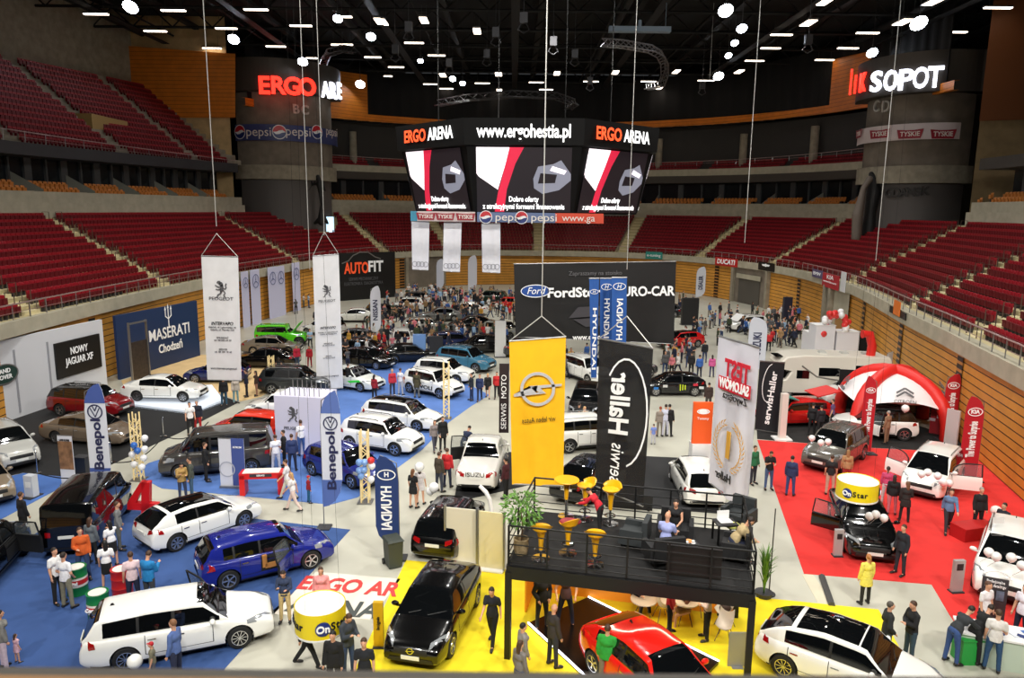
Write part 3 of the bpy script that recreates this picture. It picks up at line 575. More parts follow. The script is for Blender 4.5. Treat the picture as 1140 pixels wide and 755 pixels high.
# ================================================================ visitors
BR, BL, DK, GYH, BLO = (70, 46, 30), (20, 16, 15), (40, 28, 22), (150, 146, 140), (150, 110, 62)
JEAN, NAVYC, BLKC = (48, 66, 104), (30, 36, 60), (22, 22, 24)
PEOPLE = [
 # key, foot px, facing, top, bottom, hair, label, [z]
 ('stand-m-jacket-trousers-short', (28, 600), 60, (20, 22, 30), BLKC, BR, 'person in black seen from behind by the open black car door'),
 ('stand-m-tshirt-trousers-short', (66, 671), -20, (232, 232, 232), BLKC, DK, 'person in a white T-shirt and black trousers behind the one in grey trousers'),
 ('pockets-m-tshirt-trousers-short', (76, 677), 75, (236, 236, 240), (128, 124, 104), DK, 'person in a white T-shirt and grey trousers seen from behind'),
 ('stand2-m-jacket-trousers-short', (94, 645), -60, (206, 92, 34), JEAN, BR, 'person in a bright orange jacket behind the black van'),
 ('stand-f-jacket-trousers-long', (104, 628), 80, (96, 104, 110), BLKC, BR, 'person in a grey top close behind the black van'),
 ('point-f-tshirt-skirt-long', (127, 632), 150, (236, 236, 240), BLKC, BL, 'person in a white top pointing at the black van'),
 ('stand-m-shirt-trousers-short', (134, 612), 20, (120, 122, 124), (90, 92, 90), BR, 'person in a grey shirt leaning toward the side of the black van'),
 ('stand2-f-tshirt-skirt-long', (121, 657), 110, (240, 240, 242), BLKC, BL, 'person in a white blouse and black skirt between the two green drums'),
 ('stand-m-tshirt-trousers-short', (150, 676), 120, (228, 200, 204), NAVYC, BR, 'person in a pale pink shirt beside the red drum'),
 ('phone-m-jacket-trousers-short', (168, 676), 80, (30, 124, 186), (60, 62, 66), BR, 'person in a bright blue jacket behind the white estate car'),
 ('stand-f-jacket-trousers-short', (6, 745), 40, (128, 126, 122), (206, 186, 196), DK, 'person in a grey top cut by the lower left corner'),
 ('stand-m-shirt-trousers-short', (198, 762), 170, (84, 108, 166), (38, 44, 70), (130, 90, 60), 'person in a blue shirt leaning by the white estate car'),
 ('phone-f-shirt-trousers-long', (318, 692), -80, (44, 56, 84), (196, 172, 120), DK, 'person in a navy jacket and beige trousers walking off the blue carpet'),
 ('stand-f-jacket-trousers-long', (359, 690), -80, (236, 150, 150), (200, 200, 200), BR, 'person in a pink top behind the hanging yellow drum'),
 ('walk-m-jacket-trousers-short', (343, 742), 0, (30, 32, 36), BLKC, DK, 'walking figure in black trousers half hidden by the yellow drum'),
 ('phone-m-jacket-trousers-short', (388, 752), -40, (52, 58, 66), JEAN, BR, 'person in a slate jacket holding a phone at the left edge of the yellow carpet'),
 ('stand-m-jacket-trousers-short', (373, 776), -100, (20, 20, 22), BLKC, BL, 'person in a black coat right behind the gallery rail beside the phone user'),
 ('stand-m-tshirt-trousers-short', (407, 785), -90, (26, 28, 34), BLKC, BR, 'person in a dark T-shirt right behind the gallery rail'),
 ('walk2-m-tshirt-trousers-short', (548, 717), -110, (30, 32, 40), (20, 20, 24), DK, 'person in a dark T-shirt walking on the yellow carpet'),
 ('pockets-m-jacket-trousers-short', (603, 700), -70, (18, 18, 22), BLKC, DK, 'person in a black suit under the deck beside the thin side post'),
 ('wide-m-vest-trousers-short', (629, 697), -90, (84, 60, 66), (34, 38, 60), BR, 'person in a dark vest with hands on hips under the deck'),
 ('stand-m-jacket-trousers-bald', (615, 742), 30, (52, 46, 44), (40, 42, 52), BR, 'person in a dark coat stepping on the lit platform edge'),
 ('stand-f-jacket-trousers-short', (581, 760), 20, (130, 126, 122), (60, 60, 66), BL, 'person in a grey cardigan by the pavilion post'),
 ('stand-f-shirt-trousers-long', (578, 782), 40, (118, 112, 108), JEAN, BR, 'person in a grey sweater right behind the gallery rail'),
 ('stand-m-jacket-trousers-short', (674, 768), 70, (40, 150, 52), (120, 110, 96), BR, 'person in a bright green hoodie beside the red car'),
 ('sit-m-jacket-trousers-short', (708, 676), -60, (50, 34, 44), BLKC, DK, 'person in a dark waistcoat seated behind the roof of the red car'),
 ('stand-m-shirt-trousers-short', (745, 706), -20, (172, 30, 40), BLKC, DK, 'person in a dark red shirt standing under the deck'),
 ('sit-f-shirt-skirt-long', (764, 694), 190, (110, 70, 50), (150, 110, 60), BR, 'person in brown seated on a white chair under the deck'),
 ('folded-f-shirt-trousers-long', (786, 712), 180, (230, 214, 214), BLKC, BR, 'person in a white blouse and black trousers under the deck'),
 ('stand-f-coat-trousers-tail', (962, 673), 95, (226, 214, 96), (26, 26, 30), (170, 110, 60), 'person in a pale yellow coat with black leggings on bare floor'),
 ('pockets-m-jacket-trousers-short', (984, 738), -10, (36, 38, 38), (60, 64, 56), (80, 74, 66), 'person in a dark jacket facing the one in a black jacket on the floor'),
 ('folded-m-jacket-trousers-short', (1011, 737), 185, (26, 26, 28), (50, 70, 84), BR, 'person in a black jacket with a hand at the mouth'),
 ('lean-m-jacket-trousers-short', (1062, 738), 15, (46, 50, 54), (52, 78, 130), DK, 'person in a grey jacket and jeans bent over the counter'),
 ('lean-m-jacket-trousers-short', (1085, 737), 20, (22, 22, 24), BLKC, DK, 'person in black bent low beside the one in jeans at the counter'),
 ('stand-m-tshirt-trousers-short', (1092, 712), -70, (236, 232, 234), NAVYC, (90, 60, 46), 'person in a white polo behind the counter'),
 ('stand2-m-tshirt-trousers-short', (1103, 748), 60, (224, 220, 216), (40, 74, 112), BR, 'person in a white T-shirt and jeans seen from behind at the counter'),
 ('stand-m-tshirt-trousers-short', (1134, 716), 200, (232, 228, 240), NAVYC, BR, 'person in a pale shirt behind the counter, cut by the edge'),
 ('stand-m-jacket-trousers-short', (1001, 640), 200, (30, 34, 42), (34, 38, 46), BR, 'person in a dark suit by the front wing of the black balloon-decked saloon'),
 ('walk-m-shirt-trousers-short', (1054, 592), -110, (96, 128, 166), (40, 40, 46), BR, 'person in a denim shirt walking on the red carpet'),
 ('stand-m-jacket-trousers-short', (1087, 592), -95, (24, 24, 26), BLKC, GYH, 'person in a black jacket before the red box seat'),
 ('stand-m-jacket-trousers-short', (1112, 612), 200, (30, 32, 44), BLKC, DK, 'person in a navy suit holding a white balloon'),
 ('stand-f-jacket-trousers-long', (992, 573), 60, (24, 22, 24), (196, 110, 120), DK, 'person in a black jacket and pink trousers at the white people carrier'),
 ('stand2-f-coat-trousers-long', (1006, 581), 70, (40, 36, 34), BLKC, (110, 76, 50), 'person in a long dark coat and boots at the white people carrier'),
 ('stand-f-shirt-trousers-tail', (985, 562), 60, (196, 70, 110), (190, 190, 190), DK, 'person in a pink top beside the open door of the white people carrier'),
 ('stand-m-tshirt-trousers-short', (923, 551), 70, (30, 28, 30), (190, 160, 140), BR, 'person in a black T-shirt and pale trousers before the grey-brown SUV'),
 ('stand-f-jacket-trousers-long', (941, 541), 70, (170, 130, 90), (150, 40, 40), (150, 110, 70), 'person in a tan jacket beside the grey-brown SUV'),
 ('stand-m-jacket-trousers-short', (879, 552), 60, (44, 56, 96), (58, 78, 130), DK, 'person in a navy jacket and jeans at the aisle side of the red carpet'),
 ('phone-m-tshirt-trousers-short', (855, 545), -90, (28, 28, 30), (70, 90, 130), BR, 'person in a black T-shirt and jeans on the red carpet corner'),
 ('stand-m-jacket-trousers-short', (838, 539), -60, (40, 110, 70), (40, 40, 50), BR, 'person in green partly hidden by the white TEST banner'),
 ('stand-m-jacket-trousers-short', (986, 494), 120, (140, 110, 84), (130, 100, 76), GYH, 'person in beige leaning into the white crossover by the tent'),
 ('stand-m-jacket-trousers-short', (903, 484), 60, (24, 24, 28), BLKC, DK, 'person in black before the rally car, nearest the white pillar'),
 ('stand-m-jacket-trousers-short', (912, 487), 100, (30, 30, 36), BLKC, BL, 'person in black before the rally car, middle of three'),
 ('stand-m-tshirt-trousers-short', (925, 479), 150, (104, 80, 124), BLKC, BR, 'person in a purple shirt before the rally car'),
 ('stand-f-dress-none-long', (460, 566), 60, (18, 18, 20), BLKC, (110, 70, 40), 'person in a short black dress and heels on the bare floor'),
 ('stand-f-dress-none-long', (468, 562), 80, (220, 214, 214), BLKC, BR, 'person in a short white dress behind the one in black'),
 ('stand-m-jacket-trousers-short', (489, 548), 50, (66, 56, 44), (52, 56, 70), BR, 'person in a brown jacket beside the open pickup door'),
 ('stand-m-jacket-trousers-short', (498, 543), 70, (190, 34, 40), NAVYC, BR, 'person in a red jacket by the open pickup door'),
 ('lean-m-jacket-trousers-short', (518, 512), 60, (36, 46, 76), NAVYC, DK, 'person in navy leaning into the white pickup'),
 ('stand-m-jacket-trousers-short', (563, 555), 150, (70, 24, 34), BLKC, BL, 'person in dark red by the pickup half hidden by the yellow banner'),
 ('walk-f-jacket-trousers-long', (484, 502), -70, (140, 130, 130), (70, 70, 84), BR, 'person in grey walking past the front of the white crossover'),
 ('stand-m-coat-trousers-short', (493, 502), -60, (24, 26, 28), BLKC, DK, 'person in a long black coat past the front of the white crossover'),
 ('stand-m-jacket-trousers-short', (525, 446), 200, (34, 40, 48), (40, 56, 90), DK, 'person in a dark jacket at the corner of the white crossovers'),
 ('walk-m-jacket-trousers-short', (534, 446), -90, (34, 48, 90), NAVYC, BR, 'person in a blue suit walking up the bare floor aisle'),
 ('walk2-f-jacket-skirt-long', (543, 443), -90, (26, 26, 28), BLKC, (190, 150, 90), 'person in a black jacket and skirt walking beside the blue suit'),
 ('walk-m-jacket-trousers-short', (553, 443), -90, (196, 40, 44), BLKC, DK, 'person in a red jacket walking behind the one in black'),
 ('stand-m-coat-trousers-short', (464, 443), 70, (74, 68, 44), (110, 110, 104), BR, 'person in an olive coat beside the lettered white crossover'),
 ('stand-m-jacket-trousers-short', (388, 434), 50, (24, 24, 26), BLKC, DK, 'person in black before the white saloon with the green flash'),
 ('stand-m-tshirt-trousers-short', (446, 440), 60, (224, 224, 230), (180, 180, 186), BR, 'person in a white shirt behind the lettered white crossover'),
 ('stand-m-jacket-trousers-short', (437, 441), -60, (190, 44, 60), (50, 50, 60), (190, 160, 120), 'person in a red top beside the rear of the lettered white crossover'),
 ('stand-f-jacket-trousers-long', (417, 446), 60, (150, 30, 40), BLKC, BL, 'person in dark red at the back of the white saloon with the green flash'),
 ('stand-m-tshirt-trousers-short', (213, 484), -60, (236, 236, 236), BLKC, DK, 'person in a white shirt beside the aisle of the black carpet'),
 ('stand-m-jacket-trousers-short', (221, 482), -80, (26, 30, 44), (170, 30, 36), GYH, 'person in a navy blazer and red trousers beside the black carpet'),
 ('phone-f-jacket-trousers-long', (204, 557), -50, (176, 142, 84), (50, 60, 90), BL, 'person in a tan jacket before the dark people carrier'),
 ('stand-m-jacket-trousers-short', (214, 555), 200, (72, 78, 70), (56, 84, 110), DK, 'person in a grey-green coat before the dark people carrier'),
 ('stand-m-jacket-trousers-short', (230, 536), 20, (22, 22, 24), BLKC, BR, 'dark figure standing before the dark people carrier door'),
 ('stand2-m-tshirt-trousers-short', (308, 526), 120, (232, 232, 240), (200, 200, 210), BR, 'person in a white shirt behind the red arched counter'),
 ('stand-m-jacket-trousers-short', (326, 525), 100, (42, 56, 100), NAVYC, BR, 'person in navy between the red counter and the white tower'),
 ('stand-m-jacket-trousers-short', (317, 520), 200, (26, 26, 30), BLKC, DK, 'person in black at the counter by the white tower'),
 ('walk-f-tshirt-trousers-long', (327, 569), 180, (236, 228, 226), (222, 196, 186), (190, 150, 100), 'person in white top and pale pink trousers walking past the red counter'),
 ('walk-m-tshirt-trousers-short', (321, 556), 190, (224, 222, 226), (210, 204, 190), BR, 'person in white walking behind the person in pink trousers'),
 ('stand-m-tshirt-trousers-short', (336, 507), 130, (240, 240, 246), (60, 90, 150), BR, 'person in a white T-shirt and jeans before the white tower'),
 ('stand-m-tshirt-trousers-short', (354, 500), 100, (226, 150, 150), NAVYC, BR, 'person in a pink shirt beside the white tower'),
 ('stand-m-jacket-trousers-short', (250, 452), -80, (30, 32, 36), (44, 84, 110), DK, 'person in black and teal trousers at the end of the white platform'),
 ('stand-f-jacket-trousers-long', (263, 449), -60, (190, 180, 170), (120, 160, 170), BR, 'person in beige beside the end of the white platform'),
 ('stand-m-jacket-trousers-short', (275, 442), 200, (24, 30, 54), (24, 26, 40), DK, 'person in a dark blue suit under the hanging lion banner'),
 ('stand-f-jacket-trousers-long', (286, 441), 190, (60, 40, 30), (150, 110, 90), BL, 'person in brown beside the suited person under the lion banner'),
 ('stand-f-vest-trousers-long', (311, 424), 90, (20, 20, 24), (110, 170, 200), BL, 'person in black and light jeans on the timber floor'),
 ('stand-m-jacket-trousers-short', (331, 410), -60, (180, 30, 60), (60, 80, 110), DK, 'person in crimson beside the bronze saloon'),
 ('stand-f-jacket-trousers-long', (345, 409), -90, (170, 24, 40), (140, 20, 30), BL, 'person all in red beside the dark SUV'),
 ('stand-m-tshirt-trousers-short', (740, 486), 90, (196, 200, 220), (190, 190, 206), DK, 'person in a pale blue shirt before the drift car'),
 ('stand-f-jacket-trousers-short', (734, 486), 90, (140, 130, 120), (120, 110, 100), (150, 60, 30), 'person in a beige-grey jacket before the drift car'),
 ('stand-m-jacket-trousers-short', (744, 486), 60, (20, 20, 22), BLKC, BL, 'person in black standing before the drift car'),
 ('stand-m-shirt-trousers-short', (778, 422), 90, (56, 100, 176), (40, 44, 60), BR, 'person in a bright blue shirt in the open aisle beyond the drift car'),
 ('stand-m-jacket-trousers-short', (769, 418), 80, (34, 30, 32), BLKC, DK, 'person in dark clothes in the aisle beside the one in bright blue'),
 ('stand-f-jacket-trousers-long', (792, 420), 80, (206, 90, 150), (60, 60, 90), DK, 'person in pink in the open aisle'),
 ('stand-m-jacket-trousers-short', (784, 404), 90, (28, 30, 36), (60, 70, 100), BL, 'person in black further up the open aisle'),
 ('stand-m-jacket-trousers-short', (788, 458), 90, (60, 44, 40), (66, 60, 56), DK, 'person in brown walking behind the orange board'),
 ('stand-m-tshirt-trousers-short', (690, 562), 110, (226, 222, 210), (60, 60, 70), BR, 'person in a cream T-shirt and red cap behind the black swoosh banner'),
 ('stand-m-jacket-trousers-short', (644, 484), 60, (26, 26, 30), BLKC, DK, 'person in black between the yellow banner and the white crossing car'),
 ('stand-f-jacket-trousers-long', (650, 486), -70, (214, 190, 160), (210, 196, 176), (200, 160, 110), 'person in cream between the yellow and black banners'),
]
LOK = ['stand-m-jacket-trousers-short-lo', 'stand-f-jacket-trousers-long-lo', 'walk-m-jacket-trousers-short-lo', 'folded-m-tshirt-trousers-short-lo', 'phone-f-tshirt-trousers-long-lo', 'pockets-m-jacket-trousers-short-lo']
for k_ in sorted(set([q[0] for q in PEOPLE]+LOK+['stand-m-tshirt-trousers-cap', 'stand-m-jacket-trousers-cap', 'sit-m-tshirt-trousers-bald', 'sit-f-vest-trousers-short', 'sitlean-m-jacket-trousers-short'])): fig(k_)
# ================================================================ the hall
concrete = M('concrete', (150, 142, 125), .85, noise=.18, nscale=1.3)
pale_conc = M('pale_concrete', (176, 170, 150), .85, noise=.12, nscale=1.1)
tread = M('tread_concrete', (190, 178, 138), .85, noise=.1, nscale=2)
dark_conc = M('dark_concrete', (124, 114, 102), .85, noise=.2, nscale=.7)
darkgrey = M('dark_grey_panel', (50, 50, 54), .6)
black = M('black_paint', (9, 9, 10), .45)
matblack = M('matt_black', (10, 10, 11), .9)
wood_wall = stripes('board_wall', (214, 152, 62), (38, 24, 14), .42, .13, rough=.55)
wood_dash = stripes('open_board_wall', (190, 130, 60), (10, 9, 9), .42, .62)
wood_orange = stripes('orange_boards', (212, 120, 24), (120, 60, 14), .5, .08)
CURVE = [(-16, 3), (-22, 10), (-25, 18), (-27, 28), (-27.9, 39.1), (-28.2, 49.2), (-28.1, 58), (-27.6, 68), (-26.7, 77), (-25.6, 85), (-24.2, 94), (-21.5, 103), (-17, 110.5), (-8.5, 116.5), (0, 118.7), (10, 118.4), (18.5, 115.5), (25, 109.5), (29.5, 101), (32, 91), (32.6, 83), (32, 75), (31, 66.5), (28.6, 57), (26.3, 48.5), (24.7, 41.7), (23.3, 36.5), (21.7, 30.3), (19.5, 22), (16, 12), (12, 4)]
def resample(P, step):
    P = [Vector((p[0], p[1])) for p in P]; out = []
    dense = []
    for i in range(len(P)-1):
        p0, p1, p2, p3 = P[max(i-1, 0)], P[i], P[i+1], P[min(i+2, len(P)-1)]
        for k in range(12):
            t = k/12; dense.append(.5*((2*p1)+(p2-p0)*t+(2*p0-5*p1+4*p2-p3)*t*t+(3*p1-p0-3*p2+p3)*t*t*t))
    dense.append(P[-1]); acc = 0; out = [dense[0]]
    for a, b in zip(dense[:-1], dense[1:]):
        L = (b-a).length
        while acc+L >= step:
            t = (step-acc)/L; a = a.lerp(b, t); out.append(a.copy()); L = (b-a).length; acc = 0
        acc += L
    return out
CP_ = resample(CURVE, 1.0)
for _ in range(6): CP_ = [CP_[0]]+[(CP_[i-1]+CP_[i]*2+CP_[i+1])/4 for i in range(1, len(CP_)-1)]+[CP_[-1]]
CN_ = []
for i in range(len(CP_)):
    d = (CP_[min(i+2, len(CP_)-1)]-CP_[max(i-2, 0)]).normalized(); CN_.append(Vector((-d.y, d.x)))
NS = len(CP_)-1
def CS(s, d=0, z=0):
    s = min(max(s, 0), NS-1e-6); i = int(s); f = s-i
    p = CP_[i].lerp(CP_[i+1], f); n = CN_[i].lerp(CN_[i+1], f).normalized()
    return Vector((p.x+n.x*d, p.y+n.y*d, z))
def CNs(s):
    s = min(max(s, 0), NS-1e-6); i = int(s); return CN_[i].lerp(CN_[i+1], s-i).normalized()
def s_at(p):
    return min(range(NS+1), key=lambda i: (CP_[i]-Vector((p[0], p[1]))).length)
def s_px(x, y, z=5.0):
    return s_at(G(x, y, z))
def kz(s, z):
    "the upper levels stand a little higher at the far end"
    p = CS(s); t = min(max((p.y-60)/55, 0), 1); return z if z < 12 else 12+(z-12)*(1+.16*t)
def sweep(prof, s0, s1, mb=None, mi=0, step=1.0, caps=False):
    mb = mb or MB(); n = max(1, int(round((s1-s0)/step))); rows = []
    for i in range(n+1):
        s = s0+(s1-s0)*i/n; rows.append([CS(s, d, kz(s, z)) for d, z in prof])
    mb.grid(rows, mi)
    if caps:
        o = len(mb.v); 
        for r in (rows[0], rows[-1]): mb.add(r, [tuple(range(len(r)))], mi)
    return mb
SE = NS
# floor
fm = M('polished_concrete_floor', (186, 184, 170), .42, noise=.1, nscale=.35)
struct('floor', MB().box((2, 60, -.15), (130, 140, .3)), fm)
# lower wall of boards
struct('wall_boards', sweep([(.35, 0), (.35, 4.9)], 0, SE), wood_wall)
# open stair-like gaps
for i, (x, y) in enumerate([(118, 349), (886, 308), (955, 332), (997, 356), (1062, 392), (790, 294), (445, 286)]):
    s = s_px(x, y, 4.76)
    w = .9 if i else .8
    struct('trim_%d' % (i+1), sweep([(.28, .1), (.28, 4.7)], s-w/2, s+w/2), wood_dash)
# grey gate bays and piers in the lower wall
bays = [(366, 296, 1.2, 'a'), (408, 288, 5.2, 'b'), (472, 285, 6.6, 'b'), (835, 299, 8.2, 'c'), (922, 318, 1.6, 'a')]
nb = 0
for x, y, w, k in bays:
    s = s_px(x, y, 4.76); nb += 1
    b_ = sweep([(.22, 0), (.22, 4.75)], s-w/2, s+w/2)
    struct('wall_gate_%d' % nb, b_, dark_conc if k != 'a' else concrete)
    for e in (-1, 1):
        q = MB(); p = CS(s+e*w/2, .1); n = CNs(s+e*w/2); q.box((p.x, p.y, 2.4), (.5, .5, 4.8), math.atan2(n.y, n.x)); struct('wall_pier_%d' % (nb*2+(e > 0)), q, concrete)
# garage door in the far gate bay and a timber door to its right side
s = s_px(835, 299, 4.76)
struct('door_1', sweep([(.12, .02), (.12, 3.3)], s-2.8, s+2.2), M('roller_door', (84, 80, 74), .6))
struct('trim_8', sweep([(.1, 3.3), (-.05, 3.3), (-.05, 3.9), (.1, 3.9)], s-3.2, s+2.6), pale_conc)
s = s_px(933, 323, 4.76)
struct('wall_gate_6', sweep([(.15, 0), (.15, 4.75)], s-2.4, s+2.2), pale_conc)
struct('door_2', sweep([(.05, 0), (.05, 2.4)], s-1.2, s+1.6), M('timber_door', (168, 120, 62), .5))
# parapet
struct('wall_parapet', sweep([(.35, 4.7), (-.05, 4.7), (-.05, 5.55), (.3, 5.55), (.3, 5.3), (1.2, 5.3)], 0, SE), pale_conc)
# lower tier
ROWS = 12; TD = .85; TR = .47
prof = []
for i in range(ROWS):
    prof += [(1.2+TD*i, 5.3+TR*i), (1.2+TD*(i+1), 5.3+TR*i)]
prof += [(1.2+TD*ROWS, 5.3+TR*ROWS), (12.6, 5.3+TR*ROWS)]
struct('floor_seating_tier', sweep(prof, 0, SE), tread)
# towers
CROWN = 1.2
def tower(idx, c, R, z0, z1, a0, a1):
    "curved drum in the corner; a0..a1 the visible arc in degrees"
    def arc(r, za, zb, mb, da=0, n=36, th=.5):
        A = [math.radians(a0-da+(a1-a0+2*da)*i/n) for i in range(n+1)]
        rows = [[(c[0]+q*math.cos(a), c[1]+q*math.sin(a), z) for q, z in ((r-th, za), (r, za), (r, zb), (r-th, zb))] for a in A]
        return mb.grid(rows)
    struct('wall_tower_%d' % idx, arc(R-.2, z0+10.2, z1, MB()), dark_conc)
    struct('wall_tower_base_%d' % idx, arc(R-.5, z0-4, z0+10.4, MB()), M('tower_base_grey', (92, 87, 85), .6))
    struct('trim_tower_balcony_%d' % idx, arc(R+.35, z0+8.6, z0+10.5, MB(), th=1.2), concrete)
    struct('trim_tower_crown_%d' % idx, arc(R+CROWN, z1-4.2, z1, MB(), 8, th=2.2), M('crown_panel', (62, 57, 52), .6))
    return arc
TW1 = ((-34.0, 110.0), 7.5); TW2 = ((47.6, 88.6), 6.1)
arc1 = tower(1, TW1[0], TW1[1], 7.2, 31.5, -125, 5)
arc2 = tower(2, TW2[0], TW2[1], 6.8, 29.2, -205, -60)
for idx, (c, R, a) in enumerate([(TW1[0], TW1[1], 5), (TW1[0], TW1[1], -125)]):
    pass
in_tower = lambda p: any((Vector((p[0], p[1]))-Vector(c)).length < R+.3 for c, R in (TW1, TW2))
# upper levels ------------------------------------------------
sL0, sL1 = s_at((-27, 28)), s_at((-24.5, 95))
sF0, sF1 = s_at((-21.5, 101)), s_at((32.5, 86))
sR0, sR1 = s_at((32, 72)), s_at((21.7, 30.3))
dglass = M('box_glass', (22, 27, 32), .15)
segs = [('left', sL0, sL1), ('far', sF0, sF1), ('right', sR0, sR1)]
for nm, a, b in segs:
    struct('wall_ledge_'+nm, sweep([(11.4, 10.9), (11.4, 12.2), (11.8, 12.2), (11.8, 13.1), (12.1, 13.1), (12.1, 12.7), (13.0, 12.7), (13.0, 13.15), (15.3, 13.15)], a, b), pale_conc)
    struct('wall_boxes_'+nm, sweep([(15.3, 12.4), (15.3, 16.2)], a, b), dglass)
    struct('wall_fascia_'+nm, sweep([(15.4, 16.0), (12.1, 16.0), (12.1, 17.0), (15.4, 17.0)], a, b), darkgrey if nm == 'left' else M('fascia_brown', (70, 64, 58), .7))
# mullions and dividers of the boxes
for nm, a, b in segs:
    k = 0; s = a+2
    mb = MB(); dv = MB()
    while s < b:
        p = CS(s, 15.2, kz(s, 14.4)); n = CNs(s); mb.box(p, (.25, .22 if k % 2 else .9, 3.4), math.atan2(n.y, n.x)); 
        if k % 3 == 0 and nm != 'right':
            p0 = CS(s, 12.2); p1 = CS(s, 15); z = kz(s, 12.6)
            dv.add([(p0.x, p0.y, z), (p1.x, p1.y, z), (p1.x, p1.y, z+2.2), (p0.x, p0.y, z+.7)], [(0, 1, 2, 3)])
        s += 2.2; k += 1
    struct('trim_box_mullions_'+nm, mb, M('mullion', (78, 80, 82), .5))
    if dv.v: struct('trim_box_dividers_'+nm, dv, M('divider', (150, 150, 140), .5))
# upper tier left
UR = 15; UD = .8; UH = .6
prof = []
for i in range(UR): prof += [(12.4+UD*i, 16.9+UH*i), (12.4+UD*(i+1), 16.9+UH*i)]
prof += [(12.4+UD*UR, 26), (12.4+UD*UR+1.5, 26), (12.4+UD*UR+1.5, 36)]
struct('floor_upper_tier_left', sweep(prof, sL0, sL1+2), concrete)
# far upper tier: four short rows, back wall, beam of boards, curtain
prof = []
for i in range(4): prof += [(12.6+UD*i, 17.0+.45*i), (12.6+UD*(i+1), 17.0+.45*i)]
prof += [(16, 19.4), (16, 24)]
struct('floor_upper_tier_far', sweep(prof, sF0, sF1), M('upper_wall', (58, 56, 54), .8))
struct('trim_upper_edge', sweep([(12.1, 17.0), (12.1, 17.9), (12.4, 17.9)], sF0, sF1), pale_conc)
struct('trim_board_beam', sweep([(13.5, 24.0), (12.9, 24.0), (12.9, 24.9), (13.5, 24.9)], sF0-4, sF1+6), wood_orange)
struct('wall_curtain', (lambda mb: (mb.grid([[CS(s/2, 13.2+.25*math.sin(s*2.1), z) for z in (25.5, 34)] for s in range(int(sF0*2)-6, int(sF1*2)+10)]), mb)[1])(MB()), M('curtain_black', (16, 16, 18), .95), smooth=60)
pcol = MB()
for i in range(int(sF0)+3, int(sF1), 9):
    p = CS(i, 15.2); pcol.cyl((p.x, p.y, 19), (p.x, p.y, 24.2), .6, n=12)
struct('wall_columns_far', pcol, concrete, 50)
def s_far(x): return min((abs(PX(CS(s/4, 13, 27))[0]-x), s/4) for s in range(int(sF0*4)-60, int(sF1*4)+60))[1]
for i, (sa, sb) in enumerate([(s_far(366), s_far(410)), (s_far(924), s_far(966))]):
    struct('wall_orange_%d' % (i+1), sweep([(13.0, 24.5), (13.0, 30.2)], sa, sb), wood_orange)
q = Vector((50.3, 82.5, 27.1)); struct('trim_crown_block', MB().box(q, (6.4, 2.0, 4.2), -.3), M('crown_panel', (62, 57, 52), .6))
# end walls beside the towers
def vwall(name, a, b, z0, z1, mat):
    struct(name, MB().add([(a[0], a[1], z0), (b[0], b[1], z0), (b[0], b[1], z1), (a[0], a[1], z1)], [(0, 1, 2, 3)]), mat)
vwall('wall_left_end', (-37.3, 99.4), (-68, 99.4), 8, 36, M('warm_concrete', (196, 166, 120), .85, noise=.15, nscale=1.0))
W1 = lambda x, y: (lambda d: (d.x*(98.9/d.y), 98.9, CH+d.z*(98.9/d.y)))(ray(x, y))
struct('wall_left_boards', MB().add([W1(128, 76), W1(190, 131), W1(262, 131), W1(262, 60), W1(128, 50)], [(0, 1, 2, 3, 4)]), wood_orange)
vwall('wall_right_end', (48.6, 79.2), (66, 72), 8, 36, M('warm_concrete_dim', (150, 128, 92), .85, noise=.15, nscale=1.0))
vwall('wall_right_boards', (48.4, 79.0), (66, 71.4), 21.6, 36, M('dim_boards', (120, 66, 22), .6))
struct('door_3', MB().box((-27.5, 108.0, 9.2), (2.6, .2, 3.0), .5), M('daylit_door', (190, 225, 245), .4, emit=1.6))
# concrete stair bulkheads
# ceiling
struct('ceiling', MB().box((5, 60, 36.2), (150, 150, .4)), M('ceiling_black', (14, 14, 15), .95))
vwall('wall_far', (-70, 138), (75, 138), 0, 36, matblack)
vwall('wall_left', (-66, 0), (-66, 138), 0, 36, M('dim_wall', (96, 86, 66), .9))
vwall('wall_right', (70, 0), (70, 138), 0, 36, M('dim_wall2', (70, 62, 50), .9))
vwall('wall_near', (-66, -22), (70, -22), 0, 36, matblack)
# balustrade on the parapet
def railing(name, label, s0, s1, d, z0, h, step=1.6):
    r = thing(name, label, 'railing', CS((s0+s1)/2, d, z0)); o = r.location; mb = MB(); n = int(s1-s0)
    mb.tube([CS(s0+(s1-s0)*i/n, d, kz(s0, z0+h))-o for i in range(n+1)], .045)
    mb.tube([CS(s0+(s1-s0)*i/n, d, kz(s0, z0+h*.5))-o for i in range(n+1)], .02, 4)
    mb.obj('handrail', M('pink_rail', (176, 150, 146), .35, .5), r)
    s = s0; pm = MB().cyl((0, 0, 0), (0, 0, h), .03, n=5).mesh('post', steel)
    while s <= s1:
        mkobj('post', pm, r, loc=CS(s, d, kz(s0, z0))-o); s += step
railing('balustrade', 'steel balustrade on the lower parapet along the wall on the trident wall side', sL0-8, sL1, .15, 5.5, .95)
railing('balustrade', 'steel balustrade on the parapet at the far end of the hall', sL1+1, sF1+2, .15, 5.5, .95)
railing('balustrade', 'steel balustrade on the parapet above the wall behind the red-carpet stand', sF1+3, sR1+12, .15, 5.5, .95)
railing('balustrade', 'thin pale rail along the edge of the upper tier on the left', sL0, sL1, 12.3, 17.0, .9, 2.4)
railing('balustrade', 'pale rail before the short rows of upper seats at the far end', sF0, sF1, 12.3, 18.6, .6, 2.4)
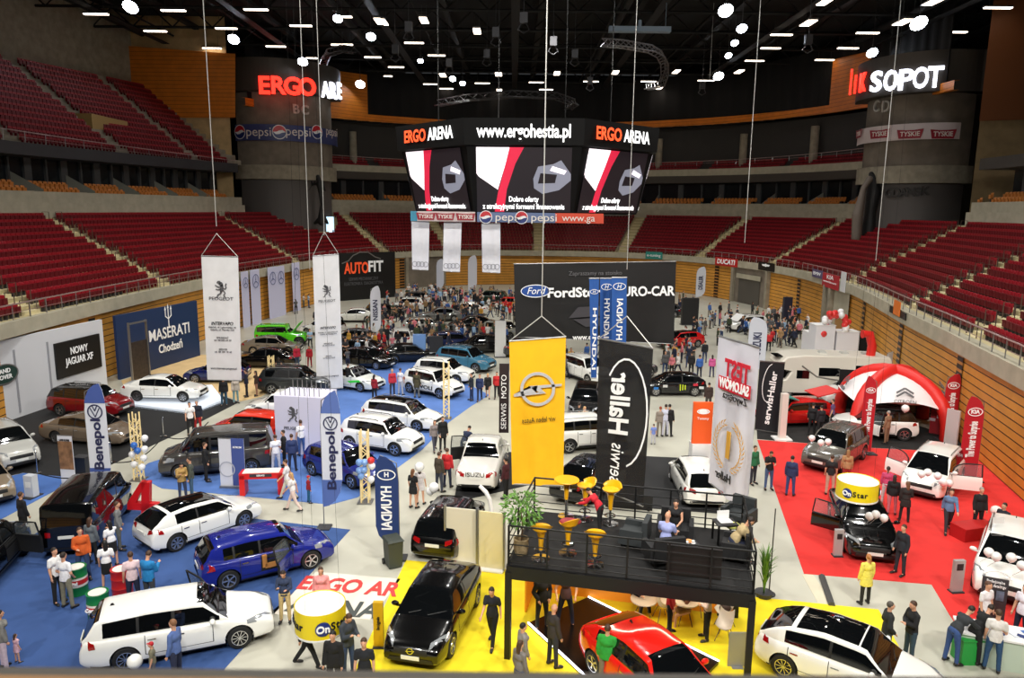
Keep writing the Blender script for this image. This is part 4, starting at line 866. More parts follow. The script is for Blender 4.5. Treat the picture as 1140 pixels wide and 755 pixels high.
# ---------------------------------------------------------------- seats
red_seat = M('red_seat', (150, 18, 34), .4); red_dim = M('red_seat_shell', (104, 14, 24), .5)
or_seat = M('orange_seat', (206, 128, 56), .5)
def seat_mb(w=.46, fold=True):
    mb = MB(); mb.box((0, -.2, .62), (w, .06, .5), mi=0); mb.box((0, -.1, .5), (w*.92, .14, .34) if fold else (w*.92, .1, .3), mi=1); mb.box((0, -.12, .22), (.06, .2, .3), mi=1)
    return mb
def seat_full(name, back_m, pan_m):
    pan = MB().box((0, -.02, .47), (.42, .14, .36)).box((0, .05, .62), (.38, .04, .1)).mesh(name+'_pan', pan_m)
    bk = MB(); rows = []
    for j, z in enumerate((.38, .5, .66, .8, .86)):
        rows.append([(x, -.16-.05*(z-.38)+.03*(abs(x)/.23)**2*1.2 - (.0 if j < 4 else .02), z-(.03*(abs(x)/.23)**3 if j == 4 else 0)) for x in (-.23, -.15, 0, .15, .23)])
    back = [[(p[0], p[1]-.045, p[2]) for p in r] for r in rows]
    bk.grid(rows); bk.grid([r[::-1] for r in back])
    bk.grid([rows[-1], back[-1]]); bk.grid([[r[0] for r in back], [r[0] for r in rows]]); bk.grid([[r[-1] for r in rows], [r[-1] for r in back]])
    bk = bk.mesh(name+'_back', back_m, 50)
    lg = MB().box((0, -.1, .2), (.07, .22, .4)).mesh(name+'_leg', M('seat_leg', (60, 60, 60), .5))
    return pan, bk, lg
def build_seats(spots, name, cat, group, label_fn, mats, stuff_label, limit=300, stufftag=''):
    spots = sorted(spots, key=lambda q: (q[0][0])**2+(q[0][1])**2+(q[0][2]-12)**2+(0 if visible(q[0]) else 1e6))
    lim = min(limit, sum(1 for q in spots if visible(q[0]))); near, far = spots[:lim], spots[lim:]
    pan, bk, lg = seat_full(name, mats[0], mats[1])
    for p, a, info in near:
        r = thing(name, label_fn(info), cat, p, a, group)
        mkobj('seat_pan', pan, r); mkobj('backrest', bk, r); mkobj('leg', lg, r)
    if far:
        b = seat_mb(); bv = np.array(b.v); bf = np.array(b.f); bm = np.array(b.m); n = len(far); nv = len(bv)
        A = np.array([q[1] for q in far]); P = np.array([list(q[0]) for q in far])
        X = bv[None, :, 0]*np.cos(A)[:, None]-bv[None, :, 1]*np.sin(A)[:, None]+P[:, 0:1]
        Y = bv[None, :, 0]*np.sin(A)[:, None]+bv[None, :, 1]*np.cos(A)[:, None]+P[:, 1:2]
        Z = bv[None, :, 2]+P[:, 2:3]
        V_ = np.stack([X, Y, Z], -1).reshape(-1, 3); F_ = (bf[None]+(np.arange(n)*nv)[:, None, None]).reshape(-1, 4)
        me = bpy.data.meshes.new(name+'_rows'); me.from_pydata(V_.tolist(), [], F_.tolist())
        for m_ in mats: me.materials.append(m_)
        me.polygons.foreach_set('material_index', np.tile(bm, n)); me.update()
        mkobj(name+'_rows', me, None, stuff_label, cat, group, 'stuff')
def visible(p, m=14):
    x, y = PX(p); return -m < x < 1140+m and -m < y < 755+m
def row_spots(d, z, s0, s1, aisles, pitch=.52, aw=.95, info=None, blocks=None):
    out = []; s = s0
    while s < s1:
        p = CS(s, d); q = CS(s+.1, d); k = (q-p).length/.1
        step = pitch/max(k, .3)
        if all(abs(s-a)*k > aw for a in aisles) and not in_tower(p):
            n = CNs(s); P = CS(s, d, kz(s, z)); 
            if visible(P, 420): out.append((P, math.atan2(-n.y, -n.x)-PI/2, (s, info)))
        s += step
    return out
AIS = [s_px(*p, 5.6) for p in [(55, 345), (222, 315), (330, 290), (425, 280), (487, 276), (598, 276), (712, 277), (805, 284), (888, 293), (956, 312), (1013, 337), (1072, 368), (1138, 398)]]; AIS += [AIS[-1]+6, AIS[-1]+12.5, AIS[0]-7.5, AIS[0]-15]; AIS.sort()
spots = []
for i in range(ROWS): spots += [q for q in row_spots(1.2+TD*i+.42, 5.3+TR*i, max(sL0-16, 1), min(sR1+24, NS-2), AIS, info=i)]
def red_label(inf):
    s, i = inf; p = CS(s)
    blk = sum(1 for a in AIS if a < s)-2
    side = {0: 'block above the white stand wall', 1: 'block above the dark blue trident wall', 2: 'block behind the hanging lion banners', 9: 'block below the grey drum lettered CD', 10: 'block above the inflatable tent', 11: 'block above the wall behind the red flags', 12: 'block above the wall behind the red flags', 13: 'block above the wall behind the red flags'}.get(blk, 'block at the side of the hall')
    return 'red tip-up seat in %s, row %s up' % (side, ['one', 'two', 'three', 'four', 'five', 'six', 'seven', 'eight', 'nine', 'ten', 'eleven', 'twelve'][i])
build_seats(spots, 'stadium_seat', 'seat', 'dark red tip-up seats of the stands', red_label, [red_seat, red_dim], 'rows of dark red tip-up seats filling the rest of the stands')
spu = []
UA = [s_at((-27.9, y)) for y in (38, 49, 61, 75, 88)]
for i in range(UR): spu += row_spots(12.4+UD*i+.4, 16.9+UH*i, sL0, sL1-1, UA, info=i)
FA = [sF0+14, sF0+26, sF1-30, sF1-20]
for i in range(4):
    spu += [q for q in row_spots(12.6+UD*i+.4, 17.0+.45*i, sF0, sF1, FA, info=i)]
b_ = [(p, a, 0) for p, a, _ in spu]
build_seats(b_, 'upper_tier_seat', 'seat', 'dark red tip-up seats of the stands', None, [red_seat, red_dim], 'rows of dark red seats in the upper tiers', limit=0)
spo = []
for i in range(2):
    for a_, b__ in ((sL0, sL1-2), (sF0, sF1), (sR0, sR1)):
        spo += [q for q in row_spots(12.45+.95*i, 12.71+.45*i, a_, b__, [a_+1.2+6.6*k for k in range(30)], pitch=.62, aw=1.0, info=i)]
# the steeper block of orange seats beside the stair at the left
so0, so1 = s_px(0, 357, 5.5)-4, s_px(70, 357, 5.5)+3
for i in range(5): spo += [q for q in row_spots(12.5-.8*i, 13.3-.42*i+.4, so0, so1+i*1.0, [], pitch=.6, info=2)] if i > 1 else []
def or_label(inf):
    s, i = inf; p = CS(s)
    w = 'before the glazed boxes on the left side' if p.x < -20 and p.y < 98 else ('on the far balcony' if p.y > 80 else 'before the boxes on the right side')
    return 'orange padded seat in the %s row %s' % (('front', 'back', 'stepped')[i], w)
build_seats(spo, 'box_seat', 'seat', 'orange seats before the boxes', or_label, [or_seat, or_seat], 'further orange seats before the boxes')
# aisle rails and steps
for k, a in enumerate(AIS):
    mb = MB()
    for i in range(ROWS*2):
        d = 1.2+TD*i/2; z = 5.3+TR*(i//2)+(TR/2 if i % 2 else 0)
        if in_tower(CS(a, d)): continue
        p = CS(a, d+.2, z); n = CNs(a); mb.box((p.x, p.y, 5.3+TR*(i//2)+(TR/4 if i % 2 else .02)), (.43, 1.5, TR/2 if i % 2 else .05), math.atan2(n.y, n.x))
    if mb.v: struct('floor_aisle_%d' % (k+1), mb, M('aisle_step', (214, 202, 160), .8))
mb = MB()
for k, a in enumerate(AIS):
    for i in range(ROWS):
        d = 1.2+TD*i+.1
        for e in (-.8, .8):
            p = CS(a+e, d, 5.3+TR*i)
            if in_tower(p) or not visible(p): continue
            n = CNs(a+e); q = CS(a+e, d+.55, 5.3+TR*i)
            mb.tube([p, p+Vector((0, 0, .95)), q+Vector((0, 0, .95)), q], .03, 4)
struct('trim_aisle_hoops', mb, M('hoop_steel', (110, 96, 90), .4, .6))
q = AY(110, 143, 80); struct('wall_portal', MB().box((q.x-1, q.y, q.z-.4), (4.6, 7, 3.0)), M('portal_beige', (170, 140, 84), .8))
# ================================================================ roof, lamps, cube
lampwhite = M('lamp_tube', (255, 236, 214), .4, emit=7)
spotwhite = M('lamp_disc', (232, 242, 255), .4, emit=45)
housing = M('lamp_housing', (70, 70, 72), .5)
trussm = M('truss_black', (17, 17, 18), .8)
def RZ(x, y, z): return G(x, y, z)
# steel trusses under the ceiling (setting)
mb = MB()
for Y in range(30, 140, 9):
    for z in (33.2, 35.4): mb.cyl((-70, Y, z), (75, Y, z), .16, n=4)
    X = -70
    while X < 74:
        mb.cyl((X, Y, 33.2), (X+2.4, Y, 35.4), .09, n=4, cap=False); mb.cyl((X+2.4, Y, 35.4), (X+4.8, Y, 33.2), .09, n=4, cap=False); X += 4.8
for X in range(-66, 74, 11):
    mb.cyl((X, 26, 33.6), (X, 136, 33.6), .13, n=4); mb.box((X+3, 80, 34.6), (.7, 112, .5))
struct('ceiling_trusses', mb, trussm)
mb = MB()
for X in range(-60, 70, 15): mb.box((X, 80, 32.6), (.9, 110, .06)); 
for X in (-48, -20, 12, 44): mb.cyl((X, 30, 33.9), (X, 134, 33.9), .45, n=10)
struct('ceiling_walkways', mb, M('duct_grey', (24, 25, 29), .7))
# strip lamps read off the photograph: x, y, length in pixels
STR = [(17, 26, 24), (7, 40, 16), (22, 56, 20), (107, 16, 26), (89, 43, 20), (71, 55, 20), (83, 69, 17), (149, 58, 18), (127, 67, 18), (144, 73, 18), (145, 78, 16), (173, 35, 24), (193, 12, 26), (195, 71, 18), (252, 32, 23), (236, 54, 20), (285, 11, 26), (307, 52, 21), (287, 66, 19), (335, 29, 24), (347, 65, 12), (376, 50, 14), (385, 19, 13), (386, 50, 13), (461, 48, 21), (415, 64, 18), (486, 62, 19), (441, 75, 17), (479, 94, 15), (537, 93, 16), (497, 99, 15), (597, 92, 16), (608, 100, 15), (658, 91, 17), (722, 91, 17), (766, 99, 17), (786, 90, 18), (830, 96, 17), (853, 89, 18), (840, 68, 21), (858, 54, 22), (870, 39, 24), (918, 67, 21), (919, 88, 16), (944, 54, 23), (966, 37, 25), (1027, 52, 23), (1063, 36, 27), (1111, 9, 31), (432, 85, 9), (422, 94, 9)]
STS = [(422, 24, 9), (428, 25, 6), (472, 23, 10), (531, 35, 10), (493, 84, 8), (555, 83, 9), (556, 101, 7), (620, 82, 8), (685, 81, 8), (733, 98, 10), (753, 80, 7), (823, 80, 8), (894, 79, 9), (900, 26, 13), (919, 2, 12), (1040, 2, 14), (1005, 25, 14)]
tubes = None
for k, (x, y, L) in enumerate(STR+STS):
    p = RZ(x, y, 32.0); q = RZ(x+L, y, 32.0); w = (q-p).length; short = k >= len(STR)
    wx, wy = (min(w, 4.0), .42) if not short else (w*.8, 2.4)
    r = thing('ceiling_lamp', 'lit strip lamp hanging under the black roof steel', 'lamp', p, 0, 'strip lamps under the roof')
    hb = MB(); hb.box((0, 0, .14), (wx*1.04, wy*1.3, .16)); hb.cyl((-wx/3, 0, .2), (-wx/3, 0, 1.6), .02, n=4); hb.cyl((wx/3, 0, .2), (wx/3, 0, 1.6), .02, n=4); hb.obj('housing', housing, r)
    MB().box((0, 0, .02), (wx, wy, .1)).obj('diffuser', lampwhite, r)
SP = [(145, 8, 1.2), (260, 44, 1.1), (337, 69, 1.1), (376, 21, .8), (401, 94, 1.25), (413, 41, .9), (468, 68, .6), (504, 88, .8), (515, 93, .7), (808, 12, 1.2), (826, 32, .9), (818, 48, .7), (811, 62, .7), (800, 85, 1.2), (1023, 26, 1.4), (971, 59, 1.1), (931, 87, 1.1), (932, 77, .6)]
for k, (x, y, rad) in enumerate(SP):
    p = RZ(x, y, 31.0)
    r = thing('floodlight', 'round white floodlight glaring under the black roof', 'lamp', p, 0, 'floodlights under the roof')
    T = Matrix.Rotation(math.radians(-42), 4, 'X')
    sh = MB().lathe([(.02, .75), (.25, .7), (.62*rad, .1), (.66*rad, 0), (.6*rad, 0), (.2, .6)], 16, T=T); sh.cyl((0, 0, .4), (0, 0, 5.0), .04, n=5); sh.obj('reflector', housing, r, 50)
    MB().lathe([(.001, .02), (.6*rad, .02), (.6*rad, .06), (.001, .06)], 16, T=T).obj('lens', spotwhite, r)
# working light of the hall: spot lamps set apart from the modelled fittings
def spot(x, y, z, tx, ty, P, size=1.9, col=(1, .97, .9), r=.5):
    ld = bpy.data.lights.new('hall_lamp', 'SPOT'); ld.energy = P; ld.spot_size = size; ld.spot_blend = .7; ld.shadow_soft_size = r; ld.color = col
    o = bpy.data.objects.new('hall_lamp', ld); COL.objects.link(o); o.location = (x, y, z)
    o.rotation_euler = (Vector((tx, ty, 0))-Vector((x, y, z))).to_track_quat('-Z', 'Y').to_euler()
for (X, Y) in [(-19, 24), (0, 22), (18, 24), (-20, 40), (2, 38), (22, 42), (-19, 58), (2, 56), (24, 60), (-16, 78), (4, 76), (26, 80), (-8, 98), (14, 98)]:
    spot(X, Y, 31.5, X*.9, Y, 9000, 2.1)
for (X, Y, tx, ty) in [(-16, -4, -10, 34), (0, -6, 0, 36), (16, -4, 12, 34), (-8, -2, 4, 60), (12, -2, -4, 62)]:
    spot(X, Y, 28, tx, ty, 15000, 1.5)  # unseen lamps behind the camera, added for frontal light on upright faces
for (X, Y, tx, ty) in [(-30, 70, 26, 62), (30, 70, -24, 60), (-28, 40, 26, 40), (28, 40, -28, 44)]: spot(X, Y, 31, tx, ty, 7500, 1.25)  # side lamps, likewise added, throwing light across the hall
# ---------------------------------------------------------------- video cube
screen_d = M('screen_dark', (20, 16, 20), .4, emit=.35)
OC = Vector((1.2, 66.0, 0)); RAD = 10.6
cubeblack = M('cube_black', (5, 5, 6), .6, spec=.2)
cube = thing('video_cube', 'huge octagonal scoreboard with lit screens hanging over the hall', 'scoreboard', (OC.x, OC.y, 11.6))
A0 = -PI/2-.045
mb = MB(); rings = []
for rr, z in ((8.6, 11.6), (9.2, 11.7), (10.3, 16.6), (10.6, 16.7), (10.75, 18.6), (9.0, 18.7)):
    rings.append([(OC.x*0+rr/math.cos(PI/8)*math.cos(A0+PI/8+i*PI/4), rr/math.cos(PI/8)*math.sin(A0+PI/8+i*PI/4), z-11.6) for i in range(8)])
mb.grid(rings, closed=True); mb.add(rings[0], [tuple(range(8))]); mb.add(rings[-1], [tuple(range(8))])
mb.obj('casing', cubeblack, cube)
def smat(name, c, e=1.0): return M(name, c, .5, emit=e)
s_white = smat('screen_white', (236, 226, 232), 1.15); s_red = smat('screen_red', (196, 32, 62), .9); s_dark = smat('screen_black', (26, 20, 26), .6); s_grey = smat('screen_grey', (120, 122, 136), .8)
s_text = smat('screen_letters', (250, 250, 250), 1.4); s_or = smat('screen_orange', (255, 84, 40), 1.4)
for i in range(-2, 3):
    a = A0+i*PI/4
    n = Vector((math.cos(a), math.sin(a), 0)); t = Vector((-n.y, n.x, 0))
    lo = n*9.26+Vector((0, 0, .25)); hi = n*10.32+Vector((0, 0, 4.95)); up = (hi-lo)
    c = (lo+hi)/2+n*.05; T = frame(c, t, up); hw, hh = 3.72, up.length/2
    hw = 3.55
    mb = MB()
    mb.prism([(-hw, -hh), (hw, -hh), (hw, hh), (-hw, hh)], .02, 0)
    mb.prism([(-hw, hh), (-hw*.28, hh), (-hw*.5, -hh*.05), (-hw*.55, -hh*.3), (-hw*.95, hh*.1), (-hw, hh*.2)], .03, 1)
    mb.prism([(-hw*.3, hh), (0, hh), (-hw*.18, hh*.5), (-hw*.36, -hh*.3), (-hw*.42, -hh), (-hw*.62, -hh), (-hw*.55, -hh*.4), (-hw*.42, hh*.3)], .035, 2)
    mb.prism([(hw*.22, -hh*.25), (hw*.2, hh*.05), (hw*.3, hh*.42), (hw*.62, hh*.5), (hw*.78, hh*.62), (hw*.99, hh*.2), (hw*.99, hh*.0), (hw*.75, -hh*.3), (hw*.4, -hh*.42)], .03, 3)
    mb.prism([(hw*.3, -hh*.1), (hw*.35, hh*.22), (hw*.7, hh*.18), (hw*.66, -hh*.08)], .04, 0)
    mb.prism([(hw*.55, hh*.3), (hw*.6, hh*.44), (hw*.9, hh*.3), (hw*.85, hh*.18)], .045, 1)
    o = mb.obj('screen', [s_dark, s_white, s_red, s_grey], cube); o.matrix_local = T
    text('Dobre oferty\nz atrakcyjnymi formami finansowania', .56, s_text, cube, frame(c+n*.09-up.normalized()*hh*.72, t, up), width=hw*1.75, bold=.018)
    th = frame(n*10.75+Vector((0, 0, 6.05)), t, (0, 0, 1))
    if i == 0: text('www.ergohestia.pl', 1.35, s_text, cube, th, width=6.9, bold=.02)
    else:
        text('ERGO', 1.3, s_or, cube, frame(n*10.75+t*-1.75+Vector((0, 0, 6.05)), t, (0, 0, 1)), width=2.9, bold=.025)
        text('ARENA', 1.3, s_text, cube, frame(n*10.75+t*1.6+Vector((0, 0, 6.05)), t, (0, 0, 1)), width=3.2, bold=.02)
    if i == 2 or i == 1:
        MB().box((0, 0, 0), (.9, .5, 1.0)).obj('speaker', white, cube).matrix_local = frame(n*9.6+t*4.3+Vector((0, 0, 5.9)), t, (0, 0, 1))
for i in range(0, 8, 2):
    a = A0+PI/8+i*PI/4; MB().cyl((8*math.cos(a), 8*math.sin(a), 7), (8*math.cos(a), 8*math.sin(a), 24.3), .04, n=4).obj('suspension_cable', black, cube)
# advertising ring below the cube
adr = thing('advert_banner', 'long banner strip with drink badges and a web address hanging under the scoreboard', 'banner', (OC.x, 54, 10.9))
p0 = AY(457, 235, 54); p1 = AY(672, 238, 54); q0 = AY(457, 246, 54); q1 = AY(672, 249, 54)
def strip(a, b, c, d, f0, f1, mat, name):
    P = [a.lerp(b, f0), a.lerp(b, f1), c.lerp(d, f1), c.lerp(d, f0)]; o = adr.location
    mb = MB(); mb.add([p-o for p in P]+[p-o+Vector((0, .08, 0)) for p in P], [(3, 2, 1, 0), (4, 5, 6, 7), (0, 1, 5, 4), (2, 3, 7, 6), (1, 2, 6, 5), (3, 0, 4, 7)])
    mb.obj(name, mat, adr)
def adpos(f): return (p0.lerp(p1, f)+q0.lerp(q1, f))/2-adr.location+Vector((0, -.05, 0))
xd = p1-p0; pepsiblue = M('pepsi_blue', (92, 110, 150), .5); tyred = M('tyskie_red', (150, 26, 44), .5); tyw = M('tyskie_white', (214, 200, 200), .6)
strip(p0, p1, q0, q1, 0, .035, M('cyan_cloth', (60, 140, 170), .6), 'panel'); strip(p0, p1, q0, q1, .035, .335, tyw, 'panel'); strip(p0, p1, q0, q1, .345, .75, pepsiblue, 'panel'); strip(p0, p1, q0, q1, .75, 1, M('web_orange', (206, 70, 44), .6), 'panel')
def tyskie(parent, T, h):
    shape([[(-.95*h, -.42*h), (.95*h, -.42*h), (1.15*h, .42*h), (.3*h, .34*h), (-.3*h, .34*h), (-1.15*h, .42*h)]], tyred, parent, T, h=.02)
    text('TYSKIE', h*.62, M('off_white', (228, 220, 214), .5), parent, T @ Matrix.Translation((0, -.03*h, .03)), width=h*1.7, bold=.02)
pr, pw, pb = M('pepsi_red', (190, 30, 44), .4), M('pepsi_white', (232, 232, 236), .4), M('pepsi_navy', (24, 44, 110), .4)
def pepsi(parent, T, r, word=True):
    shape([ell(0, 0, r*1.12, r*1.12)], pw, parent, T, h=.015)
    shape([[(r*math.cos(a), r*math.sin(a)) for a in [PI*k/12 for k in range(13)]]+[(-.4*r, .05*r), (0, .25*r), (.5*r, .32*r)]], pr, parent, T, h=.03)
    shape([[(r*math.cos(a), r*math.sin(a)) for a in [PI+PI*k/12 for k in range(13)]]+[(.4*r, -.1*r), (0, -.3*r), (-.5*r, -.36*r)]], pb, parent, T, h=.03)
    if word: text('pepsi', r*1.9, M('off_white', (228, 220, 214), .5), parent, T @ Matrix.Translation((r*3.9, 0, .02)), width=r*4.4)
for f in (.08, .18, .285): tyskie(adr, frame(adpos(f), xd, (0, 0, 1)), .62)
for f in (.39, .575): pepsi(adr, frame(adpos(f), xd, (0, 0, 1)), .42)
text('www.ga', .7, M('off_white', (228, 220, 214), .5), adr, frame(adpos(.87), xd, (0, 0, 1)), width=2.4)
# ---------------------------------------------------------------- writing on the towers
def on_arc(c, R, x, y):
    "point on a vertical drum seen at this spot of the photograph"
    d = ray(x, y); ox, oy = -c[0], -c[1]; a = d.x**2+d.y**2; b = 2*(ox*d.x+oy*d.y); cc = ox*ox+oy*oy-R*R
    t = (-b-math.sqrt(max(b*b-4*a*cc, 0)))/(2*a); p = Vector((d.x*t, d.y*t, CH+d.z*t)); n = Vector((p.x-c[0], p.y-c[1], 0)).normalized()
    return p, n
def letters(word, pts, c, R, size, mat, lab, cat, ext=.12, w=None, bold=.03, group=None):
    root = None
    for ch, (x, y) in zip(word, pts):
        p, n = on_arc(c, R, x, y); t = Vector((-n.y, n.x, 0))
        if root is None: root = thing('illuminated_sign' if 'glow' in lab else 'tower_lettering', lab, cat, p)
        text(ch, size, mat, root, frame(p-root.location+n*.1, t, (0, 0, 1)), 'letter', ext, bold, width=w)
    return root
sign_red = M('sign_red', (255, 44, 30), .4, emit=3.0); sign_white = M('sign_white', (236, 240, 255), .4, emit=3.2); letter_grey = M('letter_grey', (190, 186, 180), .6)
R1, R2 = TW1[1], TW2[1]
letters('ERGO', [(294, 96), (309, 96), (325, 97), (342, 98)], TW1[0], R1+CROWN+.05, 3.1, sign_red, 'four red glowing letters on the crown of the drum lettered BC', 'sign')
letters('ARE', [(362, 101), (370, 102), (377, 102)], TW1[0], R1+CROWN+.05, 3.0, sign_white, 'white glowing letters beginning ARENA on the crown of the drum lettered BC', 'sign', w=1.6, bold=.02)
letters('BC', [(329, 122), (339, 123)], TW1[0], R1-.15, 1.7, letter_grey, 'pale letters BC on the concrete drum', 'sign')
letters('ŃSK', [(948, 96), (953, 95), (961, 93)], TW2[0], R2+CROWN+.05, 2.9, sign_red, 'red glowing end of the town name on the crown of the drum lettered CD', 'sign', w=1.25, bold=.02)
letters('SOPOT', [(976, 92), (992, 91), (1008, 90), (1025, 88), (1041, 87)], TW2[0], R2+CROWN+.05, 3.0, sign_white, 'white glowing letters SOPOT on the crown of the drum lettered CD', 'sign', w=1.5, bold=.02)
letters('CD', [(977, 119), (987, 119)], TW2[0], R2-.15, 1.8, letter_grey, 'pale letters CD on the concrete drum', 'sign', w=1.0, bold=.01)
letters('GDANSK', [(990, 215), (998, 215), (1006, 215), (1014, 214), (1022, 214), (1030, 213)], TW2[0], R2-.45, 1.3, M('letter_dark', (50, 47, 46), .6), 'dim grey town name on the dark base of the drum lettered CD', 'sign')
def band(name, lab, c, R, x0, x1, ya, yb, mat):
    pa, na = on_arc(c, R, x0, (ya+yb)/2); pb, nb_ = on_arc(c, R, x1, (ya+yb)/2)
    xm = (x0+x1)/2; z1 = on_arc(c, R, xm, ya)[0].z; z0 = on_arc(c, R, xm, yb)[0].z
    a = math.atan2(na.y, na.x); b = math.atan2(nb_.y, nb_.x)
    if b < a: b += 2*PI
    rt = thing(name, lab, 'banner', pa); mb = MB(); o = pa
    mb.grid([[(c[0]+r*math.cos(a+(b-a)*i/24)-o.x, c[1]+r*math.sin(a+(b-a)*i/24)-o.y, z-o.z) for r, z in ((R, z0), (R, z1), (R-.1, z1), (R-.1, z0))] for i in range(25)], closed=True)
    mb.obj('cloth', mat, rt); return rt
b1 = band('advert_banner', 'blue round-badge banner wrapped round the drum lettered BC', TW1[0], R1+.5, 262, 377, 139, 157, M('pepsi_band', (58, 66, 118), .5))
for x in (267, 311, 353): 
    p, n = on_arc(TW1[0], R1+.55, x, 147); t = Vector((-n.y, n.x, 0)); pepsi(b1, frame(p-b1.location, t, (0, 0, 1)), .85, False)
for x in (288, 332, 369):
    p, n = on_arc(TW1[0], R1+.55, x, 147); t = Vector((-n.y, n.x, 0)); text('pepsi', 1.7, M('off_white', (228, 220, 214), .5), b1, frame(p-b1.location+n*.05, t, (0, 0, 1)), width=3.4)
b2 = band('advert_banner', 'white red-badge banner wrapped round the drum lettered CD', TW2[0], R2+.6, 943, 1069, 138, 156, tyw)
for x in (956, 979, 1013, 1050):
    p, n = on_arc(TW2[0], R2+.65, x, 149); t = Vector((-n.y, n.x, 0)); tyskie(b2, frame(p-b2.location, t, (0, 0, 1)), 1.15)
# cables hanging from the roof
CABLES = [(228, 0, 241, 252, 40, None), (330, 0, 345, 300, 47, None), (355, 0, 361, 262, 47, None), (603, 0, 603, 352, 26, None), (844, 0, 829, 270, 60, None), (1006, 0, 975, 290, 55, None), (711, 0, 698, 300, 45, None), (787, 0, 790, 90, 90, None)]
for k, (x0, y0, x1, y1, Y, _) in enumerate(CABLES):
    b = AY(x1, y1, Y); r = MB(); r.cyl((0, 0, 0), (0, 0, 35.8-b.z), .022 if Y < 50 else .03, n=5)
    r.obj('steel_cable', M('cable_grey', (190, 190, 186), .4, .3), None, label='thin steel cable %s' % ['holding the lion banner beside the dark blue trident wall', 'past the drum lettered BC', 'holding the lion banner beside the orange-lettered wall', 'holding the yellow banner', 'in front of the far stands', 'in front of the drum lettered CD', 'in front of the screens of the scoreboard', 'under the floodlights beyond the scoreboard'][k], cat='cable', loc=b)
# curved lighting truss and hoists
def tri_truss(pts, s, r, mb=None, n=5):
    mb = mb or MB(); P = [Vector(p) for p in pts]; C3 = []
    for i, p in enumerate(P):
        d = (P[min(i+1, len(P)-1)]-P[max(i-1, 0)]).normalized(); u = d.cross(Vector((0, 0, 1))); u = u.normalized() if u.length > .1 else Vector((1, 0, 0)); w = u.cross(d)
        C3.append([p+u*s/2, p-u*s/2, p+w*s*.8])
    for j in range(3): mb.tube([c[j] for c in C3], r, n)
    for i in range(len(P)-1):
        for j in range(3): mb.cyl(C3[i][j], C3[i+1][(j+1) % 3], r*.6, n=4, cap=False)
    return mb
ct = [RZ(670, 51, 27), RZ(690, 52, 27), RZ(708, 55, 27), RZ(725, 58, 27), RZ(736, 64, 27), RZ(740, 72, 27), RZ(740, 84, 27), RZ(736, 96, 27), RZ(725, 99, 27), RZ(716, 100, 27)]
o = ct[0]; den = []
for a, b in zip(ct[:-1], ct[1:]): den += [a.lerp(b, k/3) for k in range(3)]
r = tri_truss([p-o for p in den], .8, .07); r.obj('lighting_truss', M('truss_alu', (150, 150, 155), .3, .8), None, 40, label='bent aluminium lighting truss hanging above the right end of the scoreboard', cat='truss', loc=o)
for k, (pts, lb) in enumerate([([(487, 118), (520, 112), (570, 108), (620, 110), (640, 117), (630, 124)], 'dark curved rigging truss hanging directly above the scoreboard'), ([(360, 72), (364, 62), (380, 57), (400, 60)], 'dark curved rigging truss beside the drum lettered BC')]):
    P = [RZ(x, y, 25 if k == 0 else 30) for x, y in pts]; den = []
    for a, b in zip(P[:-1], P[1:]): den += [a.lerp(b, q/4) for q in range(4)]
    tri_truss([p-P[0] for p in den], .9, .07).obj('lighting_truss', M('truss_dim', (70, 70, 74), .4, .6), None, 40, label=lb, cat='truss', loc=P[0])
o = RZ(712, 33, 30); MB().box((0, 0, 0), (6.2, .8, .5)).box((0, 0, .5), (.3, .3, .8)).cyl((2.6, 0, .3), (2.6, 0, 6), .03).cyl((-2.6, 0, .3), (-2.6, 0, 6), .03).obj('projector_housing', M('bluish_metal', (150, 170, 190), .3), None, label='long pale blue-lit beam hanging under the roof above the bent truss', cat='beam', loc=o)
hz = [(616, 46), (552, 36), (583, 20), (440, 55), (657, 90), (500, 70), (542, 60), (900, 44), (782, 95), (455, 30), (640, 60)]
for k, (x, y) in enumerate(hz):
    p = RZ(x, y, 29); mb = MB(); mb.box((0, 0, 0), (.7, .5, .9)); mb.cyl((0, 0, .4), (0, 0, 7.0), .035, n=5); mb.tube([(-.2, 0, -.4), (-.5, 0, -1.0), (0, 0, -1.3), (.5, 0, -1.0), (.2, 0, -.4)], .07, 5)
    mb.obj('chain_hoist', M('hoist', (70, 70, 74), .4, .5), None, label='small chain hoist hanging in the dark roof', cat='hoist', group='chain hoists in the roof', loc=p)
# ================================================================ carpets, stands, banners
def HZ(base, x, y):
    d = ray(x, y); t = math.hypot(base[0], base[1])/math.hypot(d.x, d.y); return CH+d.z*t
def PP(x, y, A, B):
    "point on the upright plane through A and B seen at this spot of the photograph"
    d = ray(x, y); ex, ey = B[0]-A[0], B[1]-A[1]; n = (-ey, ex); t = (A[0]*n[0]+A[1]*n[1])/(d.x*n[0]+d.y*n[1]); return Vector((d.x*t, d.y*t, CH+d.z*t))
def carpet(label, pts, col, z=.012, mat=None, name='carpet'):
    P = [G(*p) for p in pts]; o = sum(P, Vector())/len(P); mb = MB(); mb.prism([(p.x-o.x, p.y-o.y) for p in P], z)
    return mb.obj(name, mat or M('carpet_%d_%d_%d' % col, col, .9, noise=.08, nscale=1.2), None, label=label, cat='carpet', loc=(o.x, o.y, .001))
carpet('blue carpet under the white estate and blue hatchback', [(-60, 655), (60, 582), (100, 563), (140, 558), (300, 580), (390, 590), (251, 744), (220, 800), (-150, 800)], (50, 80, 136))
carpet('small blue carpet patch by the grey information totem', [(-50, 545), (26, 527), (70, 531), (70, 542), (0, 579), (-60, 606)], (66, 104, 172))
carpet('black carpet of the white-walled stand behind the rope posts', [(-50, 540), (-30, 480), (8, 468), (47, 454), (140, 436), (240, 438), (266, 448), (200, 482), (121, 519), (70, 530.6), (26, 526.6), (-50, 543)], (22, 22, 24))
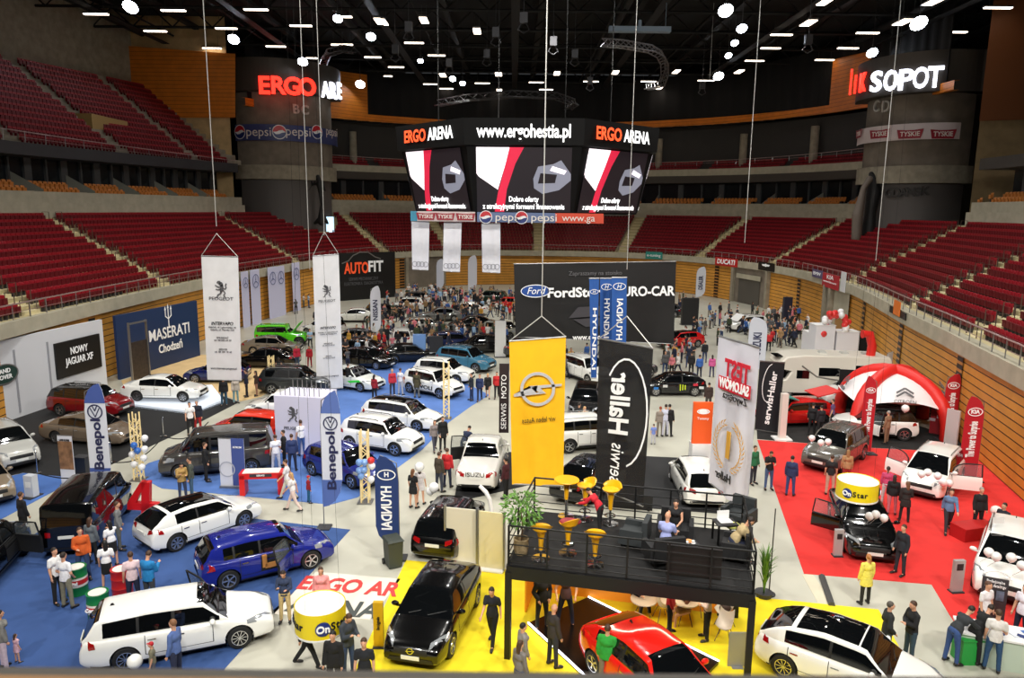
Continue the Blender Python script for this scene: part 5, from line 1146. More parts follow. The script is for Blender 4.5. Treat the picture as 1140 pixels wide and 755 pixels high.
carpet('pale timber floor of the trident stand', [(140, 435), (135, 424), (222, 395), (330, 398), (330, 420), (290, 442), (268, 447), (240, 437)], (222, 190, 138))
carpet('large blue carpet under the rows of white cars', [(150, 528), (165, 516), (215, 500), (275, 470), (340, 450), (360, 425), (405, 405), (450, 392), (545, 440), (525, 452), (500, 470), (471, 500), (398, 554), (368, 562), (180, 544)], (82, 118, 186))
carpet('bright yellow carpet around the pavilion', [(452, 624), (560, 634), (700, 650), (839, 665), (978, 679), (1020, 755), (1040, 810), (360, 810), (392, 752)], (236, 214, 30))
carpet('red carpet of the red-carpet stand', [(843, 490), (900, 494), (968, 499), (1030, 502), (1083, 505.5), (1140, 555), (1172, 586), (1240, 760), (1085, 725), (1057, 685), (1037, 651), (895, 639)], (216, 44, 40))
carpet('black carpet of the stand with the inflatable tent', [(843, 489), (842, 470), (850, 440), (925, 436), (985, 462), (1062, 487), (1083, 505), (1030, 501.6), (968, 498.6), (900, 493.6)], (26, 25, 25))
cw = carpet('white printed floor sheet beside the yellow carpet', [(352, 637), (446, 645), (412, 690), (300, 684)], (224, 216, 204))
carpet('black mat behind the white pickup', [(505, 560), (590, 540), (590, 505), (516, 500)], (28, 28, 30))
carpet('black stage floor behind the pavilion', [(640, 560), (800, 572), (800, 512), (655, 505)], (34, 34, 36))
carpet('pale floor strip beside the black cable cover', [(893, 640), (905, 640), (930, 676), (912, 674)], (206, 198, 176), .008)
MB().tube([G(915, 642, .03), G(926, 674, .03)], .11, 6).obj('cable_cover', M('cable_cover', (70, 70, 70), .7), None, label='dark floor cable cover running between the red and yellow carpets', cat='cable cover')
o_ = cw.location; e = G(430, 652)-G(366, 647); up_ = G(380, 640)-G(362, 662)
text('ERGO AR', 1.15, M('print_red', (206, 62, 60), .7), cw, frame(G(388, 653, .03)-o_, e, up_), 'printed_letters', .002, .03, width=3.3)
text('ARENA', 1.15, M('print_grey', (70, 76, 74), .7), cw, frame(G(372, 677, .03)-o_, e, up_), 'printed_letters', .002, .03, width=2.9)
# ---------------------------------------------------------------- upright flat things
def board(name, label, cat, A, B, z0, z1, mat, th=.08, group=None, framew=None):
    A, B = Vector((A[0], A[1], 0)), Vector((B[0], B[1], 0)); c = (A+B)/2; c.z = z0; L = (B-A).length; r = thing(name, label, cat, c, math.atan2(B.y-A.y, B.x-A.x), group)
    MB().box((0, th/2, (z1-z0)/2), (L, th, z1-z0)).obj('panel', mat, r); r['L'] = L
    return r
def on(r, p, off=.03):
    "matrix in the local space of a board for lettering at the world point p, facing -y"
    bpy.context.view_layer.update(); q = r.matrix_world.inverted() @ Vector(p); return frame((q.x, -off, q.z), (1, 0, 0), (0, 0, 1))
navy = M('maserati_navy', (26, 50, 92), .5); wlet = M('white_letters', (236, 236, 236), .5, emit=.15); blet = M('black_letters', (24, 24, 26), .5); glet = M('grey_letters', (96, 96, 100), .5)
mA, mB_ = G(131, 424), G(223, 396); mA = G(134, 423); zt_ = HZ(mA, 124, 352)
r = board('exhibition_wall', 'dark blue stand wall with a white trident under the parapet', 'stand wall', mA, mB_, 0, zt_, navy, .2)
text('MASERATI', 1.2, wlet, r, on(r, PP(189, 370, mA, mB_)), width=4.6, bold=.01)
text('Chodzeń', .9, wlet, r, on(r, PP(190, 386, mA, mB_)), width=2.7, bold=.02)
T = on(r, PP(187, 352, mA, mB_))
shape([barpoly(0, -.8, 0, .75, .09), barpoly(-.32, .0, -.32, .6, .08), barpoly(.32, .0, .32, .6, .08), barpoly(-.32, .02, 0, -.2, .08), barpoly(.32, .02, 0, -.2, .08), [(-.1, .62), (.1, .62), (0, .95)], [(-.42, .5), (-.22, .5), (-.32, .8)], [(.42, .5), (.22, .5), (.32, .8)]], wlet, r, T, 'trident')
# dark display frame and white chairs before it
a, b = PP(147, 424, mA, mB_), PP(167, 415, mA, mB_)
pA, pB = G(148, 427), G(167, 421); r = board('photo_display', 'tall grey-framed photo board before the dark blue trident wall', 'display', pA, pB, .2, HZ(pA, 148, 382), M('photo_dark', (52, 44, 40), .4, noise=.5, nscale=5), .1)
L = r['L']; MB().box((-L/2, 0, 2), (.08, .14, 4)).box((L/2, 0, 2), (.08, .14, 4)).box((0, 0, 3.9), (L, .14, .1)).obj('frame', steel, r)
# white Jaguar wall with black screen and oval sign
jw = M('stand_white', (214, 216, 222), .5); jA, jB = G(-40, 486), G(120, 431); jz = HZ(jB, 112, 356)
r = board('exhibition_wall', 'white stand wall with a black lettered screen', 'stand wall', jA, jB, 0, jz, jw, .25)
for x in (18, 56): 
    p = PP(x, 420, jA, jB); q = r.matrix_world; T = on(r, p); MB().box((T[0][3], -.02, jz*.46), (.12, .04, jz*.8)).obj('panel_joint', M('joint_grey', (150, 152, 160), .5), r)
s0, s1, s2, s3 = [PP(x, y, jA, jB) for x, y in ((59, 383), (110, 371), (112, 408), (63, 424))]
T0, T1 = on(r, s0), on(r, s2); x0, x1 = T0[0][3], T1[0][3]; z1_, z0_ = T0[2][3], T1[2][3]
MB().box(((x0+x1)/2, -.06, (z0_+z1_)/2), (x1-x0, .12, z1_-z0_)).obj('screen', black, r)
text('NOWY\nJAGUAR XF', .62, wlet, r, frame(((x0+x1)/2, -.13, (z0_+z1_)/2+.1), (1, 0, 0), (0, 0, 1)), width=(x1-x0)*.62, bold=.015)
T = on(r, PP(3, 417, jA, jB), .04); shape([ell(0, 0, 1.0, .58)], M('oval_green', (30, 60, 52), .4), r, T, h=.03); shape(ringpoly(0, 0, 1.0, .58, .07), steel, r, T @ Matrix.Translation((0, 0, .01)), h=.04); text('LAND\nROVER', .34, wlet, r, T @ Matrix.Translation((0, 0, .05)), bold=.02)
# parapet boards and signs
_sx = None
def wall_s(x):
    global _sx
    if _sx is None: _sx = [(PX(CS(s/2, -.12, 5))[0], s/2) for s in range(30, int(NS*2)-30)]
    return min(_sx, key=lambda q: abs(q[0]-x))[1]
def wsign(name, label, x0, x1, y0, y1, mat, cat='banner', d=-.14):
    a, b = wall_s(x0), wall_s(x1); A, B = CS(a, d), CS(b, d); za = HZ(A, x0, y0); zb = HZ(B, x1, y1)
    return board(name, label, cat, A, B, zb, za, mat, .05), (A+B)/2, (za+zb)/2, (B-A).length
def wtext(s, t, w, size, mat, dz=0, **k): text(t, size, mat, s[0], frame((0, -.05, (0 if True else 0)+s[2]-s[0].location.z+dz), (1, 0, 0), (0, 0, 1)), width=w, **k)
s = wsign('wall_banner', 'bright red lettered banner on the parapet above the garage door', 795, 822, 286, 298, M('ducati_red', (196, 34, 34), .5)); wtext(s, 'DUCATI', s[3]*.8, .9, wlet, bold=.03, shear=.1)
s = wsign('wall_banner', 'small teal banner on the far parapet', 720, 737, 280, 289, M('teal_cloth', (50, 140, 130), .5)); wtext(s, 'e-tuning', s[3]*.8, .6, wlet)
s = wsign('wall_banner', 'black winged-badge banner on the parapet beside the bright red banner', 843, 862, 291, 303, black)
shape([[(-1, .12), (-.25, .16), (-.25, -.1), (-.8, -.08)], [(1, .12), (.25, .16), (.25, -.1), (.8, -.08)], ell(0, .03, .26, .2)], wlet, s[0], frame((0, -.06, .65), (1, 0, 0), (0, 0, 1)))
s = wsign('wall_banner', 'small violet banner hanging beside the red parapet banner', 903, 915, 299, 311, M('violet_cloth', (92, 84, 124), .5)); wtext(s, 'BMW', s[3]*.7, .5, wlet)
s = wsign('wall_banner', 'large red banner hanging from the parapet at the corner of the right stand', 916, 934, 303, 324, M('kia_banner_red', (186, 28, 46), .5)); wtext(s, 'KIA', s[3]*.4, .6, wlet, .35); wtext(s, 'www.kia.com', s[3]*.8, .3, wlet, -.1)
s = wsign('wall_banner', 'white banner hanging beside the large red parapet banner', 935, 941, 302, 326, M('suz_white', (224, 226, 230), .5)); 
s = wsign('wall_banner', 'black banner with an orange and yellow centre on the parapet above the boards', 990, 1008, 340, 357, black)
MB().box((0, -.04, .55), (s[3]*.4, .04, 1.0)).obj('centre_panel', M('emblem_orange', (230, 120, 30), .5), s[0])
s = wsign('wall_poster', 'white poster edge on the boarded wall behind the red flags', 1136, 1150, 440, 475, white, d=.2)
# white Mercedes banners on the left wall
mw = M('merc_cloth', (206, 206, 234), .6)
def star(parent, T, r, mat): shape(ringpoly(0, 0, r, r, r*.12)+[[(0, r*.95), (.1*r, .08*r), (-.1*r, .08*r)], [(.82*r, -.48*r), (0, -.13*r), (.1*r, .07*r)], [(-.82*r, -.48*r), (-.1*r, .07*r), (0, -.13*r)]], mat, parent, T)
for k, (x0, x1, y0, y1) in enumerate([(266, 275, 303, 368), (278, 287, 301, 361), (297, 305, 298, 353), (305, 314, 297, 352), (324, 332, 293, 345)]):
    s = wsign('star_banner', 'pale ringed-star banner on the wall behind the off-roader, %s of five' % ['nearest the lion banner', 'second', 'third', 'fourth', 'farthest'][k], x0, x1, y0, y1, mw, 'banner', -.3)
    star(s[0], frame((0, -.06, HZ(s[1], (x0+x1)/2, y0+12)-s[0].location.z), (1, 0, 0), (0, 0, 1)), s[3]*.36, M('star_grey', (90, 100, 150), .4))
# AUTOFIT wall
aA, aB = AY(377, 300, 95), AY(440, 300, 100); r = board('exhibition_wall', 'black stand wall with orange and white lettering and a car outline', 'stand wall', aA, aB, 0, HZ(aA, 377, 282), M('autofit_black', (13, 12, 12), .5), .2)
T = on(r, PP(397, 299, aA, aB)); text('AUTO', 2, M('autofit_orange', (240, 84, 40), .5, emit=.3), r, T, width=3.5, bold=.03); text('FIT', 2, wlet, r, on(r, PP(418, 297, aA, aB)), width=2.2, bold=.03)
text('SERWIS MECHANICZNY\nELEKTRONIKA  DIAGNOSTYKA', .6, glet, r, on(r, PP(405, 313, aA, aB)), width=5.6)
def arcline(pts, w): return [barpoly(*pts[i], *pts[i+1], w) for i in range(len(pts)-1)]
shape(arcline([(-3, -.3), (-2.1, 0), (-1.4, .7), (-.4, 1.1), (.8, 1.05), (1.8, .4), (2.6, .15)], .14), steel, r, on(r, PP(404, 290, aA, aB)), 'car_outline')
# ---------------------------------------------------------------- hanging banners
def cloth_mat(name, col, alpha=1.): 
    return M(name, col, .7, alpha=alpha, noise=.05, nscale=1.5)
def hang(name, label, px4, Ya, Yb, mat, hangers=(), wave=.05, cat='banner', bar=True, top=None):
    (x0, y0), (x1, y1), (x2, y2), (x3, y3) = px4
    A = AY(x0, y0, Ya); B = AY(x1, y1, Yb); C_ = PP(x2, y2, A, B); D = PP(x3, y3, A, B); c = (A+B)/2
    r = thing(name, label, cat, c); nu, nv = 18, 22; n = (B-A).cross(Vector((0, 0, 1))).normalized(); mb = MB()
    def P(u, v, o): return A.lerp(B, u).lerp(D.lerp(C_, u), v)-c+n*(o+wave*math.sin(u*11+v*1.7)*(.25+.75*v)+wave*.5*math.sin(u*23-v*3)*v)
    f = [[P(u/nu, v/nv, 0) for u in range(nu+1)] for v in range(nv+1)]; b = [[P(u/nu, v/nv, -.012) for u in range(nu+1)] for v in range(nv+1)]
    mb.grid([q[::-1] for q in f]); mb.grid(b); mb.obj('cloth', mat, r, 60)
    if bar:
        MB().cyl(A-c, B-c, .035).obj('top_bar', steel, r); MB().cyl(D-c, C_-c, .03).obj('bottom_bar', steel, r)
    if top:
        t = AY(top[0], top[1], (Ya+Yb)/2)-c
        for q in (A-c, B-c): MB().cyl(q, t, .02, n=5).obj('sling', M('cable_grey', (190, 190, 186), .4, .3), r)
    def F(fu, fv, off=.03):
        p = A.lerp(B, fu).lerp(D.lerp(C_, fu), fv)-c; return frame(p+n*(off+wave*1.3), B-A, (A-D))
    return r, F, (B-A).length, (D-A).length
wcl = cloth_mat('white_cloth', (222, 222, 224)); 
LION = [[(-.2, .42), (-.13, .5), (-.02, .5), (.04, .42), (.02, .34), (-.08, .3), (-.13, .35), (-.2, .36)], [(-.06, .4), (.08, .44), (.14, .36), (.16, .26), (.1, .2), (.0, .2), (-.08, .28)], [(.0, .26), (.14, .3), (.16, .12), (.1, -.08), (.0, -.14), (-.06, -.04), (-.02, .1)], [(.0, .2), (-.14, .2), (-.28, .28), (-.31, .24), (-.16, .13), (.0, .12)], [(.0, .1), (-.14, .04), (-.26, .06), (-.28, .02), (-.14, -.03), (.02, .02)], [(.08, -.02), (.2, -.16), (.12, -.28), (.2, -.42), (.3, -.45), (.28, -.4), (.2, -.3), (.27, -.16), (.14, .04)], [(-.02, -.04), (-.06, -.18), (-.18, -.24), (-.24, -.38), (-.34, -.4), (-.3, -.44), (-.2, -.44), (-.12, -.3), (.02, -.22), (.08, -.1)], [(.13, .06), (.26, .02), (.34, .12), (.3, .26), (.36, .34), (.3, .38), (.24, .28), (.27, .14), (.22, .08), (.13, .12)]]
def peug(F, r, L, H, s=1.):
    lg = M('lion_grey', (92, 92, 96), .4)
    shape([[(x*L*.5, y*L*.5) for x, y in p] for p in LION], lg, r, F(.5, .265), 'lion_emblem', .01)
    text('PEUGEOT', L*.13, glet, r, F(.5, .335), width=L*.66); text('INTERVAPO', L*.13, blet, r, F(.5, .535), width=L*.6, bold=.01, shear=.2)
    text('Gdańsk, ul. Lubowidzka 44\nGdynia, ul. Morska 318', L*.07, glet, r, F(.5, .575)); text('SPRZEDAŻ\ntel. 58 325 10 20', L*.07, glet, r, F(.5, .66)); text('SERWIS\ntel. 58 325 10 40', L*.07, glet, r, F(.5, .755)); text('www.intervapo.peugeot.pl', L*.09, glet, r, F(.5, .9), width=L*.72)
r, F, L, H = hang('hanging_banner', 'grey-white lion banner hanging beside the dark blue trident wall', [(224, 285), (265, 286), (269, 424), (231, 423)], 40, 40, wcl, wave=.01, top=(241, 260)); peug(F, r, L, H)
r, F, L, H = hang('hanging_banner', 'grey-white lion banner hanging before the orange-lettered wall', [(348, 285), (377, 283), (382, 432), (353, 434)], 47, 47, wcl, wave=.01, top=(361, 258)); peug(F, r, L, H)
r, F, L, H = hang('hanging_banner', 'yellow banner hanging behind the pavilion plant', [(567, 380), (630, 375), (627, 541), (570, 539)], 27.5, 27.5, cloth_mat('opel_yellow', (250, 190, 14)), wave=.05, top=(603, 352))
T = F(.5, .33, .05); sil = M('badge_silver', (206, 208, 214), .35, .2); q = L*.31; shape(ringpoly(0, 0, q, q, q*.17, 36)+[[(-q*1.35, -.02*q), (.25*q, -.02*q), (-.32*q, .3*q), (1.3*q, .13*q), (1.35*q, .06*q), (.3*q, -.12*q), (.25*q, -.02*q)][:0] or [(-q*1.4, -.2*q), (-.1*q, -.2*q), (-.45*q, .22*q), (.0, .2*q)], [(-.45*q, .22*q), (q*1.4, .2*q), (1.38*q, .08*q), (.15*q, .05*q), (.1*q, .1*q)], [(-.35*q, .15*q), (.1*q, .1*q), (.45*q, -.28*q), (.1*q, -.22*q)], [(.45*q, -.28*q), (.1*q, -.2*q), (-1.4*q, -.22*q), (-1.38*q, -.34*q)]], sil, r, T, 'ring_and_bolt', .03)
text('wir leben Autos', L*.14, M('opel_black', (60, 50, 20), .6), r, F(.52, .54, .04), width=L*.6, mirror=True)
r, F, L, H = hang('hanging_banner', 'translucent black banner with a white swoosh hanging beside the yellow banner', [(667, 377), (727, 388), (716, 564), (663, 541)], 27.0, 25.5, M('haller_black', (18, 18, 22), .7, alpha=.86), wave=.04, top=(698, 352))
T = F(.56, .5, .04); shape([[(L*.43*math.cos(a)*1., H*.36*math.sin(a)+H*.06) , (L*.43*math.cos(b)*1., H*.36*math.sin(b)+H*.06), ((L*.40)*math.cos(b), H*.348*math.sin(b)+H*.06), ((L*.40)*math.cos(a), H*.348*math.sin(a)+H*.06)] for a, b in [(-PI*.42+k*PI*.075, -PI*.42+(k+1)*PI*.075) for k in range(16)]], wlet, r, T, 'swoosh')
text('Haller', L*.5, wlet, r, F(.45, .40, .05) @ Matrix.Rotation(PI/2, 4, 'Z') @ Matrix.Diagonal((1, -1, 1, 1)), mirror=False, width=H*.42, bold=.025, shear=.15); text('serwis', L*.36, wlet, r, F(.45, .78, .05) @ Matrix.Rotation(PI/2, 4, 'Z') @ Matrix.Diagonal((1, -1, 1, 1)), width=H*.26)
r, F, L, H = hang('hanging_banner', 'tall white banner with red TEST SALONOW lettering hanging at the corner of the pavilion', [(800, 374), (845, 387), (832, 574), (790, 537)], 25.5, 23.5, cloth_mat('test_white', (212, 212, 224)), wave=.06)
rd = M('test_red', (206, 28, 52), .5); text('TEST', L*.42, rd, r, F(.6, .18, .06), width=L*.62, mirror=True, bold=.03)
MB().box((0, 0, 0), (L*.8, H*.085, .01)).obj('red_bar', rd, r).matrix_local = F(.55, .275, .05)
text('SALONÓW', L*.22, wlet, r, F(.55, .275, .07), width=L*.74, mirror=True, bold=.03); text('Zwycięzca', L*.17, blet, r, F(.58, .345, .05), width=L*.6, mirror=True)
gold = M('gold_print', (212, 160, 60), .5); T = F(.5, .66, .05); lv = []
for sg in (1, -1):
    for k in range(13):
        a = -PI/2+sg*(.25+k*.2); rr = L*.34; cx, cy = rr*math.cos(a), rr*math.sin(a)*1.15; d = a+sg*PI/2
        for off in (-.5, .5): lv.append([(cx, cy), (cx+L*.06*math.cos(d+off), cy+L*.06*math.sin(d+off)), (cx+L*.12*math.cos(d+off*.9), cy+L*.12*math.sin(d+off*.9)), (cx+L*.07*math.cos(d+off*1.6), cy+L*.07*math.sin(d+off*1.6))])
shape(lv, gold, r, T, 'laurel_wreath'); text('1', L*.62, gold, r, F(.5, .66, .06), mirror=True, bold=.03); text('Haller', L*.2, blet, r, F(.42, .87, .06), width=L*.4, mirror=True, bold=.015)
# Ford banner
r, F, L, H = hang('hanging_banner', 'huge black oval-badge banner hanging across the middle of the hall', [(572, 294), (753, 291), (750, 383), (574, 375)], 47, 47, cloth_mat('ford_black', (12, 11, 13)), wave=.12)
T = F(.13, .36, .1); shape([ell(0, 0, .95, .42)], M('ford_blue', (30, 74, 150), .4), r, T, 'oval_badge'); shape(ringpoly(0, 0, .95, .42, .05), wlet, r, T @ Matrix.Translation((0, 0, .015)), 'oval_badge'); text('Ford', .62, wlet, r, T @ Matrix.Translation((0, 0, .03)), shear=.3, width=1.2)
text('FordStore', .85, wlet, r, F(.39, .38, .1), width=3.9, bold=.03); text('EURO-CAR', .85, wlet, r, F(.81, .36, .1), width=3.7, bold=.03); text('www.euro-car.pl', .5, wlet, r, F(.5, .95, .1), width=2.9, bold=.02); text('Zapraszamy na stoisko', .38, glet, r, F(.5, .13, .1), width=3.4)
shape([[(-1.5, -.2), (-.9, .5), (1.4, .6), (.6, -.1)], [(-1.2, -.3), (.5, -.2), (.9, -.7), (-.4, -.8)]], M('ford_print', (56, 54, 60), .6), r, F(.48, .66, .06), 'printed_car')
for k, (q, Y, lb) in enumerate([([(656, 310), (667, 310), (664, 421), (658, 421)], 37, 'narrow blue banner, lowest-hanging of the three'), ([(668, 310), (683, 310), (681, 381), (668, 381)], 39, 'blue banner hanging between its two neighbours'), ([(681, 309), (698, 309), (697, 384), (681, 383)], 37.5, 'widest blue banner hanging before the huge black banner')]):
    r, F, L, H = hang('hanging_banner', lb, q, Y, Y, cloth_mat('hyundai_blue', (32, 84, 160)), wave=.02)
    s_ = L*.42; shape(ringpoly(0, 0, s_, s_*.58, s_*.1)+[barpoly(-.3*s_, -.35*s_, -.16*s_, .35*s_, .1*s_), barpoly(.16*s_, -.35*s_, .3*s_, .35*s_, .1*s_), barpoly(-.22*s_, -.02*s_, .22*s_, .05*s_, .1*s_)], wlet, r, F(.5, .13, .04), 'oval_badge')
    text('HYUNDAI', L*.55, wlet, r, F(.5, .62 if k else .6, .04) @ Matrix.Rotation(PI/2*(-1), 4, 'Z'), width=H*.62, bold=.02, mirror=(k == 2))
for k, q in enumerate([[(458, 246), (478, 247), (477, 301), (459, 300)], [(494, 248), (514, 248), (512, 303), (493, 302)], [(536, 249), (557, 249), (557, 304), (537, 303)]]):
    r, F, L, H = hang('hanging_banner', 'white banner with four rings under the scoreboard, %s of three from the orange-lettered wall' % ['first', 'second', 'third'][k], q, 56, 56, cloth_mat('audi_white', (236, 236, 244)), wave=.03)
    s_ = L*.15; shape([p for j in range(4) for p in ringpoly((j-1.5)*s_*1.35, 0, s_, s_, s_*.2, 16)], M('ring_grey', (150, 150, 160), .4), r, F(.5, .88, .03), 'four_rings')
b0 = G(846, 486); Yb = b0.y
r, F, L, H = hang('hanging_banner', 'dark slate swoosh banner standing at the edge of the red carpet', [(846, 402), (874, 404), (866, 482), (840, 478)], Yb, Yb+.3, M('haller_slate', (22, 27, 33), .7), wave=.02)
text('serwisHaller', L*.36, wlet, r, F(.52, .52, .04) @ Matrix.Rotation(PI/2, 4, 'Z'), width=H*.78, bold=.02, shear=.1); shape(ringpoly(0, 0, L*.3, H*.28, L*.025, 30)[8:24], wlet, r, F(.45, .3, .04), 'swoosh')
# ---------------------------------------------------------------- feather flags
def flag(label, base, top, width, col, txt=None, tcol=wlet, emb=None, lean=0, side=1, tips=None, mirror=False, start=.12):
    "base/top photo points of the pole, width in metres"
    B_ = G(*base); h = HZ(B_, *top); r = thing('feather_flag', label, 'flag', B_, 0)
    h0 = h*start; q = MB(); q.tube([(0, 0, 0), (0, 0, h*.75), (side*width*.25*.3, 0, h*.93), (side*width*.75, 0, h*1.0)], .022, 6); q.obj('pole', steel, r)
    MB().box((0, 0, .03), (.5, .5, .06)).obj('base_plate', darkgrey, r)
    pol = [(0, h0), (side*width*.3, h0+.01*h), (side*width*.62, h0+.045*h), (side*width*.88, h0+.11*h), (side*width, h0+.2*h), (side*width, h*.78), (side*width*.97, h*.88), (side*width*.9, h*.95), (side*width*.78, h), (side*width*.5, h*.985), (side*width*.25, h*.945), (side*width*.08, h*.88), (0, h*.78)]
    n = (0, 1, 0)
    def slab(po, name, mat, y=0):
        mb = MB(); mb.prism(po, .02); o = mb.obj(name, mat, r); o.matrix_local = frame((0, y, 0), (1, 0, 0), (0, 0, 1)); return o
    slab(pol, 'cloth', M('flag_%d_%d_%d' % col, col, .7))
    if tips:
        tm = M('flag_%d_%d_%d' % tips, tips, .7); slab([(0, h0), (side*width*.3, h0+.01*h), (side*width*.62, h0+.045*h), (side*width*.88, h0+.11*h), (side*width, h0+.2*h), (0, h0+.2*h)], 'blue_foot', tm, -.012); slab([(side*width, h*.84), (side*width*.97, h*.88), (side*width*.9, h*.95), (side*width*.78, h), (side*width*.5, h*.985), (side*width*.25, h*.945), (side*width*.08, h*.88), (side*width*.03, h*.84)], 'blue_head', tm, -.012)
    F = lambda x, z: frame((side*width*x, -.04, z), (1, 0, 0), (0, 0, 1))
    if txt: text(txt, width*.62, tcol, r, F(.5, h*.5) @ Matrix.Rotation(PI/2, 4, 'Z'), width=h*.42, bold=.025, mirror=mirror)
    s_ = width*.36
    if emb == 'vw': shape(ringpoly(0, 0, s_, s_, s_*.16)+[barpoly(-.6*s_, .5*s_, 0, -.7*s_, .12*s_), barpoly(.6*s_, .5*s_, 0, -.7*s_, .12*s_), barpoly(-.3*s_, .8*s_, 0, .1*s_, .12*s_), barpoly(.3*s_, .8*s_, 0, .1*s_, .12*s_)], tcol, r, F(.5, h*.77), 'round_badge')
    if emb == 'oval': shape(ringpoly(0, 0, s_*1.1, s_*.66, s_*.12), tcol, r, F(.5, h*.82), 'oval_badge'); text('KIA' if txt and 'kia' in txt.lower() or txt == 'The Power to Surprise' else 'H', s_*.8, tcol, r, F(.5, h*.82), bold=.03)
    return r
dk = M('letter_navy', (40, 44, 84), .5)
flag('white and blue feather flag behind the black van', (104, 560), (121, 424), .85, (216, 220, 232), 'Benepol', dk, 'vw', side=1, tips=(66, 88, 158), start=.1)
flag('white and blue feather flag on a black base beside the blue sports hatchback', (361, 588), (371, 434), .75, (216, 220, 232), 'Benepol', dk, 'vw', side=1, tips=(86, 110, 176), start=.16)
flag('dark blue feather flag behind the rubbish bin', (445, 622), (430, 508), .8, (28, 54, 110), 'HYUNDAI', wlet, 'oval', side=-1, mirror=True)
flag('red feather flag between the grey-brown SUV and the inflatable tent', (969, 506), (961, 417), .62, (190, 24, 40), 'The Power to Surprise', wlet, 'oval', side=-1, start=.04)
flag('red feather flag beside the poster wall of the tent', (1046, 489), (1066, 417), .8, (190, 24, 40), 'The Power to Surprise', wlet, 'oval', side=1, start=.06)
flag('red feather flag standing beside the white people carrier', (1086, 536), (1072, 438), .85, (180, 20, 38), 'The Power to Surprise', wlet, 'oval', side=-1, start=.04)
flag('white and navy feather flag beside the motorhome', (851, 412), (836, 352), 1.4, (214, 218, 232), 'SUZUKI', dk, None, side=-1, start=.0)
flag('tall white feather flag before the orange-lettered black wall', (413, 372), (421, 318), 1.0, (226, 228, 240), 'NISSAN', dk, None, side=1, start=.02)
flag('white feather flag before the far boarded wall', (521, 326), (530, 284), 1.3, (220, 222, 236), None, dk, None, side=1, start=.05)
flag('white feather flag under the middle four-ring banner', (486, 324), (492, 288), 1.1, (214, 218, 236), None, dk, None, side=1, start=.05)
flag('white feather flag with navy lettering before the dark sloping edge of the far boards', (774, 333), (784, 297), 1.3, (220, 224, 236), 'DEALER', dk, None, side=1, start=.05)
flag('short white flag behind the inflatable tent', (984, 424), (990, 391), .8, (206, 206, 210), None, dk, None, side=1, start=.1)
flag('taller white flag behind the inflatable tent', (1003, 428), (1011, 388), .9, (206, 206, 214), None, dk, None, side=1, start=.1)
flag('magenta flag behind the inflatable tent', (1013, 428), (1018, 394), .6, (170, 24, 74), None, dk, None, side=1, start=.1)
flag('yellow-green flag behind the inflatable tent', (1019, 430), (1025, 398), .6, (180, 176, 40), None, dk, None, side=1, start=.1)
# ---------------------------------------------------------------- pavilion
pu = Vector((.976, -.217, 0)).normalized(); pv = Vector((.217, .976, 0)).normalized(); P0 = Vector((-.03, 18.05, 0)); PW, PD, PZ = 6.2, 3.6, 2.75
pav = thing('pavilion', 'black two-storey pavilion with a railed roof deck', 'pavilion', P0, math.atan2(pu.y, pu.x))
def W(x, y, z=0): return P0+pu*x+pv*y+Vector((0, 0, z))
def L_of(px, py, z): 
    q = G(px, py, z)-P0; return q.dot(pu), q.dot(pv)
pb_ = M('pavilion_black', (8, 8, 9), .5)
MB().box((PW/2, PD/2, PZ-.04), (PW, PD, .08)).obj('deck_floor', M('deck_black', (17, 16, 17), .8, noise=.15, nscale=3), pav)
for (cx, cy, dx, dy) in ((PW/2, 0, PW+.1, .12), (PW/2, PD, PW+.1, .12), (0, PD/2, .12, PD), (PW, PD/2, .12, PD)): MB().box((cx, cy, PZ-.22), (dx, dy, .36)).obj('edge_beam', pb_, pav)
for (cx, cy) in ((0, 0), (PW, 0), (0, PD), (PW, PD), (PW-.45, PD)): MB().box((cx, cy, PZ/2-.1), (.16, .16, PZ-.2)).obj('post', pb_, pav)
rail_h = 1.08
for a, b, nm in (((0, 0), (PW, 0), 6), ((0, 0), (0, PD), 3), ((0, PD), (PW, PD), 6), ((PW, 0), (PW, PD), 3)):
    for z in (rail_h, .82, .56, .3, .1):
        MB().cyl((a[0], a[1], PZ+z), (b[0], b[1], PZ+z), .028 if z == rail_h else .017, n=5).obj('rail', pb_, pav)
    for k in range(nm+1):
        f = k/nm; x, y = lerp(a[0], b[0], f), lerp(a[1], b[1], f); MB().box((x, y, PZ+rail_h/2), (.05, .05, rail_h)).obj('rail_post', pb_, pav)
MB().box((PW/2, PD+.02, 1.25), (PW-.1, .06, 2.4)).obj('back_wall', M('opel_orange', (240, 150, 24), .6), pav)
MB().box((.02, PD*.8, 1.25), (.05, PD*.32, 2.4)).obj('side_wall', M('opel_orange', (240, 150, 24), .6), pav)
shape(ringpoly(0, 0, .5, .5, .07), M('badge_dark', (70, 50, 30), .4), pav, frame((4.1, PD-.05, 1.75), (1, 0, 0), (0, 0, 1)), 'ring_badge', .03)
for x in (1.6, 4.4): 
    MB().box((x, PD/2, PZ-.1), (.9, .14, .03)).obj('ceiling_light', M('deck_lamp', (255, 230, 180), .4, emit=6), pav)
ad = bpy.data.lights.new('deck_lamp', 'AREA'); ad.shape = 'RECTANGLE'; ad.size = 4.8; ad.size_y = .3; ad.energy = 95; ad.color = (1, .86, .62)
ao = bpy.data.objects.new('deck_lamp', ad); COL.objects.link(ao); ao.location = W(PW/2, PD/2, PZ-.16)
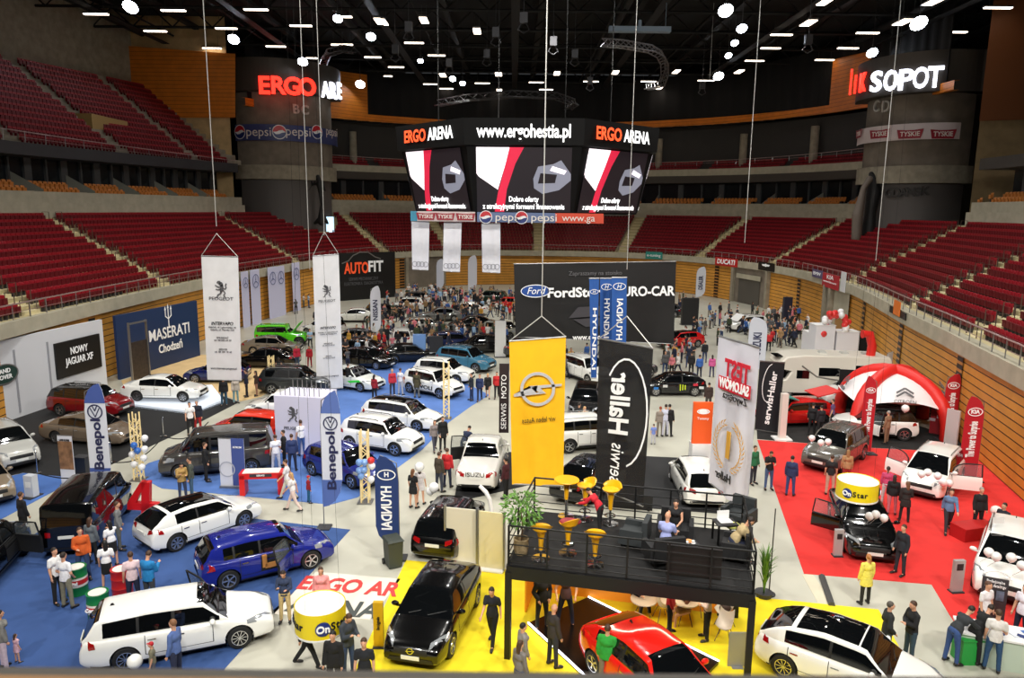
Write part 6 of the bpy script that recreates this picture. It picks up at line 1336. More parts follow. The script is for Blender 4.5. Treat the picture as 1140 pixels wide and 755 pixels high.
# black display platform with light strips under the deck
pts = [(655, 668), (588, 697), (652, 757), (742, 800), (800, 740)]; PL = [G(*p) for p in pts]; o = PL[0]
pl = thing('display_platform', 'black car platform with white light strips under the pavilion', 'platform', o)
MB().prism([(p.x-o.x, p.y-o.y) for p in PL], .1).obj('panel', M('gloss_black', (14, 12, 12), .25), pl)
ls = M('light_strip', (235, 240, 255), .4, emit=4)
for a, b in ((1, 2), (2, 3), (0, 4)):
    p, q = PL[a]-o, PL[b]-o; MB().tube([p+Vector((0, 0, .1)), q+Vector((0, 0, .1))], .03, 6).obj('light_strip', ls, pl)
# bar stools
ym = M('stool_yellow', (240, 176, 20), .3, coat=.6)
def stool(label, px, py, hgt=.78, back=True, group=None, rz=0, nm='bar_stool', cat='bar stool', disc=False):
    r = thing(nm, label, cat, G(px, py, PZ+.005), rz, group)
    r.scale = (1.25, 1.25, 1.12)
    MB().lathe([(.001, .03), (.2, .02), (.21, .0), (.001, 0)], 18).lathe([(.03, .02), (.028, hgt-.3), (.001, hgt-.3)], 8).obj('chrome_base', chrome, r, 50)
    MB().lathe([(.045, hgt-.55), (.06, hgt-.3), (.1, hgt-.08), (.12, hgt-.05)], 12).obj('stem_cover', ym, r, 60)
    if disc: MB().lathe([(.001, hgt-.02), (.3, hgt-.02), (.31, hgt), (.3, hgt+.02), (.001, hgt+.02)], 20).obj('table_top', ym, r, 50); return r
    MB().lathe([(.001, hgt-.06), (.14, hgt-.06), (.2, hgt), (.21, hgt+.03), (.19, hgt+.03), (.001, hgt-.0)], 18).obj('seat', ym, r, 60)
    rows = []
    for j, z in enumerate((0, .08, .15, .2)): rows.append([((.2+.02*j)*math.cos(PI*(.1+.8*i/10)), -(.2+.02*j)*math.sin(PI*(.1+.8*i/10)), hgt+z*math.sin(PI*(.12+.76*i/10))) for i in range(11)])
    bk = MB(); bk.grid(rows); bk.grid([[(x*.88, y*.88, z) for x, y, z in q[::-1]] for q in rows]); bk.grid([rows[-1], [(x*.88, y*.88, z) for x, y, z in rows[-1]]]); bk.obj('backrest', ym, r, 60)
    MB().lathe([(.13, .22), (.145, .235), (.13, .25)], 14).cyl((-.13, 0, .235), (.13, 0, .235), .012).obj('footrest', chrome, r)
    return r
stool('yellow bar stool on the deck behind the front rail, nearest the potted tree', 602, 622)
stool('yellow bar stool holding a red and grey bag on the deck', 632, 616, rz=.5)
stool('yellow bar stool on the deck, third along the front rail from the potted tree', 662, 629, rz=-.2)
stool('yellow bar stool on the deck under the black swoosh banner', 679, 583, .95, rz=2.6)
stool('yellow bar stool at the rear rail of the deck beside the bent figure in red', 651, 578, .95, rz=2)
stool('round yellow bar table on the deck beneath the yellow banner', 630, 575, 1.05, nm='bar_table', cat='table', disc=True)
q = MB(); q.ball((0, 0, .1), (.26, .16, .1), 12, 8).ball((.2, .05, .08), (.16, .12, .08)); q.obj('shoulder_bag', M('bag_red_grey', (150, 50, 56), .7, noise=.4, nscale=6), None, 60, label='red and grey bag lying on a yellow bar stool', cat='bag', loc=G(632, 616, PZ)+Vector((0, 0, .82)))
# plants
leaf = M('leaf_green', (86, 130, 44), .6, noise=.3, nscale=9)
def leaves(n, R, z0, z1, size, mb=None, thin=.35, seed=1, up=.2):
    mb = mb or MB(); rn = random.Random(seed)
    for _ in range(n):
        a = rn.uniform(0, 2*PI); rr = R*math.sqrt(rn.random()); z = rn.uniform(z0, z1); f = math.sin(PI*(z-z0)/(z1-z0+1e-6))*.7+.4; c = Vector((rr*math.cos(a)*f, rr*math.sin(a)*f, z))
        d = Vector((math.cos(a)*rn.uniform(.3, 1), math.sin(a)*rn.uniform(.3, 1), rn.uniform(-.6, .6)+up)).normalized(); s = d.cross(Vector((rn.uniform(-1, 1), rn.uniform(-1, 1), 1))).normalized(); L_ = size*rn.uniform(.7, 1.3)
        mb.add([c, c+d*L_*.5+s*L_*thin*.5, c+d*L_, c+d*L_*.5-s*L_*thin*.5], [(0, 1, 2, 3)])
    return mb
r = thing('potted_tree', 'leafy green tree in a wicker pot at the deck corner', 'plant', G(580, 616, PZ+.01))
MB().lathe([(.001, 0), (.17, 0), (.21, .2), (.2, .4), (.22, .44), (.18, .44), (.16, .3), (.001, .36)], 18).obj('pot', M('wicker', (150, 130, 96), .8, noise=.3, nscale=22, bump=.4), r, 40)
MB().tube([(0, 0, .3), (.03, 0, .8), (-.02, .02, 1.3)], [.025, .02, .012], 6).tube([(.02, 0, .7), (.2, .1, 1.2)], .012, 5).obj('trunk', M('bark', (90, 66, 40), .8), r)
leaves(420, .52, .85, 1.75, .17, seed=3, up=-.1).obj('foliage', leaf, r)
r = thing('potted_plant', 'tall grassy green plant in a dark dish beside the pavilion corner', 'plant', G(850, 664))
MB().lathe([(.001, 0), (.24, 0), (.28, .16), (.25, .16), (.001, .1)], 16).obj('pot', darkgrey, r, 40)
q = MB(); rn = random.Random(5)
for k in range(90):
    a = rn.uniform(0, 2*PI); rr = rn.uniform(.05, .4); h = rn.uniform(.7, 1.7); s = Vector((-math.sin(a), math.cos(a), 0))*.02; p = [Vector((rr*f*f*math.cos(a), rr*f*f*math.sin(a), .1+h*math.sin(f*1.5))) for f in (0, .35, .7, 1)]
    q.add([p[0]-s, p[0]+s, p[1]+s*1.4, p[1]-s*1.4, p[2]+s, p[2]-s, p[3]], [(0, 1, 2, 3), (3, 2, 4, 5), (5, 4, 6)])
q.obj('foliage', leaf, r)
MB().lathe([(.001, 0), (.2, 0), (.2, .04), (.02, .06), (.018, 2.9), (.001, 2.9)], 14).obj('barrier_pole', M('pole_grey', (60, 60, 62), .4, .4), None, 40, label='tall thin dark pole on a round base beside the pavilion plant', cat='pole', loc=G(856, 662))
# deck furniture
def armchair(label, px, py, rz, mat, w=.75):
    r = thing('armchair', label, 'armchair', G(px, py, PZ+.005), rz)
    MB().box((0, 0, .27), (w, .7, .3)).obj('seat', mat, r); MB().box((0, -.33, .52), (w, .16, .6), taper=.92).obj('backrest', mat, r)
    for s in (1, -1): MB().box((s*w/2, .02, .36), (.14, .7, .42), taper=.9).obj('armrest', mat, r)
    for s in (1, -1):
        for t in (1, -1): MB().box((s*w*.4, t*.28, .06), (.06, .06, .12)).obj('leg', black, r)
    return r
dg = M('dark_upholstery', (46, 50, 52), .7)
armchair('dark grey armchair on the deck beside the seated couple', 706, 606, 1.2, dg)
armchair('black armchair under the person in the pale blue shirt', 739, 625, .2, M('black_upholstery', (24, 24, 26), .7), .9)
armchair('black armchair under the person in the sleeveless top', 751, 600, 2.9, M('black_upholstery', (24, 24, 26), .7), .9)
armchair('dark armchair at the corner of the deck behind the leaning person', 822, 585, 2.4, dg)
armchair('black armchair under the leaning person in the beige shirt', 818, 621, 1.2, M('black_upholstery', (24, 24, 26), .7))
def low_table(label, px, py, z, w, d, h, rz, m_, name='coffee_table'):
    r = thing(name, label, 'table', G(px, py, z), rz); MB().box((0, 0, h-.02), (w, d, .04)).obj('table_top', m_, r)
    for s in (1, -1):
        for t in (1, -1): MB().box((s*w*.44, t*d*.44, (h-.04)/2), (.05, .05, h-.04)).obj('leg', black, r)
    return r
low_table('black coffee table with cups before the seated couple', 763, 622, PZ+.005, .7, .5, .42, .2, M('table_dark', (34, 34, 36), .4))
for k, (dx, lb) in enumerate([(-.2, 'white cup on the coffee table, nearer the person in pale blue'), (.02, 'white cup on the coffee table beside the orange plate'), (.2, 'white saucer cup at the far end of the coffee table')]):
    c = MB().lathe([(.001, 0), (.03, 0), (.045, .07), (.038, .07), (.025, .01), (.001, .01)], 12); c.lathe([(.001, 0), (.07, .008), (.001, .004)], 14); c.obj('cup', white, None, 50, label=lb, cat='cup', loc=G(763, 622, PZ+.005)+Vector((dx, -.05+.05*k, .425)))
MB().lathe([(.001, 0), (.1, .004), (.12, .02), (.001, .01)], 16).ball((0, 0, .03), (.06, .04, .03)).obj('snack_plate', M('snack', (226, 150, 90), .6), None, 50, label='small orange snack plate on the coffee table', cat='plate', loc=G(763, 622, PZ)+Vector((.1, .14, .43)))
low_table('small table with a white laptop at the corner of the deck', 806, 603, PZ+.005, .6, .5, .6, .1, M('table_dark', (34, 34, 36), .4))
lp = thing('laptop', 'open white laptop on the small deck table', 'laptop', G(806, 603, PZ+.005)+Vector((0, 0, .61)), .15); MB().box((0, 0, .01), (.36, .26, .02)).obj('keyboard_base', white, lp); MB().box((0, .17, .13), (.36, .02, .25)).obj('screen', white, lp)
MB().ball((0, 0, .09), (.22, .18, .1), 12, 8).obj('cushion', M('lime_cushion', (206, 210, 110), .8), None, 60, label='lime green cushion on the armchair by the laptop', cat='cushion', loc=G(808, 600, PZ)+Vector((.1, -.22, .42)))
r = thing('television', 'wide black television seen from behind on the front rail of the deck', 'television', W(4.75, .12, PZ+.12), math.atan2(pu.y, pu.x)); MB().box((0, 0, .45), (1.35, .07, .8)).obj('casing', M('tv_back', (22, 17, 17), .5), r); MB().box((0, .08, .45), (.5, .1, .4)).obj('mount', black, r)
MB().box((0, 0, .3), (1.9, .12, .6)).box((-.8, .1, .05), (.1, .5, .1)).box((.8, .1, .05), (.1, .5, .1)).obj('low_screen_wall', M('screen_black2', (20, 20, 22), .5), None, label='long low black screen standing behind the deck', cat='screen', loc=G(700, 566), rz=-.2)
# white shell chairs and round tables beneath the deck
shellm = M('shell_white', (236, 224, 208), .35)
def shell_chair(label, px, py, rz, z=0.012):
    r = thing('shell_chair', label, 'chair', G(px, py, z), rz); rows = []
    for j in range(8):
        t = j/7
        rows.append([(x*(.23-.03*t), .2-.36*min(1, t*1.6)-.1*max(0, t-.6), .44-.03*math.sin(PI*min(1, t*1.6))+max(0, t-.5)*.72+abs(x)**2.2*(.12+.1*t*(1-t)*4)) for x in (-1, -.7, -.35, 0, .35, .7, 1)])
    q = MB(); q.grid(rows); q.grid([[(x, y+.008, z-.015) for x, y, z in w_[::-1]] for w_ in rows]); q.obj('seat_shell', shellm, r, 60)
    for sx in (1, -1):
        for sy in (1, -1): MB().cyl((sx*.1, sy*.08-.02, .42), (sx*.22, sy*.2-.02, 0), .013, n=5).obj('leg', M('leg_steel', (120, 110, 90), .4, .6), r)
    return r
shell_chair('white shell chair with a dark bag under the pavilion', 806, 697, 2.2); shell_chair('white shell chair in front of its twin at the pavilion post', 806, 713, 2.6)
shell_chair('white shell chair beside the person in the dark red shirt', 737, 690, -1.4); shell_chair('white shell chair behind the small round table under the pavilion', 775, 683, 2.6)
MB().ball((0, 0, .12), (.17, .12, .14), 12, 8).obj('handbag', M('bag_brown', (56, 36, 30), .6), None, 60, label='dark brown bag on a white shell chair under the pavilion', cat='bag', loc=G(806, 697)+Vector((0, 0, .46)))
def round_table(label, px, py, h=.74, rr=.4, z=.012):
    r = thing('round_table', label, 'table', G(px, py, z)); MB().lathe([(.001, h-.03), (rr, h-.03), (rr, h), (.001, h)], 22).obj('table_top', shellm, r, 40)
    for a in range(4): MB().cyl((.05*math.cos(a*PI/2+.7), .05*math.sin(a*PI/2+.7), h-.03), (.28*math.cos(a*PI/2+.7), .28*math.sin(a*PI/2+.7), 0), .014, n=5).obj('leg', M('leg_steel', (120, 110, 90), .4, .6), r)
round_table('small round table by the people talking under the deck', 762, 694); round_table('low round table with papers behind the red car', 716, 684, .5, .4)
MB().box((0, 0, .5), (.5, .04, 1.0)).cyl((0, 0, 0), (0, .0, 1.0), .015).box((0, 0, .01), (.3, .3, .02)).obj('leaflet_stand', M('leaflet_steel', (150, 150, 150), .4, .5), None, label='thin grey leaflet stand at the pavilion post', cat='stand', loc=G(820, 742))
# ---------------------------------------------------------------- white partition, bin, steles
for k, (x0, x1, yb, yt, lb) in enumerate([(496, 531, 627, 565, 'white partition panel behind the black hatchback'), (532, 561, 634, 569, 'cream partition panel between the white panel and the pavilion')]):
    A, B = G(x0, yb-1), G(x1, yb+3); r = board('partition', lb, 'partition', A, B, 0, HZ(A, x0, yt), M('partition_%d' % k, [(214, 208, 190), (220, 210, 166)][k], .5), .06); L = r['L']
    for s in (1, -1): MB().box((s*L/2, 0, 1.1), (.06, .12, HZ(A, x0, yt))).obj('frame_post', steel, r)
    MB().box((0, 0, .05), (L, .4, .05)).obj('foot', white, r)
q = [AY(534, 541, 24.6), AY(541, 548, 24.5), AY(545, 556, 24.5), AY(547, 566, 24.5)]; o = Vector((q[3].x, q[3].y, 0))
MB().tube([p-o for p in q]+[(0, 0, 0)], [.07, .08, .08, .08, .05], 8).cyl((0, 0, 0), (0, 0, .04), .3, n=16).obj('arc_lamp', white, None, 60, label='white curved arm lamp rising behind the partition panels', cat='lamp', loc=o)
r = thing('rubbish_bin', 'dark grey wheeled rubbish bin beside the dark blue flag', 'bin', G(438, 630), .5); gm_ = M('bin_grey', (56, 62, 56), .6)
MB().box((0, 0, .5), (.46, .5, .92), taper=1.15).obj('body', gm_, r); MB().box((0, 0, 1.0), (.6, .66, .06), taper=.85).box((0, .33, .98), (.5, .06, .05)).obj('lid', gm_, r)
for s in (1, -1): MB().cyl((s*.22, .3, .1), (s*.28, .3, .1), .1, n=14).obj('wheel', black, r)
def totem(label, px, py, w, h, mat, rz=0, d=.12, screen=None, tilt=0, name='totem', cat='totem', txt=None):
    r = thing(name, label, cat, G(px, py, .012), rz); MB().box((0, 0, h/2), (w, d, h)).obj('body', mat, r); MB().box((0, 0, .02), (w*1.15, d*2.2, .04)).obj('foot', darkgrey, r)
    if screen: MB().box((0, -d/2-.006, h*screen[1]), (w*screen[2], .01, h*screen[3])).obj('screen', M('totem_screen_%s' % screen[0], {'k': (30, 30, 34), 'w': (230, 230, 230)}[screen[0]], .3), r)
    if txt: text(txt, w*.5, blet, r, frame((0, -d/2-.01, h*.55), (1, 0, 0), (0, 0, 1)) @ Matrix.Rotation(PI/2, 4, 'Z'))
    return r
silv = M('totem_silver', (176, 176, 176), .4, .3)
totem('tall yellow name stele before the large black saloon', 422, 720, .27, 1.35, M('stele_yellow', (200, 156, 20), .4), txt='Insignia')
totem('small silver information totem beside the open door of the black balloon-decked saloon', 932, 619, .3, 1.0, silv, screen=('k', .76, .6, .2)); totem('silver information totem beside the white car at the counter', 1064, 659, .36, 1.1, silv, .1, screen=('k', .8, .6, .2))
totem('grey-white information totem on the blue carpet patch', 36, 553, .42, .95, M('totem_pale', (196, 200, 210), .4), -.2, .3, screen=('w', .6, .6, .25))
# rollups
def rollup(label, xa, xb, yb, yt, mat, deco=None):
    A, B = G(xa, yb), G(xb, yb+1); z = HZ(A, xa, yt); r = board('rollup_banner', label, 'banner', A, B, .08, z, mat, .02); L = r['L']; MB().box((0, 0, -.03), (L*1.03, .22, .09)).obj('cassette', steel, r); MB().box((0, .02, z-.08), (L*1.02, .04, .04)).obj('top_rail', steel, r); return r, L, z
r, L, z = rollup('white and blue roll-up banner behind the red desk', 246, 274, 543, 488, M('roll_white', (214, 216, 228), .5)); MB().box((L*.25, -.012, z/2), (L*.5, .01, z*.96)).obj('blue_print', M('roll_blue', (66, 84, 150), .5), r); text('BEZPIECZNY', .11, wlet, r, frame((L*.25, -.03, z*.8), (1, 0, 0), (0, 0, 1)), width=L*.35); shape(ringpoly(0, 0, .35, .35, .05), M('roll_grey', (170, 174, 190), .5), r, frame((-L*.2, -.02, z*.35), (1, 0, 0), (0, 0, 1)))
r, L, z = rollup('photo roll-up with rocky landscape before the brown saloon', 69, 85, 541, 484, M('roll_white', (214, 216, 228), .5)); MB().box((0, -.012, z*.58), (L*.96, .01, z*.55)).obj('photo_print', M('rock_print', (130, 96, 70), .6, noise=.6, nscale=3), r); text('LAND ROVER', .12, blet, r, frame((0, -.03, z*.88), (1, 0, 0), (0, 0, 1)), width=L*.7)
r = thing('pedestal', 'low black box pedestal between the rope posts and the photo roll-up', 'pedestal', G(93, 530), -.1); MB().box((0, 0, .45), (.55, .4, .9)).obj('body', M('pedestal_blue_black', (30, 34, 44), .4), r); MB().box((0, 0, .92), (.6, .45, .04)).obj('top', darkgrey, r)
kb = M('poster_dark', (58, 58, 62), .5); A, B = G(1088, 690), G(1117, 696); r = board('poster_stand', 'leaning dark poster with white lettering before the white car cut by the edge', 'poster', A, B, .05, HZ(A, 1092, 641), kb, .05); L = r['L']
text('Profesjonalne\nusługi detailingu', .13, wlet, r, frame((0, -.03, 1.2), (1, 0, 0), (0, 0, 1)), width=L*.8); shape(arcline([(-.35, 0), (-.2, .1), (0, .16), (.2, .12), (.36, 0)], .03), wlet, r, frame((0, -.03, 1.45), (1, 0, 0), (0, 0, 1)), 'car_outline')
for s in (-1, 1): MB().box((s*L*.22, -.03, .85), (L*.3, .02, .3)).obj('photo', M('poster_photo', (96, 110, 130), .4, noise=.5, nscale=6), r)
# rope posts
for k, (x, y, lb) in enumerate([(42, 527, 'by the silver SUV'), (124, 515, 'before the front wheel of the brown saloon'), (182, 486, 'between the brown saloon and the person in red trousers')]):
    r = thing('rope_post', 'chrome rope post %s' % lb, 'post', G(x, y)); MB().lathe([(.001, 0), (.18, 0), (.18, .02), (.03, .05), (.028, .95), (.05, .97), (.05, 1.02), (.001, 1.05)], 14).obj('post', chrome, r, 40)
PR = [G(42, 527, .95), G(124, 515, .95), G(182, 486, .95), G(232, 470, .95)]
for k in range(3):
    a, b = PR[k], PR[k+1]; MB().tube([a.lerp(b, i/10)-Vector((0, 0, .45*math.sin(PI*i/10)))-a for i in range(11)], .025, 6).obj('rope', matblack, None, label=['sagging black rope between the first and second chrome posts', 'sagging black rope before the brown saloon, middle one of three', 'sagging black rope ending at the glowing white platform'][k], cat='rope', loc=a)
# white Jaguar platform
PLJ = [G(x, y) for x, y in ((134, 452), (146, 436), (236, 432), (249, 449), (214, 462))]; o = PLJ[0]; r = thing('display_platform', 'glowing white platform under the white saloon', 'platform', o); MB().prism([(p.x-o.x, p.y-o.y) for p in PLJ], .22).obj('deck', M('platform_white', (226, 236, 250), .4, emit=.35), r)
MB().prism([(p.x-o.x, p.y-o.y) for p in PLJ], .1, T=Matrix.Scale(1, 4)).obj('plinth', darkgrey, r)
# big red 4
T = Matrix.Translation(G(160, 574)) @ Matrix.Rotation(-.15, 4, 'Z')
r = thing('number_sign', 'large red standing figure 4 behind the white coupe', 'sign', G(158, 577), .1); r.scale = (.86,)*3
shape([[(-.0, 0), (.35, 0), (.35, 1.75), (-.0, 1.75)], [(-.6, .42), (.72, .42), (.72, .75), (-.6, .75)], [(-.6, .75), (-.25, .75), (.2, 1.75), (-.05, 1.75)]], M('number_red', (200, 24, 30), .4), r, frame((0, .2, 0), (1, 0, 0), (0, 0, 1)) @ Matrix.Rotation(-.08, 4, 'Z'), 'figure', .3)
# oil drums
cg, cwt, crd = M('drum_green', (20, 120, 62), .35), M('drum_white', (228, 224, 216), .4), M('drum_red', (190, 34, 34), .35)
def drum(label, px, py, cols):
    r = thing('oil_drum', label, 'drum', G(px, py, .012)); z = 0
    rr = .3
    MB().lathe([(.001, 0), (rr, 0), (rr, .02), (rr*.98, .05), (rr*.98, .28), (rr*1.02, .3), (rr*.98, .32), (rr*.98, .58), (rr*1.02, .6), (rr*.98, .62), (rr*.98, .86), (rr*1.02, .88), (rr*.97, .88), (rr*.95, .86), (.001, .86)], 24).obj('barrel', cols[0], r, 40)
    if len(cols) > 1:
        MB().lathe([(rr*1.01, .3), (rr*1.015, .31), (rr*1.015, .59), (rr*1.01, .6)], 24).obj('white_band', cols[1], r, 40); MB().lathe([(rr*1.02, .38), (rr*1.025, .39), (rr*1.025, .52), (rr*1.02, .53)], 24).obj('red_band', cols[2], r, 40)
        text('Castrol', .15, wlet, r, frame((0, -rr*1.06, .455), (1, 0, 0), (0, 0, 1)), bold=.02, ext=.02, width=.4)
    MB().lathe([(.001, .87), (rr*.8, .87), (rr*.8, .885), (.001, .885)], 20).obj('top_sticker', cwt, r)
drum('green and white banded drum standing alone before the person in the black skirt', 111, 690, [cg, cwt, crd]); drum('green and white banded drum beside the person in grey trousers', 87, 660, [cg, cwt, crd]); drum('plain red drum behind the person in the blue jacket', 137, 662, [crd])
# red arch desk
r = thing('counter', 'red arched counter with a white top behind the white coupe', 'counter', G(293, 549), .12); dr = M('desk_red', (212, 30, 34), .35)
for s in (1, -1): MB().box((s*.78, 0, .45), (.22, .6, .9)).obj('side_panel', dr, r)
MB().box((0, 0, .86), (1.78, .6, .24)).obj('beam', dr, r); MB().box((0, 0, 1.0), (1.5, .55, .03)).obj('top', cwt, r); MB().box((0, -.31, .9), (.9, .02, .13)).obj('name_plate', M('plate_dark', (50, 50, 60), .5), r); text('SERWIS', .1, wlet, r, frame((0, -.33, .9), (1, 0, 0), (0, 0, 1)))
# white Peugeot tower
A = G(324, 538); z = HZ(A, 322, 440); r = thing('exhibition_tower', 'white lion-emblem tower with open steel bars on top', 'stand tower', G(343, 500), -.15); z = HZ(G(324, 504), 322, 440); MB().box((0, 0, z/2), (2.5, 1.8, z)).obj('body', M('tower_white', (216, 214, 236), .5), r)
for k in range(9): MB().cyl((-1.0+k*.25, -.7, z), (-1.0+k*.25, -.7, z+.45), .02, n=5).obj('bar', steel, r)
for k in range(9): MB().cyl((-1.0+k*.25, .7, z), (-1.0+k*.25, .7, z+.45), .02, n=5).obj('bar', steel, r)
shape([[(x*.8, y*.8) for x, y in p] for p in LION], M('lion_grey', (92, 92, 96), .4), r, frame((-.3, -.93, z-.9), (1, 0, 0), (0, 0, 1)), 'lion_emblem', .02); text('PEUGEOT', .22, glet, r, frame((-.3, -.93, z-1.6), (1, 0, 0), (0, 0, 1)))
# lattice columns with balloons
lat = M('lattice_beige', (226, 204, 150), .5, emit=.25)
def lattice(label, px, py, pt, w=.3):
    B_ = G(px, py); h = HZ(B_, px, pt); r = thing('lattice_column', label, 'truss column', B_); MB().box((0, 0, .02), (.6, .6, .04)).obj('base_plate', steel, r)
    for sx in (1, -1):
        for sy in (1, -1): MB().cyl((sx*w/2, sy*w/2, 0), (sx*w/2, sy*w/2, h), .035, n=6).obj('chord', lat, r)
    q = MB(); z = .1; k = 0
    while z < h-.3:
        for a, b in (((-1, -1), (1, -1)), ((1, -1), (1, 1)), ((1, 1), (-1, 1)), ((-1, 1), (-1, -1))):
            if k % 2: a, b = b, a
            q.cyl((a[0]*w/2, a[1]*w/2, z), (b[0]*w/2, b[1]*w/2, z+.3), .02, n=4, cap=False)
        z += .3; k += 1
    q.obj('lattice_bracing', lat, r); return B_, h
def balloon(label, p, col, r_=.16, group=None, string=None):
    o = thing('balloon', label, 'balloon', p, 0, group); bm_ = M('balloon_%d_%d_%d' % col, col, .25, coat=.5); MB().lathe([(.001, -r_*1.15), (.025, -r_*1.12), (.02, -r_*1.05), (r_*.5, -r_*.85), (r_*.9, -r_*.35), (r_, .1*r_), (r_*.85, r_*.6), (r_*.45, r_*.93), (.001, r_*1.02)], 14).obj('envelope', bm_, o, 60)
    if string: MB().cyl((0, 0, -r_*1.1), Vector(string)-Vector(p), .006, n=4).obj('string', white, o)
bw, bb, br, bl_ = (236, 236, 240), (50, 110, 200), (220, 50, 50), (130, 170, 230)
def cluster(px, py, Y, items, where):
    for k, (dx, dy, c, cn) in enumerate(items):
        p = AY(px+dx, py+dy, Y); balloon('%s balloon in the bunch tied to the %s' % (cn, where), p, c, .15, 'balloons on the %s' % where)
B_, h = lattice('beige lattice column with balloons before the rope posts', 155, 534, 459); Y = B_.y-.35
cluster(155, 500, Y, [(-6, -4, bb, 'blue'), (-2, 2, bb, 'blue'), (-8, 6, bw, 'white'), (6, 0, bw, 'white'), (5, 10, bw, 'white'), (-6, 17, bw, 'white'), (3, 20, bw, 'white'), (6, -12, bw, 'white')], 'lattice column near the rope posts')
B_, h = lattice('beige lattice column with balloons behind the dark blue flag', 407, 559, 479); Y = B_.y-.35
cluster(407, 515, Y, [(-7, 0, bl_, 'pale blue'), (-1, 0, bl_, 'pale blue'), (6, -2, br, 'red'), (7, 4, bw, 'white'), (-7, 9, bl_, 'pale blue'), (-2, 8, bl_, 'pale blue'), (6, 19, bw, 'white'), (-5, 15, bl_, 'pale blue')], 'lattice column by the dark blue flag')
lattice('beige lattice column between the white estates and the walking visitors', 497, 466, 403); lattice('beige lattice column topped with violet lamps on the timber floor', 303, 433, 396)
# white posts, orange stand
r = thing('pillar_stand', 'slim white pillar on a square foot at the edge of the red carpet', 'post', G(870, 489)); h = HZ(r.location, 873, 438); MB().box((0, 0, h/2), (.34, .3, h)).obj('body', M('pillar_cream', (226, 214, 206), .5), r); MB().box((0, 0, .04), (.9, .8, .08)).obj('foot', white, r)
A, B = G(768, 540), G(790, 542); r = thing('display_tower', 'orange display board on a white cabinet behind the pavilion', 'display', (A+B)/2); z = HZ(A, 768, 448); z0 = HZ(A, 768, 494); w = (B-A).length; MB().box((0, .3, z0/2), (w, .6, z0)).obj('cabinet', white, r); MB().box((0, .2, (z+z0)/2), (w, .15, z-z0)).obj('orange_board', M('board_orange', (240, 92, 30), .5), r)
shape(ringpoly(0, 0, .28, .12, .05)+[ell(0, 0, .2, .07)], wlet, r, frame((0, .1, z-.4), (1, 0, 0), (0, 0, 1)), 'oval_badge'); text('Tommy', .16, wlet, r, frame((0, .1, z-.72), (1, 0, 0), (0, 0, 1)), width=w*.6)
# pale blue board, teal boards in the middle
for k, (xa, xb, yb, yt, c, lb) in enumerate([(460, 474, 402, 373, (108, 146, 200), 'pale blue standing board in the crowd before the silver cars'), (478, 493, 402, 375, (34, 34, 38), 'black standing display box in the crowd beside the pale blue board'), (551, 563, 398, 358, (222, 222, 222), 'white standing board beside the yellow banner'), (759, 777, 362, 332, (26, 26, 28), 'black standing exhibition box before the far garage door'), (946, 955, 352, 330, (30, 36, 60), 'dark blue standing board before the open boards'), (872, 881, 356, 331, (30, 36, 60), 'navy standing board before the boarded wall near the garage door')]):
    A, B = G(xa, yb), G(xb, yb); r = board('display_board', lb, 'board', A, B, 0, HZ(A, xa, yt), M('board_%d' % k, c, .5), .5)
    MB().box((0, .2, .03), (r['L']*1.1, .8, .06)).obj('foot', darkgrey, r)
A, B = G(562, 480), G(571, 484); r = board('tall_banner', 'tall black banner with a white sideways web address beside the yellow banner', 'banner', AY(556, 400, 33.0), AY(567, 400, 33.0), HZ(AY(556, 400, 33.0), 558, 482), HZ(AY(556, 400, 33.0), 556, 405), M('banner_maroon', (34, 20, 24), .6), .05)
text('SERWIS  MOTO', .34, wlet, r, frame((0, -.04, 1.5), (1, 0, 0), (0, 0, 1)) @ Matrix.Rotation(PI/2, 4, 'Z'), width=2.6)
# drums lettered OnStar
oy = M('onstar_yellow', (236, 212, 20), .45); ob = M('onstar_blue', (34, 50, 120), .4)
def onstar(label, cx, ytop, ybot, wpx, Y, angs):
    c = AY(cx, (ytop+ybot)/2, Y); rr = wpx/2*(c-Vector((0, 0, CH))).length/CF*.97; zt = AY(cx, ytop, Y-0).z; zb = AY(cx, ybot, Y-rr).z; r = thing('advertising_drum', label, 'drum', (c.x, Y, zb)); h = zt-zb
    MB().lathe([(rr*.97, .02), (rr, 0), (rr, h), (rr*.97, h-.03), (.001, h-.03)], 40).obj('shell', oy, r, 50); MB().lathe([(.001, h-.02), (rr*.96, h-.02), (rr*.96, h-.015), (.001, h-.015)], 32).obj('lid', white, r)
    MB().lathe([(rr*1.005, -.01), (rr*1.012, 0), (rr*1.012, .04), (rr*1.005, .05)], 40).obj('rim', white, r, 50)
    for a in angs:
        n = Vector((math.sin(a), -math.cos(a), 0)); t = Vector((math.cos(a), math.sin(a), 0)); T = frame(n*(rr+.015)+Vector((0, 0, h*.48)), t, (0, 0, 1))
        MB().ball((0, 0, 0), (h*.27, h*.27, .02), 20, 6).obj('round_badge', ob, r).matrix_local = T; text('On', h*.36, wlet, r, T @ Matrix.Translation((0, 0, .03)), bold=.03)
        for j, ch in enumerate('Star'):
            b = a+(.36+.19*j)*h/rr; n2 = Vector((math.sin(b), -math.cos(b), 0)); text(ch, h*.4, blet, r, frame(n2*(rr+.01)+Vector((0, 0, h*.48)), (math.cos(b), math.sin(b), 0), (0, 0, 1)), 'letter', bold=.02)
    for k in range(3): a = k*2.1; MB().cyl((rr*.8*math.cos(a), rr*.8*math.sin(a), h-.03), (rr*.1*math.cos(a), rr*.1*math.sin(a), 35.5-zb), .0035, n=4).obj('cable', black, r)
onstar('yellow lettered drum hanging in front of the person in pink', 357, 671, 716, 52, 17.6, (.35, -1.6))
onstar('yellow lettered drum hanging over the black balloon-decked saloon', 954, 534, 562, 40, 23.6, (-.9, 1.1))
